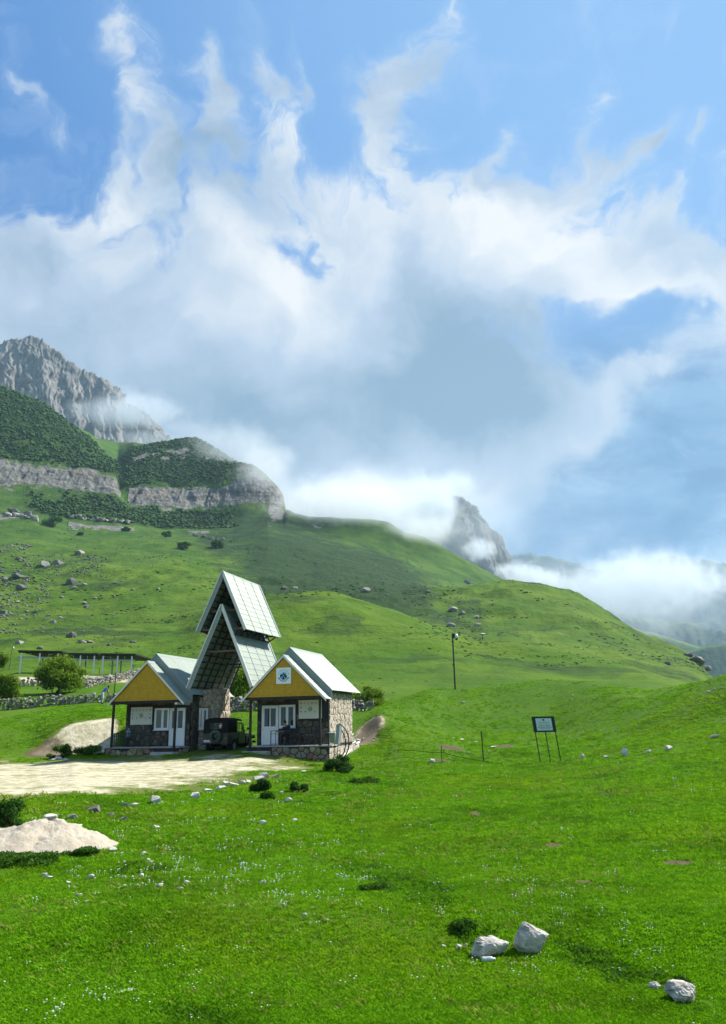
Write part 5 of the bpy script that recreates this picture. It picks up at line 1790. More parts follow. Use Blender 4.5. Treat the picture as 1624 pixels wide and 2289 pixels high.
    gb.inputs['Base Color'].default_value = (0.75, 0.82, 0.8, 1); gb.inputs['Transmission Weight'].default_value = 0.95; gb.inputs['IOR'].default_value = 1.02
    M['car_glass'] = g
    MB().add([(x, 0.032, z) for x, z in inner], [tuple(range(m))]).build('rear_window', M['car_glass'], o)
    # windscreen
    ws = MB()
    for (p, q) in (((-0.70, 2.30, 1.12), (-0.66, 2.06, 1.66)), ((0.70, 2.30, 1.12), (0.66, 2.06, 1.66)), ((-0.68, 2.06, 1.68), (0.68, 2.06, 1.68)), ((-0.72, 2.30, 1.14), (0.72, 2.30, 1.14)), ((0, 2.30, 1.14), (0, 2.06, 1.66))):
        ws.bar(p, q, 0.05, 0.05)
    wf = ws.build('windscreen_frame', M['jeep'], o)
    MB().add([(-0.68, 2.28, 1.16), (0.68, 2.28, 1.16), (0.65, 2.07, 1.65), (-0.65, 2.07, 1.65)], [(0, 1, 2, 3)]).build('pane', M['car_glass'], wf)
    sw = MB().lathe([(0.20, -0.10), (0.33, -0.10), (0.375, -0.06), (0.375, 0.06), (0.33, 0.09), (0.20, 0.09)], 26, 'y', (0.07, -0.115, 0.93)).build('spare_wheel', M['spare_cover'], o)
    MB().lathe([(0.0, -0.07), (0.07, -0.07), (0.09, -0.05), (0.20, -0.05), (0.21, 0.0), (0.0, 0.0)], 20, 'y', (0.07, -0.115, 0.93)).build('rim', M['jeep'], sw)
    pl = MB().box((-0.73, -0.03, 0.62), (-0.25, -0.012, 0.745)).build('licence_plate', M['sign_white'], o)
    cu = bpy.data.curves.new('plate_text', 'FONT'); cu.body = '10 BU 130'; cu.size = 0.115; cu.align_x = 'CENTER'
    to_ = bpy.data.objects.new('plate_number', cu); COL.objects.link(to_)
    bpy.context.view_layer.update()
    tm = bpy.data.meshes.new_from_object(to_.evaluated_get(bpy.context.evaluated_depsgraph_get()))
    bpy.data.objects.remove(to_)
    tm.materials.append(M['ink'])
    tt = put('plate_number', tm, pl, (-0.49, -0.033, 0.645), (math.pi / 2, 0, 0))
    tt['kind'] = 'stuff'
    MB().box((-0.82, -0.06, 0.47), (-0.45, -0.005, 0.57)).build('bumper', M['black_metal'], o, 0.01)
    MB().box((0.45, -0.06, 0.47), (0.82, -0.005, 0.57)).build('bumper', M['black_metal'], o, 0.01)
    MB().box((-0.85, 3.66, 0.50), (0.85, 3.74, 0.62)).build('bumper', M['black_metal'], o, 0.01)
    ch = MB().box((-0.42, 0.1, 0.40), (-0.34, 3.6, 0.50)).box((0.34, 0.1, 0.40), (0.42, 3.6, 0.50))
    for y in (0.83, 2.98):
        ch.tube([(-0.74, y, 0.385), (0.74, y, 0.385)], 0.05, 10).lathe([(0.0, -0.14), (0.12, -0.08), (0.14, 0.0), (0.12, 0.08), (0.0, 0.14)], 14, 'y', (0.12, y, 0.385))
    ch.build('chassis', M['black_metal'], o)
    for x in (-0.38, 0.38):
        MB().box((x - 0.22, 1.50, 0.62), (x + 0.22, 1.95, 0.80)).box((x - 0.22, 1.44, 0.80), (x + 0.22, 1.54, 1.30)).build('seat', M['canvas'], o, 0.03)
    for x in (-0.72, 0.72):
        for y in (0.83, 2.98):
            wheel(o, x, y, 0.397)
    return o


offroad_car()

# ------------------------------------------------------------------ the leaning national park sign
def text_mesh(body, size, mat, align='CENTER'):
    cu = bpy.data.curves.new('lettering', 'FONT')
    cu.body, cu.size, cu.align_x = body, size, align
    ob = bpy.data.objects.new('lettering', cu)
    COL.objects.link(ob)
    bpy.context.view_layer.update()
    me = bpy.data.meshes.new_from_object(ob.evaluated_get(bpy.context.evaluated_depsgraph_get()))
    bpy.data.objects.remove(ob)
    me.materials.append(mat)
    return me


def park_sign():
    c = ground_at(1229, 1705)
    k = c.length / PF
    o = empty('park_sign', c, -0.02, 'leaning black framed park sign on three thin legs in the green meadow', 'sign')
    rng_ = math.hypot(c.x, c.y)
    m = rng_ / PF                                  # metres per photograph pixel there
    H, Wd, lean = 95 * m * 0.98, 47 * m, 10.0 * m
    ph = 31 * m
    fr = empty('frame', (0, 0, 0)); fr.parent = o

    def lx(x, z):
        return x - lean * (z / H - 0.25) * 0.92
    for x in (-0.45, 0.0, 0.45):
        x *= Wd
        MB().bar((lx(x, -0.15), 0, -0.15), (lx(x, H - ph), 0, H - ph), 0.045, 0.045).build('leg', M['black_metal'], o)
    z0, z1 = H - ph - 0.02, H
    P = lambda x, z, y: (lx(x, z), y, z)
    MB().prism([P(-Wd / 2, z0, -0.02), P(Wd / 2, z0, -0.02), P(Wd / 2, z1, -0.02), P(-Wd / 2, z1, -0.02)], (0, 0.05, 0)).build('board', M['black_metal'], fr)
    b = 0.15 * Wd
    q0, q1 = z0 + 0.09 * (z1 - z0) * 1.2, z1 - 0.12 * (z1 - z0)
    pl = MB().prism([P(-Wd / 2 + b, q0, -0.028), P(Wd / 2 - b, q0, -0.028), P(Wd / 2 - b, q1, -0.028), P(-Wd / 2 + b, q1, -0.028)], (0, 0.006, 0)).build('plate', M['sign_plate'], o)
    hgt = q1 - q0
    MB().add([P(-0.05, q1 - 0.20 * hgt, -0.030), P(0.05, q1 - 0.20 * hgt, -0.030), P(0.055, q1 - 0.10 * hgt, -0.030), P(0.0, q1 - 0.06 * hgt, -0.030), P(-0.055, q1 - 0.09 * hgt, -0.030)], [(0, 1, 2, 3, 4)]).build('crest', M['ink'], o)
    for body, zz, sz, mt in (('ŞAHDAĞ', 0.57, 0.20, 'ink_red'), ('MİLLİ PARKI', 0.36, 0.16, 'ink')):
        z = q0 + zz * hgt
        t = put('lettering', text_mesh(body, sz * hgt * 1.05, M[mt]), o, (lx(0, z), -0.031, z), (math.pi / 2, 0, 0))
        t['kind'] = 'stuff'
    for i, (zz, w) in enumerate(((0.27, 0.62), (0.20, 0.66), (0.12, 0.42))):
        z = q0 + zz * hgt
        x = -w / 2 * (Wd - 2 * b) / 0.75
        r = random.Random(i)
        mb = MB()
        while x < w / 2 * (Wd - 2 * b) / 0.75:
            l = r.uniform(0.03, 0.09)
            mb.add([P(x, z, -0.031), P(x + l, z, -0.031), P(x + l, z + 0.022, -0.031), P(x, z + 0.022, -0.031)], [(0, 1, 2, 3)])
            x += l + 0.018
        t = mb.build('small_print', M['ink_grey'], o)
        t['kind'] = 'stuff'
    a = [ground_at(u, v) + Vector((0, 0, 0.03)) for u, v in ((1205, 1704.5), (1229, 1705), (1250, 1706), (1262, 1709))]
    MB().tube([p - c for p in a], 0.02, 6).build('ground_bar', M['black_metal'], o)
    return o


park_sign()


def pole_thing(name, u, v, h, r, label, cat, lean=0.0, mat='black_metal', cap=True, group=None):
    p = ground_at(u, v)
    o = empty(name, p, 0, label, cat, group)
    MB().tube([(0, 0, -0.3), (lean * h, 0, h)], [r, r * 0.9], 8).build('pole', M[mat], o)
    return o


p_ = ground_at(1082, 1706)
mp = math.hypot(p_.x, p_.y) / PF
o = pole_thing('fence_post', 1082, 1706, 64 * mp, 0.035, 'tall thin dark metal post at the end of the low wire', 'post', -0.02)
MB().box((-0.10, -0.03, 64 * mp - 0.04), (0.02, 0.03, 64 * mp)).build('bracket', M['black_metal'], o)
MB().box((-0.12, -0.12, -0.1), (0.25, 0.12, 0.05)).build('foot_plate', M['black_metal'], o)
pole_thing('fence_post', 988.5, 1704, 0.85, 0.022, 'short thin dark stake holding the low wire beside a white stone', 'post')
pole_thing('fence_post', 885.5, 1697, 0.72, 0.022, 'short pale stake near the left end of the low wire', 'post', 0.03, 'steel')
wp = []
for (u, v, h) in ((866, 1694, 0.10), (885, 1694, 0.42), (925, 1694, 0.38), (960, 1697, 0.36), (988, 1700, 0.42), (1030, 1704, 0.25), (1082, 1706, 0.10), (1110, 1709, 0.05), (1150, 1710, 0.04), (1190, 1707, 0.03)):
    wp.append(ground_at(u, v) + Vector((0, 0, h)))
fw = MB().tube(wp, 0.016, 5).build('fence_wire', M['black_metal'])
tag(fw, 'low dark wire strung from the stakes towards the leaning park sign', 'wire')

# lamp post on the knoll, the table shelter up the hill, poles by the left wall
p_ = ground_at(1018, 1541)
mp = math.hypot(p_.x, p_.y) / PF
hl = 124 * mp * 0.97
o = empty('camera_pole', p_, 0, 'tall black pole with a white dome camera at its top on the grassy knoll', 'pole')
MB().tube([(0, 0, -0.4), (0, 0, hl)], [0.075, 0.065], 10).build('pole', M['black_metal'], o)
hd = MB().box((-0.08, -0.12, hl - 0.42), (0.22, 0.12, hl)).build('housing', M['black_metal'], o, 0.02)
MB().lathe([(0.0, 0.30), (0.12, 0.25), (0.17, 0.10), (0.17, -0.12), (0.0, -0.14)], 16, 'z', (0.34, -0.02, hl - 0.33)).build('shell', M['pvc'], o)
MB().lathe([(0.0, -0.16), (0.10, -0.12), (0.14, -0.02), (0.14, 0.0), (0.0, 0.0)], 16, 'z', (0.34, -0.02, hl - 0.475)).build('lens_dome', M['glass'], o)
MB().box((-0.14, -0.02, hl * 0.42), (-0.07, 0.02, hl * 0.45)).build('bracket', M['black_metal'], o)

p_ = ground_at(1079.5, 1431)
mp = math.hypot(p_.x, p_.y) / PF
o = empty('umbrella_shelter', p_, 0, 'small mushroom shaped shelter with a flat pale roof high on the green hillside', 'shelter')
hh = 13.5 * mp
MB().tube([(0, 0, -0.3), (0, 0, hh - 0.1)], 0.11, 8).build('post', M['black_metal'], o)
MB().lathe([(0.0, hh + 0.28), (0.5, hh + 0.20), (6.3 * mp, hh), (6.3 * mp, hh - 0.12), (0.3, hh - 0.18), (0, hh - 0.18)], 24).build('roof', M['white_trim'], o)
MB().lathe([(0.0, 0.75), (0.7, 0.75), (0.7, 0.68), (0.0, 0.68)], 16).build('table', M['black_metal'], o)
MB().box((-1.0, -0.35, 0), (-0.65, 0.35, 0.46)).build('bench', M['black_metal'], o)
pole_thing('utility_post', 21, 1498, 3.6, 0.06, 'dark wooden post with a small white lamp at the far left of the upper terrace', 'post', 0.04, 'old_wood')
MB().lathe([(0.0, 0.2), (0.12, 0.12), (0.12, -0.1), (0, -0.14)], 12, 'z', (0.30, 0, 3.35)).build('lamp', M['pvc'], COL.objects['utility_post'])
for u, v, h, lb in ((254.0, 1571, 2.6, 'thin dark stake standing behind the bending person'), (222, 1508, 1.0, 'short dark stake left of the three under the far open shelters'), (297, 1507, 1.2, 'short dark stake at the right corner post of the open shelters'), (163, 1513, 1.0, 'short dark stake behind the big willow bush')):
    pole_thing('stake', u, v, h, 0.045, lb, 'post', 0.02, 'dark_wood')

# curved metal stand with a grey panel, ladder and pole beside the right cabin
bp = ground_at(751.5, 1712)
o = empty('curved_stand', bp, -0.25, 'curved black metal stand with a tall grey panel beside the stone side wall', 'metal stand')
mp = math.hypot(bp.x, bp.y) / PF


def SP(x, y, dy=0.0):              # crop pixel of the photograph -> the stand's own frame
    u, v = (1300 + x / 5.075) / 1.789, (2840 + y / 5.075) / 1.789
    d = ray(u, v)
    q = Vector((d[0], d[1], d[2])) * ((bp.y + dy) / d[1]) + Vector((0, 0, CZ))
    return Matrix.Rotation(0.25, 3, 'Z') @ (q - bp)


outer = [SP(305, 278), SP(370, 330), SP(425, 400), SP(465, 490), SP(487, 580), SP(490, 690), SP(472, 800), SP(430, 900), SP(370, 980), SP(300, 1045), SP(210, 1105), SP(120, 1140), SP(40, 1155)]
inner = [SP(300, 350, 0.45), SP(345, 410, 0.45), SP(385, 480, 0.45), SP(410, 560, 0.45), SP(420, 650, 0.45), SP(415, 750, 0.45), SP(392, 850, 0.45), SP(350, 940, 0.45), SP(300, 1010, 0.45)]
MB().tube(outer, 0.034, 8).build('arc', M['black_metal'], o)
MB().tube(inner, 0.030, 8).build('arc', M['black_metal'], o)
MB().prism([SP(237, 288), SP(303, 276), SP(272, 700), SP(202, 692)], Matrix.Rotation(0.25, 3, 'Z') @ Vector((0.10, 0.35, 0))).build('panel', M['steel'], o)
MB().bar(SP(303, 270), SP(300, 345, 0.45), 0.05).build('crossbar', M['black_metal'], o)
MB().tube([SP(205, 690), SP(178, 1020)], 0.022, 6).build('leg', M['black_metal'], o)
MB().tube([SP(265, 700), SP(240, 1085)], 0.022, 6).build('leg', M['black_metal'], o)

la, lb_ = ground_at(757.5, 1687), ground_at(796, 1659)
o = empty('ladder', la, 0, 'pale wooden ladder tipped on its side behind the curved metal stand', 'ladder')
d_ = lb_ - la
up_ = Vector((-0.16, 0.20, 0.50))
for k in (0.06, 0.56):
    q = up_ * (k / 0.56)
    MB().bar(q, d_ + q, 0.07, 0.05).build('rail', M['white_trim'], o)
for i in range(8):
    t = 0.04 + 0.92 * i / 7
    MB().bar(d_ * t + up_ * 0.1, d_ * t + up_ * 1.0 + d_ * -0.03, 0.04, 0.04).build('rung', M['white_trim'], o)
la, lb_ = ground_at(764, 1698) + Vector((0, 0, 0.08)), ground_at(803, 1662) + Vector((0, 0, 0.10))
tk = MB().bar(la, lb_, 0.12, 0.09).build('plank', M['white_trim'])
tag(tk, 'pale squared timber lying on the grass below the tipped ladder', 'plank')


# ------------------------------------------------------------------ three open shelters on the upper terrace
def shelter(u0, u1, v0, v1, height, label):
    a, b = ground_at(u0, v0), ground_at(u1, v1)
    r = 122.0

    def fix(u, v):
        az, t = az_tan(u, v)
        return Vector((r * math.sin(az), r * math.cos(az), 0))
    a, b = fix(u0, v0), fix(u1, v1)
    ax = (b - a).normalized()
    w = (b - a).length
    dp = 4.6
    zr = max(ground_z(a.x, a.y), ground_z(b.x, b.y)) + height
    o = empty('open_shelter', Vector((a.x, a.y, zr - height)), math.atan2(ax.y, ax.x) , label, 'shelter', 'open shelters on the upper terrace')
    ay = Vector((-ax.y, ax.x, 0))
    ay = Vector((BX.x, BX.y, 0))
    q = Matrix.Rotation(-math.atan2(ax.y, ax.x), 3, 'Z') @ ay * dp
    gz = zr - height
    MB().prism([(-0.5, -0.35, height + 0.34), (w + 0.5, -0.35, height + 0.34), (w + 0.5 + q.x, q.y + 0.2, height - 0.02), (-0.5 + q.x, q.y + 0.2, height - 0.02)], (0, 0, 0.20)).build('roof', M['dark_wood'], o)
    MB().bar((-0.5, 0, height - 0.42), (w + 0.5, 0, height - 0.42), 0.14, 0.20).build('rail', M['steel'], o)
    MB().bar((-0.4, 0.05, height + 0.25), (w + 0.4, 0.05, height + 0.25), 0.10, 0.14).build('beam', M['dark_wood'], o)
    MB().bar((q.x - 0.3, q.y, height - 0.12), (w + q.x + 0.3, q.y, height - 0.12), 0.10, 0.14).build('beam', M['dark_wood'], o)
    for x in (0.0, w / 2, w):
        for back in (0, 1):
            if back and x == w / 2:
                continue
            px, py = x + q.x * back, q.y * back
            wx = Vector((a.x, a.y, 0)) + ax * px + Vector((-ax.y, ax.x, 0)) * py
            z0 = ground_z(wx.x, wx.y) - gz - 0.2
            MB().box((px - 0.10, py - 0.10, z0), (px + 0.10, py + 0.10, height + (0.2 if not back else -0.1))).build('post', M['white_trim' if not back else 'steel'], o)
    for x in (w * 0.25, w * 0.75):
        MB().box((x - 0.04, -0.04, height - 0.36), (x + 0.04, 0.04, height + 0.2)).build('strut', M['steel'], o)
    return o


shelter(45, 127, 1498, 1501, 2.7, 'leftmost of three open dark roofed shelters, behind the big willow bush')
shelter(146, 209, 1503, 1505, 2.55, 'middle of three open dark roofed shelters above the dry stone wall')
shelter(229, 293, 1506, 1508, 2.4, 'rightmost of three open dark roofed shelters, nearest the left cabin')

# ------------------------------------------------------------------ dry stone walls: every stone a piece of its wall
def dry_wall(name, pts_uv, height, width, st, label, seed, parent_label_group=None, limit=300, h1=None):
    r = random.Random(seed)
    P = [ground_at(*p) for p in pts_uv]
    c = P[0].copy()
    o = empty(name, c, 0, label, 'wall', parent_label_group)
    L = [0.0]
    for a, b in zip(P, P[1:]):
        L.append(L[-1] + (b - a).length)
    ncol = int(L[-1] / st)
    stones = []
    for j in range(ncol):
        s = (j + 0.5) * L[-1] / ncol
        i = max(0, min(len(P) - 2, int(np.searchsorted(L, s)) - 1))
        t = (s - L[i]) / (L[i + 1] - L[i])
        p = P[i].lerp(P[i + 1], t)
        d = (P[i + 1] - P[i]).normalized()
        n = Vector((-d.y, d.x, 0)).normalized()
        z = ground_z(p.x, p.y) - 0.05
        hgt = height * (0.82 + 0.36 * vnoise(s / 1.7, seed * 1.0))
        zz = 0.0
        while zz < hgt:
            hh = r.uniform(0.16, 0.34) * st / 0.30
            w = st * r.uniform(0.8, 1.5)
            q = p + d * r.uniform(-0.25, 0.25) * st + n * r.uniform(-0.1, 0.1)
            stones.append((zz / height, q.x - c.x, q.y - c.y, z + zz + hh * 0.42 - c.z, w, width * r.uniform(0.75, 1.15), hh * 1.35, math.atan2(d.y, d.x) + r.uniform(-0.35, 0.35), r.uniform(-0.25, 0.25)))
            zz += hh * 0.80
    r.shuffle(stones)
    for k, (f, x, y, z, w, dp, h, rz, ry) in enumerate(stones[:limit]):
        put('stone', STONES[r.randrange(len(STONES))], o, (x, y, z), (ry, r.uniform(-0.3, 0.3), rz), (w, dp, h))
    rest = stones[limit:]
    if rest:
        mb = MB()
        for (f, x, y, z, w, dp, h, rz, ry) in rest:
            me_ = STONES[r.randrange(len(STONES))]
            mt = Matrix.Translation((x, y, z)) @ Euler((ry, 0, rz)).to_matrix().to_4x4() @ Matrix.Diagonal((w, dp, h, 1))
            mb.add([mt @ v.co for v in me_.vertices], [tuple(p.vertices) for p in me_.polygons])
        ob = mb.build('wall_core', M['dry_stone'], o)
        ob['kind'] = 'stuff'
    return o


dry_wall('dry_stone_wall', [(-40, 1590), (0, 1588), (60, 1583), (110, 1578), (160, 1574), (205, 1571), (262, 1570)], 0.80, 0.55, 0.36, 'long grey dry stone wall running left from the left cabin below the willows', 3)
dry_wall('dry_stone_wall', [(505, 1588), (540, 1590), (585, 1590)], 0.85, 0.5, 0.34, 'short length of dry stone wall seen between the stone tower and the right cabin', 5)
dry_wall('dry_stone_wall', [(775, 1590), (800, 1590), (834, 1588)], 0.75, 0.5, 0.32, 'short length of dry stone wall at the back of the right cabin', 6)
dry_wall('dry_stone_wall', [(193, 1538), (215, 1531), (250, 1525), (285, 1517), (318, 1509)], 0.85, 0.6, 0.42, 'upper dry stone wall climbing to the right below the open shelters', 8)
dry_wall('dry_stone_wall', [(40, 1535), (75, 1534), (100, 1533), (132, 1532)], 0.75, 0.5, 0.40, 'low dry stone wall left of the big willow bush, under the pale track', 9)

# ------------------------------------------------------------------ bushes and weeds
def leaf_mat(name, lo, hi, trans=0.25):
    m, nt, b = new_mat(name, 0.6, 0.25)
    oi = nt.nodes.new('ShaderNodeNewGeometry')
    r = S(nt, oi.outputs['Random Per Island'])
    c = mixc(nt, r, lo, hi)
    b.inputs['Specular IOR Level'].default_value = 0.08
    if 'grass' in name:
        p = geo_pos(nt)
        c = mixc(nt, noise(nt, p, 0.45, 5, 0.6).step(0.46, 0.68) * 0.55, c, tuple(x * 0.5 for x in lo))
        c = mixc(nt, noise(nt, p, 0.16, 4, 0.6).step(0.45, 0.70) * 0.6, c, (hi[0] * 1.15, hi[1] * 0.92, hi[2] * 1.2))
    nt.links.new(c, b.inputs['Base Color'])
    tr = nt.nodes.new('ShaderNodeBsdfTranslucent')
    nt.links.new(c, tr.inputs['Color'])
    mx = nt.nodes.new('ShaderNodeMixShader')
    mx.inputs[0].default_value = trans
    nt.links.new(b.outputs[0], mx.inputs[1]); nt.links.new(tr.outputs[0], mx.inputs[2])
    nt.links.new(mx.outputs[0], nt.nodes['Material Output'].inputs['Surface'])
    return m


M['willow'] = leaf_mat('willow_leaf', (0.080, 0.165, 0.006), (0.190, 0.290, 0.022), 0.45)
M['dark_leaf'] = leaf_mat('dark_leaf', (0.016, 0.060, 0.007), (0.046, 0.120, 0.014), 0.3)
M['weed'] = leaf_mat('weed_leaf', (0.026, 0.085, 0.006), (0.065, 0.150, 0.012), 0.3)
M['wood_leaf'] = leaf_mat('woodland_leaf', (0.028, 0.080, 0.015), (0.062, 0.140, 0.025), 0.3)
M['bark'] = paint('bark', (0.07, 0.055, 0.04), 0.95, 0.3, 6.0, 0.1)


def leaves(centers, radii, n, size, seed, droop=0.0, shell=0.55):
    """n little leaf blades spread through several clumps"""
    g = np.random.default_rng(seed)
    C, Rr = np.array(centers, float), np.array(radii, float)
    w = (Rr ** 2).prod(1) ** 0.5
    k = g.choice(len(C), n, p=w / w.sum())
    d = g.normal(size=(n, 3))
    d /= np.linalg.norm(d, axis=1)[:, None]
    q = (shell + (1 - shell) * g.random(n)) ** 1.0 * (0.72 + 0.5 * g.random(n))
    p = C[k] + d * Rr[k] * q[:, None]
    nrm = d + g.normal(size=(n, 3)) * 0.7
    nrm /= np.linalg.norm(nrm, axis=1)[:, None]
    t = np.cross(nrm, g.normal(size=(n, 3)))
    t[:, 2] -= droop
    t /= np.linalg.norm(t, axis=1)[:, None]
    b = np.cross(nrm, t)
    s = size * (0.6 + 0.8 * g.random(n))[:, None]
    v = np.stack([p - t * s, p + b * s * 0.38 + nrm * s * 0.08, p + t * s, p - b * s * 0.38 + nrm * s * 0.08], 1).reshape(-1, 3)
    return v


def quads_mesh(name, v, mat):
    n = len(v) // 4
    me = bpy.data.meshes.new(name)
    me.vertices.add(len(v)); me.vertices.foreach_set('co', v.astype(np.float32).ravel())
    me.loops.add(len(v)); me.loops.foreach_set('vertex_index', np.arange(len(v), dtype=np.int32))
    me.polygons.add(n)
    me.polygons.foreach_set('loop_start', np.arange(0, len(v), 4, dtype=np.int32))
    me.polygons.foreach_set('loop_total', np.full(n, 4, dtype=np.int32))
    me.update()
    me.materials.append(mat)
    return me


def bush(name, u, v, w_px, h_px, label, mat, n=3000, leaf=0.11, seed=1, rng_=None, stems=7, cat='bush', clumps=16, low=0.25, droop=0.4, ground=None, group=None):
    """many stemmed shrub: limbs that fork from the ground and clumps of leaves about their ends"""
    p = ground_at(u, v) if rng_ is None else None
    if p is None:
        a, t = az_tan(u, v)
        p = Vector((rng_ * math.sin(a), rng_ * math.cos(a), 0)); p.z = ground_z(p.x, p.y)
    m = math.hypot(p.x, p.y) / PF
    W_, H_ = w_px * m / 2, h_px * m
    r = random.Random(seed)
    o = empty(name, p, 0, label, cat, group)
    cs, rs = [], []
    st = MB()
    for i in range(clumps):
        a = 2 * math.pi * r.random()
        q = math.sqrt(r.random())
        z = H_ * (low + (0.86 - low) * r.random() * (1.05 - 0.45 * q * q))
        c = (W_ * 0.78 * q * math.cos(a), W_ * 0.60 * q * math.sin(a), z)
        cs.append(c)
        s = r.uniform(0.75, 1.3)
        rs.append((W_ * 0.36 * s, W_ * 0.34 * s, H_ * 0.20 * s))
    for i in range(min(stems, clumps)):
        c = cs[i]
        bx_, by_ = r.uniform(-0.14, 0.14) * W_, r.uniform(-0.1, 0.1) * W_
        k = 0.012 * H_ + 0.012
        st.tube([(bx_, by_, -0.1), (bx_ + c[0] * 0.25, by_ + c[1] * 0.25, c[2] * 0.4), (c[0] * 0.8, c[1] * 0.8, c[2] * 0.85), (c[0], c[1], c[2] * 1.05)], [k, k * 0.8, k * 0.5, k * 0.2], 6)
    st.build('trunk', M['bark'], o)
    vv = leaves(cs, rs, n, leaf, seed, droop, 0.35)
    vv = vv[np.repeat(vv.reshape(-1, 4, 3)[:, 0, 2] > 0.02, 4)]
    put('crown', quads_mesh('crown', vv, mat), o)
    return o


bush('willow_bush', 130, 1555, 112, 74, 'big rounded light green willow bush behind the dry stone wall', M['willow'], 9000, 0.17, 21, 88, 9, clumps=26)
bush('willow_bush', 6, 1566, 72, 52, 'light green willow bush at the left edge behind the dry stone wall', M['willow'], 5000, 0.16, 22, 84, 7, clumps=18)
bush('willow_bush', -8, 1490, 56, 42, 'light green bush at the left edge above the pale track', M['willow'], 2600, 0.25, 23, 135, 5, clumps=14)
bush('willow_bush', 545, 1588, 74, 94, 'tall light green willow seen through the gate behind the car', M['willow'], 8000, 0.14, 24, 68, 8, 'bush', 24, 0.15)
bush('willow_bush', 583, 1590, 40, 60, 'smaller willow half hidden behind the roof of the right cabin', M['willow'], 3000, 0.14, 26, 70, 6, 'bush', 14, 0.15)
bush('willow_bush', 822, 1580, 84, 46, 'low spreading willow bush behind the right cabin at the edge of the knoll', M['willow'], 6000, 0.13, 25, 68, 7, 'bush', 22, 0.1)
bush('nettle_clump', 757, 1728, 66, 38, 'dark green nettle clump under the curved metal stand', M['dark_leaf'], 5200, 0.055, 31, None, 6, 'bush', 22, 0.12)
bush('nettle_clump', 581, 1771, 40, 30, 'dark green nettle clump below the last big stones of the yard edge', M['dark_leaf'], 3800, 0.05, 32, None, 6, 'bush', 16, 0.1)
bush('nettle_clump', 599, 1786, 36, 20, 'low dark green weed patch right below the nettle clump of the yard edge', M['weed'], 1800, 0.045, 39, None, 4, 'bush', 10, 0.1)
bush('nettle_clump', 668, 1770, 38, 22, 'small dark green nettle clump alone in the grass right of the yard edge', M['dark_leaf'], 3000, 0.05, 33, None, 5, 'bush', 14, 0.1)
bush('leafy_plant', 14, 1862, 82, 60, 'tall leafy dark green plant at the left edge behind the sand heap', M['dark_leaf'], 5200, 0.05, 34, None, 9, 'plant', 24, 0.12, 0.9)
bush('weed_clump', 200, 1690, 62, 26, 'dark green weeds at the foot of the sand bank by the left plinth', M['weed'], 2200, 0.06, 35, None, 5, 'plant', 12, 0.1)
bush('weed_clump', 140, 1694, 44, 30, 'dark green weed clump at the left foot of the sand bank', M['weed'], 1800, 0.06, 36, None, 5, 'plant', 10, 0.1)
bush('weed_clump', 112, 1698, 26, 14, 'smallest weed clump left of the pale rubble by the sand bank', M['weed'], 900, 0.05, 37, None, 4, 'plant', 8, 0.1)
bush('weed_clump', 40, 1930, 150, 24, 'wide band of dark weeds along the front foot of the sand heap', M['weed'], 6500, 0.038, 41, None, 8, 'plant', 40, 0.06)
bush('weed_clump', 184, 1914, 70, 22, 'dark weed clump at the right foot of the sand heap', M['weed'], 3600, 0.036, 42, None, 6, 'plant', 20, 0.06)
bush('weed_clump', 815, 1752, 70, 16, 'low pale flowering weeds in the grass right of the nettles', M['weed'], 1700, 0.045, 43, None, 4, 'plant', 14, 0.08)
bush('weed_clump', 1035, 2082, 62, 22, 'dark green weed clump left of the two big boulders', M['weed'], 2600, 0.026, 44, None, 5, 'plant', 16, 0.06)
bush('weed_clump', 1510, 2208, 62, 20, 'small weed clump in front of the half buried boulder', M['weed'], 2400, 0.022, 45, None, 5, 'plant', 16, 0.06)
bush('weed_clump', 840, 1992, 90, 16, 'dark low weed strip in the middle of the meadow', M['weed'], 2600, 0.03, 46, None, 5, 'plant', 20, 0.05)


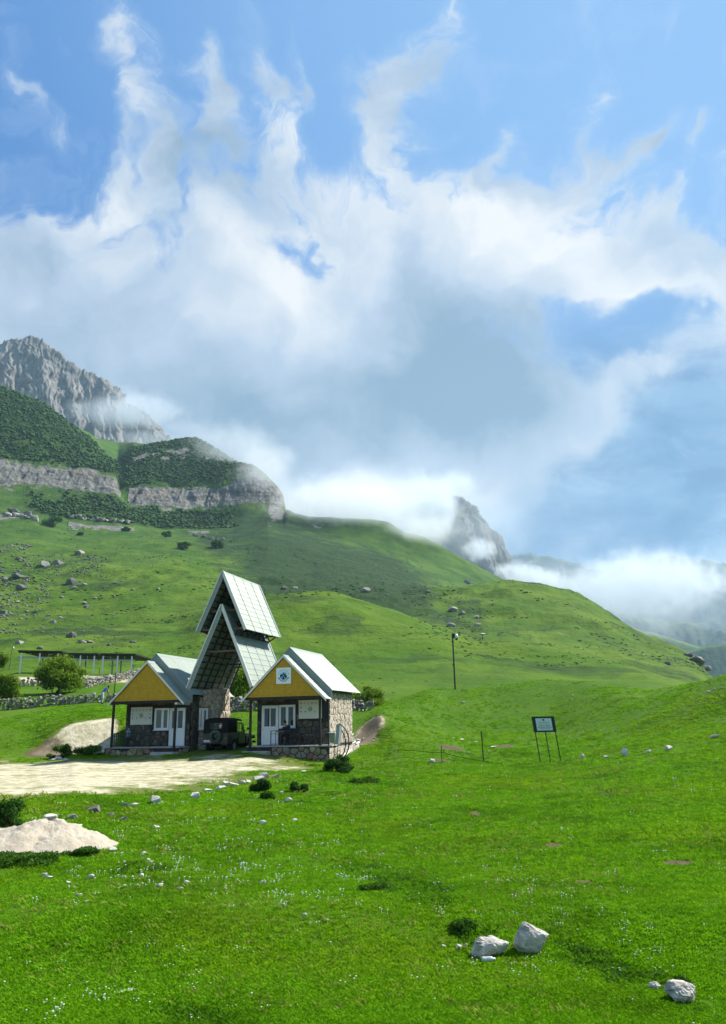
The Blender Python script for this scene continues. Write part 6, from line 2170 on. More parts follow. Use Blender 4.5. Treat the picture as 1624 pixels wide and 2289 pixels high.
# ------------------------------------------------------------------ sand heap
def sand_heap():
    c = ground_at(98, 1886)
    o = empty('sand_heap', c, 0, 'heap of pale sand and gravel dumped at the left edge of the meadow', 'sand heap')
    n, m_ = 46, 120
    vs, fs = [], []
    for i in range(n + 1):
        t = i / n
        for k in range(m_):
            a = 2 * math.pi * k / m_
            rx = 1.48 * (1 + 0.10 * math.sin(a * 2 + 0.8) + 0.07 * math.sin(a * 5))
            rx *= 1.18 if math.cos(a) < 0 else 1.0
            x, y = rx * t * math.cos(a), rx * 0.95 * t * math.sin(a)
            z = 0.56 * (max(0, 1 - t) ** 0.92 * (0.93 + 0.07 * math.cos(a * 3))) if t < 1 else 0
            s = 0.36 * math.exp(-((x + 1.25) / 0.75) ** 2 - (y / 0.6) ** 2) * (1 - t) ** 0.4
            z = max(z, s)
            z += 0.085 * float(fbm(x * 2.6, y * 2.6, 5, 0.65, 501)) * (0.3 + min(1, 3 * (1 - t)))
            wz = ground_z(c.x + x, c.y + y) - c.z
            vs.append((x + 0.08, y, wz + z - 0.07 * t ** 6))
    for i in range(n):
        for k in range(m_):
            fs.append((i * m_ + k, i * m_ + (k + 1) % m_, (i + 1) * m_ + (k + 1) % m_, (i + 1) * m_ + k))
    m, nt, b = new_mat('sand', 0.95, 0.1)
    p = geo_pos(nt)
    q = noise(nt, p, 14.0, 8, 0.75)
    cc = mixc(nt, noise(nt, p, 3.0, 6, 0.65).step(0.3, 0.72), (0.40, 0.345, 0.27), (0.52, 0.47, 0.375))
    cc = mixc(nt, q.step(0.60, 0.74) * 0.7, cc, (0.62, 0.57, 0.49))
    cc = mixc(nt, noise(nt, p, 9.0, 5, 0.7).step(0.60, 0.72) * 0.8, cc, (0.17, 0.125, 0.085))
    nt.links.new(cc, b.inputs['Base Color'])
    bump(nt, b, q, 1.0, 0.05)
    me = bpy.data.meshes.new('sand')
    me.from_pydata(vs, [], fs)
    me.polygons.foreach_set('use_smooth', [True] * len(fs))
    me.materials.append(m)
    put('sand', me, o)
    return o, c


heap, hc = sand_heap()
hst = boulder_mesh('heap_stone', 611, (0.34, 0.26, 0.2), M['lime_stone'], 14, 3)
o = put('stone', hst, None, (hc.x + 0.10, hc.y, hc.z + 0.58))
tag(o, 'pale stone resting on the top of the sand heap', 'stone', 'loose stones')

# ------------------------------------------------------------------ boulders and stones
def big_boulder(u, v, w_px, h_px, seed, label, squash=0.75, sink=0.12):
    p = ground_at(u, v)
    m = p.xy.length / PF
    w, h = w_px * m, h_px * m
    me = boulder_mesh('boulder', seed, (w * 1.02, w * squash, h * 1.15), M['boulder'], 15, 4, 0.075)
    o = put('boulder', me, None, (p.x, p.y + w * squash * 0.3, p.z + h * (0.5 - sink)))
    tag(o, label, 'boulder')
    return o


m, nt, b = new_mat('boulder_rock', 0.95, 0.12)
tc = nt.nodes.new('ShaderNodeTexCoord')
p = tc.outputs['Object']
q = noise(nt, p, 5.0, 10, 0.72, 0.3)
c = mixc(nt, q.step(0.30, 0.62), (0.22, 0.20, 0.175), (0.62, 0.59, 0.53))
c = mixc(nt, noise(nt, p, 2.2, 6, 0.65).step(0.56, 0.74) * 0.7, c, (0.34, 0.27, 0.17))
c = mixc(nt, noise(nt, p, 9.0, 6, 0.7).step(0.60, 0.70) * 0.8, c, (0.10, 0.095, 0.085))
nt.links.new(c, b.inputs['Base Color'])
bump(nt, b, q, 0.9, 0.06)
M['boulder'] = m
big_boulder(1100, 2145, 78, 50, 11, 'left and lower of the two big pale boulders lying together in the meadow', 0.7, 0.18)
big_boulder(1193, 2133, 80, 68, 37, 'right and taller of the two big pale boulders lying together in the meadow', 0.8, 0.17)
big_boulder(1533, 2243, 74, 43, 19, 'pale boulder half buried in the grass at the lower right', 0.75, 0.2)
big_boulder(1466, 2214, 26, 15, 23, 'small pale stone left of the half buried boulder', 0.75, 0.1)

EDGE = [  # the kerb of stones along the yard, crop pixels of the photograph
    (420, 280, 46, 26, 'tan stone with a shadowed hollow near the sand heap'), (320, 312, 40, 20, 'flat grey slab tilted in the grass right of the sand heap'), (497, 296, 25, 14, 'grey rounded stone near the left end of the yard edge'),
    (597, 252, 34, 16, 'two toned stone with a pale top left of the upright white one'), (565, 250, 24, 13, 'dull grey stone left of the two toned one'), (556, 319, 32, 16, 'grey flat stone in the grass below the yard edge'),
    (695, 240, 38, 30, 'upright white wedge shaped stone on the yard edge'), (727, 234, 24, 8, 'thin flat stone right of the white wedge'), (700, 350, 28, 14, 'cream stone alone in the grass below the white wedge'),
    (874, 218, 42, 26, 'square grey block with a white corner on the yard edge'), (932, 188, 30, 16, 'brownish stone left of the white pebbles on the yard edge'), (975, 181, 22, 14, 'small white stone on the yard edge below the brown one'),
    (994, 173, 30, 12, 'flat grey stone leaning on the small white one'), (1013, 164, 28, 26, 'white upright stone in the middle of the yard edge'), (1043, 162, 28, 18, 'cream stone right of the white upright one'),
    (1065, 160, 16, 10, 'tiny white stone between two cream stones'), (1083, 154, 30, 16, 'grey brown stone with a pale rim on the yard edge'), (1110, 147, 28, 14, 'pale stone just left of the nettle clump'),
    (1160, 137, 46, 18, 'wide white slab at the top of the nettle clump'), (1181, 126, 44, 22, 'dark based rounded stone behind the wide white slab'), (1237, 120, 30, 11, 'flat brown slab standing apart at the right end of the yard edge'),
    (1262, 196, 15, 10, 'small white stone left of the lone nettle clump'), (1295, 230, 26, 14, 'pale stone in the grass below the lone nettle clump'), (1175, 336, 30, 18, 'white topped stone with a dark face in the middle of the meadow'),
    (1322, 322, 18, 14, 'rounded pale stone right of the dark faced one'), (1360, 100, 26, 10, 'flat white stone on the edge of the yard below the plinth'), (505, 452, 36, 14, 'flat cream stone at the right foot of the sand heap'),
    (645, 470, 22, 12, 'cream stone among the daisies right of the sand heap'), (672, 507, 20, 12, 'white stone above the three meadow stones'), (360, 345, 22, 10, 'white chip on the right slope of the sand heap'), (400, 378, 12, 8, 'tiny white chip low on the right slope of the sand heap')]
MEADOW = [(205, 238, 22), (231, 250, 24), (420, 250, 26), (318, 273, 20), (365, 335, 24), (400, 360, 16), (572, 248, 20), (658, 245, 26), (615, 246, 14), (575, 285, 16), (742, 288, 26), (868, 271, 24), (835, 301, 26), (1220, 277, 26),
          (1412, 425, 20), (1515, 446, 20), (600, 342, 12), (1315, 373, 14), (1536, 370, 16), (1185, 547, 12), (688, 163, 14), (722, 14, 22)]
RIGHT = [(40, 742, 28, 24, 'white stone beside the short dark stake of the low wire'), (977, 718, 24, 16, 'white stone with a small plant on it, right of the park sign'), (1080, 708, 28, 38, 'tall white marker stone right of the park sign'),
         (1202, 691, 26, 20, 'rounded white stone right of the tall marker stone'), (1316, 676, 32, 24, 'dark sided white stone at the right end of the row'), (850, 722, 22, 24, 'dull brown stone just right of the park sign'),
         (205, 420, 20, 10, 'white flat stone on the knoll below the camera pole'), (205, 355, 20, 6, 'thin white stone at the foot of the camera pole'), (1560, 606, 36, 20, 'pale stone heap on the right slope'),
         (198, 620, 26, 8, 'white slab on the worn bank left of the thin post'), (275, 634, 24, 8, 'second white slab on the worn bank, nearest the thin post'), (238, 692, 18, 10, 'white stone low on the worn bank'), (372, 660, 36, 8, 'long pale slab right of the thin post'),
         (350, 684, 16, 8, 'small pale slab below the long one right of the thin post'), (538, 660, 14, 8, 'white chip left of the park sign legs'), (155, 614, 12, 8, 'small white chip highest on the worn bank'), (797, 380, 9, 7, 'tiny white stone in the hollow beyond the park sign'),
         (1600, 338, 18, 7, 'white stone highest on the right slope'), (1562, 347, 16, 8, 'white stone on the right slope beside the highest one'), (1530, 360, 14, 7, 'white stone lowest of three high on the right slope')]
FRONT = [(180, 392, 36, 20, 'white rounded stone left of the two big boulders'), (222, 386, 16, 14, 'small white stone between the white rounded one and the boulders'), (101, 388, 16, 14, 'cream stone in the weeds left of the boulders'), (388, 50, 20, 14, 'white chip in the grass above the boulders'),
         (232, 101, 17, 10, 'small cream stone above the boulders'), (1510, 271, 18, 9, 'small pale stone at the right edge of the meadow'), (1070, 55, 20, 8, 'flat pale stone below the dark earth patch'), (1230, 757, 12, 9, 'tiny pale stone below the half buried boulder'), (706, 607, 12, 7, 'tiny white stone below the boulder pair')]


def stone(u, v, w, h, label, seed, group=None, meshes=None, deep=0.8):
    p = ground_at(u, v)
    m_ = p.xy.length / PF
    r = random.Random(seed)
    o = put('stone', (meshes or PALE)[r.randrange(len(meshes or PALE))], None, (p.x, p.y, p.z + h * m_ * 0.45), (r.uniform(-0.2, 0.2), r.uniform(-0.15, 0.15), r.uniform(-0.5, 0.5)), (w * m_ * 1.35, w * m_ * deep * 1.2, h * m_ * 1.9))
    tag(o, label, 'stone', group)
    return o


for i, (x, y, w, h, lb) in enumerate(EDGE):
    stone(x * 0.499, 1677 + y * 0.499, w * 0.499, h * 0.499, lb, 700 + i, None, None if any(k in lb for k in ('white', 'cream', 'pale')) else STONES)
for i, (x, y, w) in enumerate(MEADOW):
    stone(x * 0.4819, 1844.6 + y * 0.4819, w * 0.4819, w * 0.30, 'small white stone lying in the grass among the daisies', 800 + i, 'small white meadow stones')
for i, (x, y, w, h, lb) in enumerate(RIGHT):
    stone(950 + x * 0.415, 1397.4 + y * 0.415, w * 0.415, h * 0.415, lb, 900 + i)
for i, (x, y, w, h, lb) in enumerate(FRONT):
    stone(950.3 + x * 0.415, 1956.4 + y * 0.415, w * 0.415, h * 0.415, lb, 950 + i)
for i in range(16):                                    # rubble at the foot of the sand bank and of the soil cut
    r = random.Random(60 + i)
    u, v = (r.uniform(114, 155), r.uniform(1690, 1703)) if i < 10 else (r.uniform(786, 842), r.uniform(1644, 1668))
    stone(u, v, r.uniform(5, 11), r.uniform(3, 6), 'pale rubble stone at the foot of the sand bank' if i < 10 else 'pale rubble stone at the foot of the soil cut by the right cabin', 970 + i, 'rubble by the sand bank' if i < 10 else 'rubble by the soil cut')

# plastic bottle and the flat pale crust
p = ground_at(1093, 2154)
mb_ = p.xy.length / PF
o = empty('plastic_bottle', p + Vector((0, 0, 0.05)), 0.08, 'empty clear plastic bottle lying in the grass below the two boulders', 'bottle')
m, nt, b = new_mat('bottle_plastic', 0.2, 0.5)
b.inputs['Base Color'].default_value = (0.62, 0.70, 0.70, 1)
b.inputs['Transmission Weight'].default_value = 0.4
M['bottle'] = m
l = 27 * mb_
MB().lathe([(0.0, 0.0), (0.029, 0.0), (0.032, 0.01), (0.032, l * 0.25), (0.028, l * 0.32), (0.032, l * 0.40), (0.032, l * 0.68), (0.024, l * 0.82), (0.014, l * 0.90), (0.014, l * 0.94)], 16, 'x', (-l / 2, 0, 0.0)).build('body', M['bottle'], o)
MB().lathe([(0.016, l * 0.93), (0.016, l), (0.0, l)], 12, 'x', (-l / 2, 0, 0.0)).build('cap', M['pvc'], o)
p = ground_at(286, 2219)
o = empty('dung_crust', p, 0, 'dry pale crumbled crust lying in the grass at the lower left', 'dung')
for i in range(7):
    r = random.Random(i + 5)
    put('crumb', PALE[i % 8], o, (r.uniform(-0.15, 0.15), r.uniform(-0.05, 0.05), 0.02), (0, 0, r.uniform(0, 3)), (r.uniform(0.06, 0.13), r.uniform(0.05, 0.09), r.uniform(0.03, 0.06)))

# ------------------------------------------------------------------ boulders of the hillside
HILL = [hull_stone('hill_stone', 300 + i, 22 + i % 6, 0.75 + 0.12 * (i % 3), M['hill_stone']) for i in range(8)]


def hill_rock(u, v, w, seed, label, group, k=0.75):
    p = ground_at(u, v, 90)
    d_ = p.xy.length
    m_ = d_ / PF
    r = random.Random(seed)
    o = put('boulder', HILL[r.randrange(8)], None, (p.x, p.y, p.z + w * m_ * 0.06), (r.uniform(-0.3, 0.3), r.uniform(-0.3, 0.3), r.uniform(0, 6.28)), (w * m_ * 0.85, w * m_ * r.uniform(0.6, 1.0), w * m_ * k * r.uniform(0.7, 1.1)))
    tag(o, label, 'boulder', group)
    return o


BIGROCKS = [(40, 1291, 34, 'biggest pale block of the scree at the left edge'), (14, 1296, 18, 'upright pale block left of the biggest scree block'), (50, 1317, 30, 'grey boulder under the biggest scree block'), (100, 1264, 32, 'dark jagged boulder high in the scree'),
            (131, 1261, 26, 'second jagged boulder right of the high dark one'), (43, 1251, 20, 'dark pointed boulder at the upper left of the scree'), (161, 1305, 32, 'dark flat outcrop in the bright green slope'), (167, 1315, 16, 'grey boulder under the dark flat outcrop'),
            (190, 1307, 12, 'small grey boulder right of the dark flat outcrop'), (257, 1304, 10, 'left one of two small pale boulders side by side on the bright slope'), (273, 1301, 9, 'right one of two small pale boulders side by side on the bright slope'), (297, 1320, 14, 'pale boulder in the middle of the bright slope'),
            (355, 1317, 12, 'boulder farthest right on the bright slope, left of the gate roof'), (228, 1331, 9, 'small pale boulder below the pair on the bright slope'), (212, 1338, 12, 'dark boulder left of the small pale one below the pair'), (256, 1335, 11, 'dark boulder right of the small pale one below the pair'),
            (189, 1350, 16, 'grey flat boulder above its twin on the middle slope'), (194, 1358, 14, 'grey flat boulder below its twin on the middle slope'), (161, 1424, 28, 'big pale boulder atop the lower rock group'), (183, 1437, 26, 'low grey rock under the big pale boulder above the shelters'),
            (203, 1437, 18, 'grey rock at the right end of the rock group above the shelters'), (136, 1382, 13, 'whitest boulder of the lower slope'), (119, 1392, 18, 'grey boulder left below the whitest one'), (108, 1377, 16, 'grey boulder left above the whitest one'), (139, 1336, 18, 'pale flat rock right of the scree'),
            (9, 1371, 20, 'pale boulder at the left edge below the scree'), (45, 1438, 18, 'grey rock above the left end of the shelters'), (90, 1450, 14, 'small pale rock just above the left shelter'), (297, 1437, 20, 'grey rock group behind the right shelter'), (245, 1443, 12, 'small rock behind the middle shelter'),
            (178, 1237, 24, 'long grey outcrop above the scree'), (32, 1145, 34, 'dark rock outcrop under the left cliff'), (62, 1152, 26, 'second dark outcrop right of the first under the left cliff'),
            (635, 1318, 24, 'squat pale rock on the crest of the first green hill'), (660, 1316, 20, 'upright pale rock on the crest of the first green hill'), (818, 1324, 30, 'grey rock on the dark slope behind the first hill'), (1045, 1304, 30, 'dark rock at the top end of the second ridge'),
            (1013, 1366, 30, 'large dark rock in the gully of the second ridge'), (1036, 1372, 20, 'second dark rock in the gully of the second ridge'), (1068, 1398, 18, 'grey rock at the lower end of the gully'), (1064, 1382, 18, 'flat grey rock in the middle of the gully'), (958, 1324, 14, 'grey upright rock left of the gully'),
            (1010, 1400, 24, 'low grey rock at the foot of the gully'), (1492, 1486, 26, 'dark crag standing below the ridge end on the right'), (1558, 1482, 46, 'brown cliff rock at the end of the right ridge'), (1577, 1500, 32, 'lower brown cliff rock at the end of the right ridge'), (1540, 1468, 28, 'upper cliff rock at the end of the right ridge'),
            (866, 1331, 8, 'small boulder alone near the crest of the first green hill')]
for i, (u, v, w, lb) in enumerate(BIGROCKS):
    hill_rock(u, v, w, 1100 + i, lb, None)

for (x0, x1, y0, y1, n, a_, b_, lb) in ((156, 296, 1158, 1170, 17, 14, 24, 'pale block of the broken rock ledge below the left mountain wood'), (10, 84, 1150, 1164, 9, 14, 22, 'pale block of the rock ledge at the left edge under the cliff'), (418, 520, 1196, 1212, 9, 9, 16, 'grey block of the broken ledge at the right end of the mountain wood')):
    rr_ = random.Random(int(x0))
    for i in range(n):
        hill_rock(x0 + (x1 - x0) * (i + rr_.uniform(0, 0.8)) / n, y0 + (y1 - y0) * (i / n) + rr_.uniform(-2, 2), rr_.uniform(a_, b_), 1300 + i + int(x0), lb, 'blocks of the rock ledges under the cliffs', 0.95)


def scree():
    """the smallest stones of the slopes, past counting"""
    rr = random.Random(9)
    mb = MB()
    zones = [((0, 1215, 70, 1300), 300, 1.5, 4.5), ((70, 1240, 230, 1290), 260, 1.2, 3.5), ((0, 1290, 110, 1360), 200, 1.5, 4.5), ((0, 1350, 110, 1420), 150, 1.5, 4.5), ((100, 1350, 320, 1430), 110, 1.2, 3), ((150, 1250, 340, 1310), 90, 1.2, 3), ((300, 1200, 620, 1300), 60, 1.2, 2.5),
             ((560, 1235, 960, 1345), 150, 1.2, 3.2), ((960, 1335, 1110, 1410), 50, 1.5, 4), ((600, 1345, 1500, 1520), 130, 1.0, 2.0), ((880, 1560, 1600, 1660), 60, 1.2, 2.6), ((40, 1420, 330, 1450), 50, 1.2, 3)]
    for (x0, y0, x1, y1), n, a, b_ in zones:
        for i in range(n):
            u, v = rr.uniform(x0, x1), rr.uniform(y0, y1)
            if fbm(u / 40.0, v / 18.0, 3, 0.6, 801) < -0.12:
                continue
            p = ground_at(u, v, 90)
            w = 1.7 * (a + (b_ - a) * rr.random() ** 2) * p.xy.length / PF
            me_ = HILL[rr.randrange(8)]
            mt = Matrix.Translation(p + Vector((0, 0, w * 0.2))) @ Euler((rr.uniform(-.4, .4), rr.uniform(-.4, .4), rr.uniform(0, 6.28))).to_matrix().to_4x4() @ Matrix.Diagonal((w, w * rr.uniform(.7, 1.1), w * rr.uniform(.5, .9), 1))
            mb.add([mt @ q.co for q in me_.vertices], [tuple(q.vertices) for q in me_.polygons])
    o = put('scree', mb.mesh('scree', M['scree']))
    o['kind'] = 'stuff'


M['scree'] = paint('scree_stone', (0.17, 0.165, 0.15), 0.95, 0.45, 0.08, 0.1)
scree()
r = random.Random(77)
ZONES = [((0, 1215, 60, 1290), 30, (3, 9), 'small grey boulder at the very top of the scree by the left edge'), ((60, 1235, 215, 1290), 46, (2.5, 8), 'small grey boulder in the upper scree around the dark jagged boulders'), ((0, 1290, 120, 1350), 34, (3, 10), 'small grey boulder around the biggest pale block of the scree'),
         ((0, 1350, 80, 1415), 26, (3, 11), 'small grey boulder low on the slope at the left edge'), ((150, 1255, 330, 1300), 34, (2, 5), 'small grey boulder above the dark flat outcrop on the bright slope'), ((90, 1350, 300, 1420), 36, (2, 6), 'small grey boulder on the middle slope above the rock group'),
         ((150, 1420, 330, 1450), 18, (2, 6), 'small grey boulder on the lower slope just above the open shelters'), ((500, 1240, 960, 1345), 44, (2, 6), 'small grey boulder on the dark slope behind the first green hill'), ((950, 1335, 1110, 1410), 20, (3, 8), 'small grey boulder in the gully of the second ridge')]
for (x0, y0, x1, y1), n, (a, b_), lb in ZONES:
    for i in range(n):
        u, v = r.uniform(x0, x1), r.uniform(y0, y1)
        hill_rock(u, v, a + (b_ - a) * r.random() ** 2.2, r.randrange(10 ** 6), lb, lb.replace('small grey boulder', 'small grey boulders'))

# lone bushes on the mountain
for i, (u, v, w, h, lb) in enumerate([(121, 1178, 44, 26, 'round dark bush under the left cliff ledge'), (413, 1228, 36, 18, 'dark bush alone on the slope left of the scree fan'), (375, 1200, 26, 14, 'low dark bush at the lower edge of the mountain wood'), (485, 1225, 30, 22, 'dark bush at the right lower corner of the mountain wood'),
                                    (280, 1187, 26, 9, 'flat dark bush right of the low pale ledge'), (178, 1197, 14, 8, 'small dark bush below the round one')]):
    bush('mountain_bush', u, v, w, h, lb, M['wood_leaf'], 1100, 0.9, 400 + i, None, 4, 'bush', 12, 0.12, 0.2)


# ------------------------------------------------------------------ woodland of the mountain: one far mass
def forest():
    g = np.random.default_rng(5)
    ok = (WOOD > 0.45) & (np.abs(np.degrees(AZ))[None, :] < 30)
    jj = np.argwhere(ok)
    area = (GR[jj[:, 0], jj[:, 1]] ** 1.0)
    dr = np.abs(GR[np.minimum(jj[:, 0] + 1, GR.shape[0] - 1), jj[:, 1]] - GR[jj[:, 0], jj[:, 1]])
    w = WOOD[jj[:, 0], jj[:, 1]] ** 1.5 * dr
    n = 13000
    sel = jj[g.choice(len(jj), n, p=w / w.sum())]
    bm = bmesh.new()
    bmesh.ops.create_icosphere(bm, subdivisions=1, radius=1.0)
    T = np.array([v.co for v in bm.verts]); Fc = np.array([[v.index for v in f.verts] for f in bm.faces])
    bm.free()
    V, Fs = [], []
    for k, (i, j) in enumerate(sel):
        x, y, z = GX[i, j] + g.normal() * 2.0, GY[i, j] + g.normal() * 2.0, GZ[i, j]
        s = 0.95 + 1.35 * g.random() ** 2.2
        d = 1 + 0.33 * g.normal(size=len(T)).clip(-1.4, 1.4)
        a = g.random() * 6.28
        P = T * d[:, None] * np.array([s, s, s * (0.55 + 0.35 * g.random())])
        P = np.stack([P[:, 0] * math.cos(a) - P[:, 1] * math.sin(a), P[:, 0] * math.sin(a) + P[:, 1] * math.cos(a), P[:, 2]], 1)
        V.append(P + np.array([x, y, z + s * 0.45])); Fs.append(Fc + k * len(T))
    V, Fs = np.concatenate(V), np.concatenate(Fs)
    me = bpy.data.meshes.new('forest')
    me.vertices.add(len(V)); me.vertices.foreach_set('co', V.astype(np.float32).ravel())
    me.loops.add(Fs.size); me.loops.foreach_set('vertex_index', Fs.astype(np.int32).ravel())
    me.polygons.add(len(Fs))
    me.polygons.foreach_set('loop_start', np.arange(0, Fs.size, 3, dtype=np.int32)); me.polygons.foreach_set('loop_total', np.full(len(Fs), 3, dtype=np.int32))
    me.polygons.foreach_set('use_smooth', np.ones(len(Fs), bool))
    me.update()
    me.materials.append(M['wood_leaf'])
    o = put('forest', me)
    o['kind'] = 'stuff'


forest()


# ------------------------------------------------------------------ grass and daisies: scattered real blades
def tuft_mesh(name, n, h, spread, mat, seed):
    g = np.random.default_rng(seed)
    V = []
    for i in range(n):
        a, q = g.random() * 6.28, spread * math.sqrt(g.random())
        x, y = q * math.cos(a), q * math.sin(a)
        b = g.random() * 6.28
        l = h * (0.55 + 0.7 * g.random())
        lean = l * (0.5 + 1.1 * g.random())
        w = 0.004 + 0.004 * g.random()
        dx, dy = math.cos(b), math.sin(b)
        V += [(x - dy * w, y + dx * w, -0.01), (x + dy * w, y - dx * w, -0.01), (x + dx * lean * 0.45 + dy * w * 0.8, y + dy * lean * 0.45 - dx * w * 0.8, l * 0.7), (x + dx * lean, y + dy * lean, l)]
    return quads_mesh(name, np.array(V), mat)


M['grass'] = leaf_mat('grass_blade', (0.095, 0.285, 0.002), (0.215, 0.430, 0.006), 0.5)
M['grass_dark'] = leaf_mat('dark_grass_blade', (0.052, 0.185, 0.001), (0.125, 0.295, 0.004), 0.45)
M['petal'] = paint('daisy', (0.72, 0.73, 0.70), 0.6, 0.05, 9.0, 0.2)


def scatter(name, pts, scales, rots, sources, seed):
    """real copies of small plants on given points, as one mass"""
    me = bpy.data.meshes.new(name)
    me.vertices.add(len(pts)); me.vertices.foreach_set('co', np.asarray(pts, np.float32).ravel())
    set_attr(me, 'size', scales)
    set_attr(me, 'turn', rots)
    o = put(name, me)
    o['kind'] = 'stuff'
    ng = bpy.data.node_groups.new(name, 'GeometryNodeTree')
    ng.interface.new_socket('Geometry', in_out='INPUT', socket_type='NodeSocketGeometry')
    ng.interface.new_socket('Geometry', in_out='OUTPUT', socket_type='NodeSocketGeometry')
    N = ng.nodes.new
    gi, go = N('NodeGroupInput'), N('NodeGroupOutput')
    join = N('GeometryNodeJoinGeometry')
    for i, s in enumerate(sources):
        mp_ = N('GeometryNodeMeshToPoints')
        rnd = N('FunctionNodeRandomValue'); rnd.data_type = 'INT'
        rnd.inputs['Min'].default_value = 0; rnd.inputs['Max'].default_value = len(sources) - 1; rnd.inputs['Seed'].default_value = seed
        cmp_ = N('FunctionNodeCompare'); cmp_.data_type = 'INT'; cmp_.operation = 'EQUAL'
        ng.links.new(rnd.outputs[2], cmp_.inputs[2]); cmp_.inputs[3].default_value = i
        ng.links.new(gi.outputs[0], mp_.inputs['Mesh']); ng.links.new(cmp_.outputs[0], mp_.inputs['Selection'])
        inst = N('GeometryNodeInstanceOnPoints')
        oi = N('GeometryNodeObjectInfo'); oi.inputs['Object'].default_value = s
        ng.links.new(mp_.outputs[0], inst.inputs['Points']); ng.links.new(oi.outputs['Geometry'], inst.inputs['Instance'])
        na = N('GeometryNodeInputNamedAttribute'); na.data_type = 'FLOAT'; na.inputs['Name'].default_value = 'size'
        nb = N('GeometryNodeInputNamedAttribute'); nb.data_type = 'FLOAT'; nb.inputs['Name'].default_value = 'turn'
        cx = N('ShaderNodeCombineXYZ')
        ng.links.new(nb.outputs[0], cx.inputs[2])
        ng.links.new(cx.outputs[0], inst.inputs['Rotation']); ng.links.new(na.outputs[0], inst.inputs['Scale'])
        ng.links.new(inst.outputs[0], join.inputs[0])
    ng.links.new(join.outputs[0], go.inputs[0])
    md = o.modifiers.new('scatter', 'NODES')
    md.node_group = ng
    return o


def land_points(n, rmin, rmax, power, seed, lim=30.0):
    """random places on the land in view; returns x, y, z, range"""
    g = np.random.default_rng(seed)
    a = np.radians(g.uniform(-lim, lim, n))
    t = g.random(n)
    r = rmin * (rmax / rmin) ** (t ** power)
    x, y = r * np.sin(a), r * np.cos(a)
    j = np.clip(np.searchsorted(AZ, a), 1, len(AZ) - 1)
    f = (a - AZ[j - 1]) / (AZ[j] - AZ[j - 1])
    z = np.empty(n)
    for jj in np.unique(j):
        m = j == jj
        z[m] = np.interp(r[m], GR[:, jj - 1], GZ[:, jj - 1]) * (1 - f[m]) + np.interp(r[m], GR[:, jj], GZ[:, jj]) * f[m]
    return x, y, z, r


def dirt_at(x, y):
    a, r = np.arctan2(x, y), np.hypot(x, y)
    j = np.clip(np.searchsorted(AZ, a), 0, len(AZ) - 1)
    d = np.zeros(len(x))
    src = np.maximum(DIRT, SOIL)
    for jj in np.unique(j):
        m = j == jj
        d[m] = np.interp(r[m], GR[:, jj], src[:, jj])
    return d


def hidden_source(name, me):
    return bpy.data.objects.new(name, me)          # never linked to the scene: only its mesh is scattered


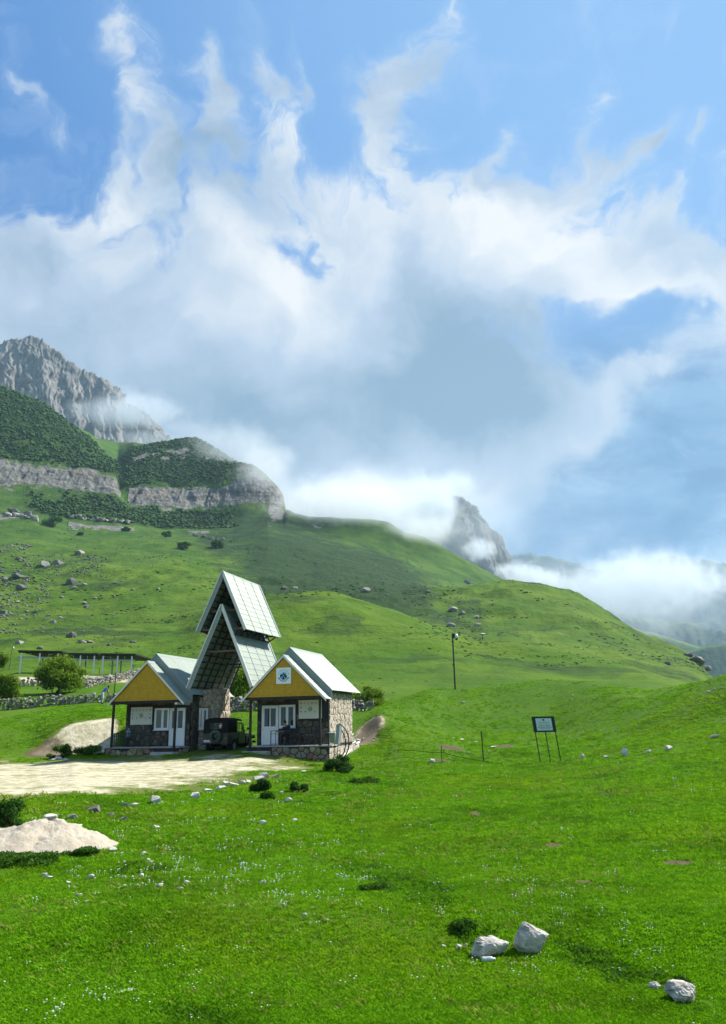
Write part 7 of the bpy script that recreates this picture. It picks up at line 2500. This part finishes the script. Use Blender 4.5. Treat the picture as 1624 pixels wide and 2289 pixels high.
def meadow():
    src = [hidden_source('grass_tuft', tuft_mesh('grass_tuft', 24, 0.040, 0.085, M['grass'], 1)), hidden_source('grass_tuft', tuft_mesh('grass_tuft', 24, 0.032, 0.090, M['grass'], 2)),
           hidden_source('grass_tuft', tuft_mesh('grass_tuft', 22, 0.036, 0.080, M['grass_dark'], 3)), hidden_source('grass_tuft', tuft_mesh('grass_tuft', 26, 0.022, 0.10, M['grass'], 4))]
    x, y, z, r = land_points(340000, 6.5, 95, 1.0, 31, 46.0)
    n1 = fbm(x / 1.4, y / 1.4, 4, 0.6, 601)
    n2 = fbm(x / 6.0, y / 6.0, 4, 0.55, 611)
    keep = (dirt_at(x, y) < 0.30 + 0.25 * n1) & (n1 + 0.6 * n2 + 1.1 * np.random.default_rng(4).random(len(x)) > -0.10 + 1.7 * np.clip((r - 45) / 48, 0, 1))
    keep &= ~((np.abs((x - P0.x) * AX.x + (y - P0.y) * AX.y + 6.3) < 6.9) & (((x - P0.x) * BX.x + (y - P0.y) * BX.y) > -0.3) & (((x - P0.x) * BX.x + (y - P0.y) * BX.y) < 6))
    x, y, z, r, n1, n2 = (q[keep] for q in (x, y, z, r, n1, n2))
    g = np.random.default_rng(8)
    s = (0.65 + 0.5 * g.random(len(x)) + 0.55 * np.clip(n1 + n2 * 0.6, -0.5, 1)) * np.clip(r / 15, 0.9, 1.6)
    scatter('grass', np.stack([x, y, z], 1), np.clip(s, 0.4, 3), g.random(len(x)) * 6.28, src, 3)
    # taller dark weeds along the old furrows
    ws = [hidden_source('weed_tuft', tuft_mesh('weed_tuft', 36, 0.050, 0.11, M['grass_dark'], 11)), hidden_source('weed_tuft', tuft_mesh('weed_tuft', 36, 0.045, 0.12, M['weed'], 12))]
    lines = [((830, 1950), (900, 1985), (1010, 2010), 10, 200), ((1290, 2120), (1360, 2160), (1450, 2195), 9, 170), ((380, 2262), (430, 2280), (520, 2296), 8, 60), ((1040, 2070), (1060, 2085), (1090, 2090), 8, 50), ((700, 1790), (760, 1800), (860, 1780), 14, 90),
             ((820, 1730), (880, 1745), (930, 1735), 12, 90), ((1240, 1700), (1300, 1705), (1360, 1712), 8, 60), ((1330, 1760), (1420, 1800), (1500, 1830), 14, 80), ((250, 1930), (300, 1950), (360, 1940), 10, 60), ((560, 1880), (600, 1886), (650, 1893), 4, 40)]
    wp_ = []
    g2 = np.random.default_rng(14)
    for a0, a1, a2, sp, n in lines:
        for i in range(n):
            t = g2.random()
            u = a0[0] + (a1[0] - a0[0]) * min(1, 2 * t) + (a2[0] - a1[0]) * max(0, 2 * t - 1)
            v = a0[1] + (a1[1] - a0[1]) * min(1, 2 * t) + (a2[1] - a1[1]) * max(0, 2 * t - 1)
            wp_.append(ground_at(u + g2.normal() * sp * 2.4, v + g2.normal() * sp * 1.0))
    scatter('weeds', np.array(wp_), 0.7 + 0.6 * g2.random(len(wp_)), g2.random(len(wp_)) * 6.28, ws, 7)
    # dry stalks among the grass, and dark tussocks out on the hills
    M['dry_blade'] = leaf_mat('dry_stalk', (0.13, 0.22, 0.012), (0.27, 0.33, 0.05), 0.4)
    dr = [hidden_source('dry_tuft', tuft_mesh('dry_tuft', 9, 0.065, 0.07, M['dry_blade'], 21)), hidden_source('dry_tuft', tuft_mesh('dry_tuft', 6, 0.05, 0.09, M['dry_blade'], 22))]
    x, y, z, r = land_points(9000, 7.5, 45, 1.0, 51)
    kk = (fbm(x / 2.5, y / 2.5, 4, 0.6, 641) > 0.05) & (dirt_at(x, y) < 0.4)
    scatter('dry_stalks', np.stack([x, y, z], 1)[kk], (0.6 + 0.7 * np.random.default_rng(3).random(kk.sum())) * np.clip(r[kk] / 16, 0.8, 1.8), x[kk] * 9, dr, 9)
    bmx = bmesh.new(); bmesh.ops.create_icosphere(bmx, subdivisions=1, radius=1.0)
    for q in bmx.verts:
        q.co = Vector((q.co.x * random.uniform(0.7, 1.3), q.co.y * random.uniform(0.7, 1.3), q.co.z * 0.45 * random.uniform(0.7, 1.3)))
    tk_ = bpy.data.meshes.new('tussock'); bmx.to_mesh(tk_); bmx.free(); tk_.materials.append(M['dark_leaf'])
    x, y, z, r = land_points(32000, 46, 640, 1.0, 53)
    kk = (fbm(x / 30, y / 18, 5, 0.65, 651) > 0.20) & (dirt_at(x, y) < 0.4)
    scatter('tussocks', np.stack([x, y, z - 0.05], 1)[kk], (0.14 + 0.34 * np.random.default_rng(4).random(kk.sum()) ** 2) * np.clip(r[kk] / 160, 0.35, 2.2), x[kk] * 9, [hidden_source('tussock', tk_)], 11)
    # daisies gather in drifts
    dm = MB()
    for (cx, cy, cz, rr) in ((0, 0, 0.05, 0.010), (0.06, 0.03, 0.045, 0.008), (-0.05, 0.05, 0.05, 0.009)):
        dm.lathe([(0.0, cz + 0.004), (rr, cz), (rr * 0.9, cz - 0.003)], 8, 'z', (cx, cy, 0))
        dm.tube([(cx, cy, -0.01), (cx, cy, cz - 0.002)], 0.0012, 3, False)
    one = MB().lathe([(0.0, 0.054), (0.0105, 0.05), (0.009, 0.047)], 8, 'z').tube([(0, 0, -0.01), (0, 0, 0.048)], 0.0012, 3, False)
    ds = [hidden_source('daisy', dm.mesh('daisy', M['petal'])), hidden_source('daisy', one.mesh('daisy', M['petal']))]
    x, y, z, r = land_points(60000, 7.0, 42, 0.8, 33)
    drift = 0
    for (u, v, ru, rv, w) in ((545, 1960, 130, 40, 0.55), (690, 2015, 90, 26, 0.5), (445, 1882, 45, 8, 1.0), (330, 1935, 130, 60, 0.22), (180, 2130, 160, 60, 0.10), (230, 2240, 140, 45, 0.20), (350, 2170, 200, 40, 0.12), (1260, 2080, 260, 70, 0.14), (1450, 2140, 160, 60, 0.16), (1270, 2010, 150, 40, 0.12),
                              (800, 1965, 70, 22, 0.4), (1180, 2210, 250, 60, 0.08), (740, 1910, 60, 16, 0.25), (1010, 1990, 120, 30, 0.10), (760, 1760, 60, 16, 0.25), (530, 1850, 200, 50, 0.08)):
        c = ground_at(u, v)
        m_ = c.xy.length / PF
        e = ground_at(u, v - rv)
        ry = max(0.3, e.xy.length - c.xy.length)
        drift = drift + w * np.exp(-((x - c.x) / (ru * m_)) ** 2 - ((y - c.y) / ry) ** 2)
    n1 = fbm(x / 0.7, y / 0.7, 3, 0.6, 621)
    g = np.random.default_rng(9)
    p = (drift * 0.14 + 0.004) * np.clip(1 + 2.4 * n1, 0, 3)
    keep = (g.random(len(x)) < p) & (dirt_at(x, y) < 0.3)
    x, y, z, r = (q[keep] for q in (x, y, z, r))
    scatter('daisies', np.stack([x, y, z], 1), np.clip((0.8 + 0.6 * g.random(len(x))) * np.clip(r / 13, 0.9, 1.9), 0.5, 2.2), g.random(len(x)) * 6.28, ds, 5)


meadow()
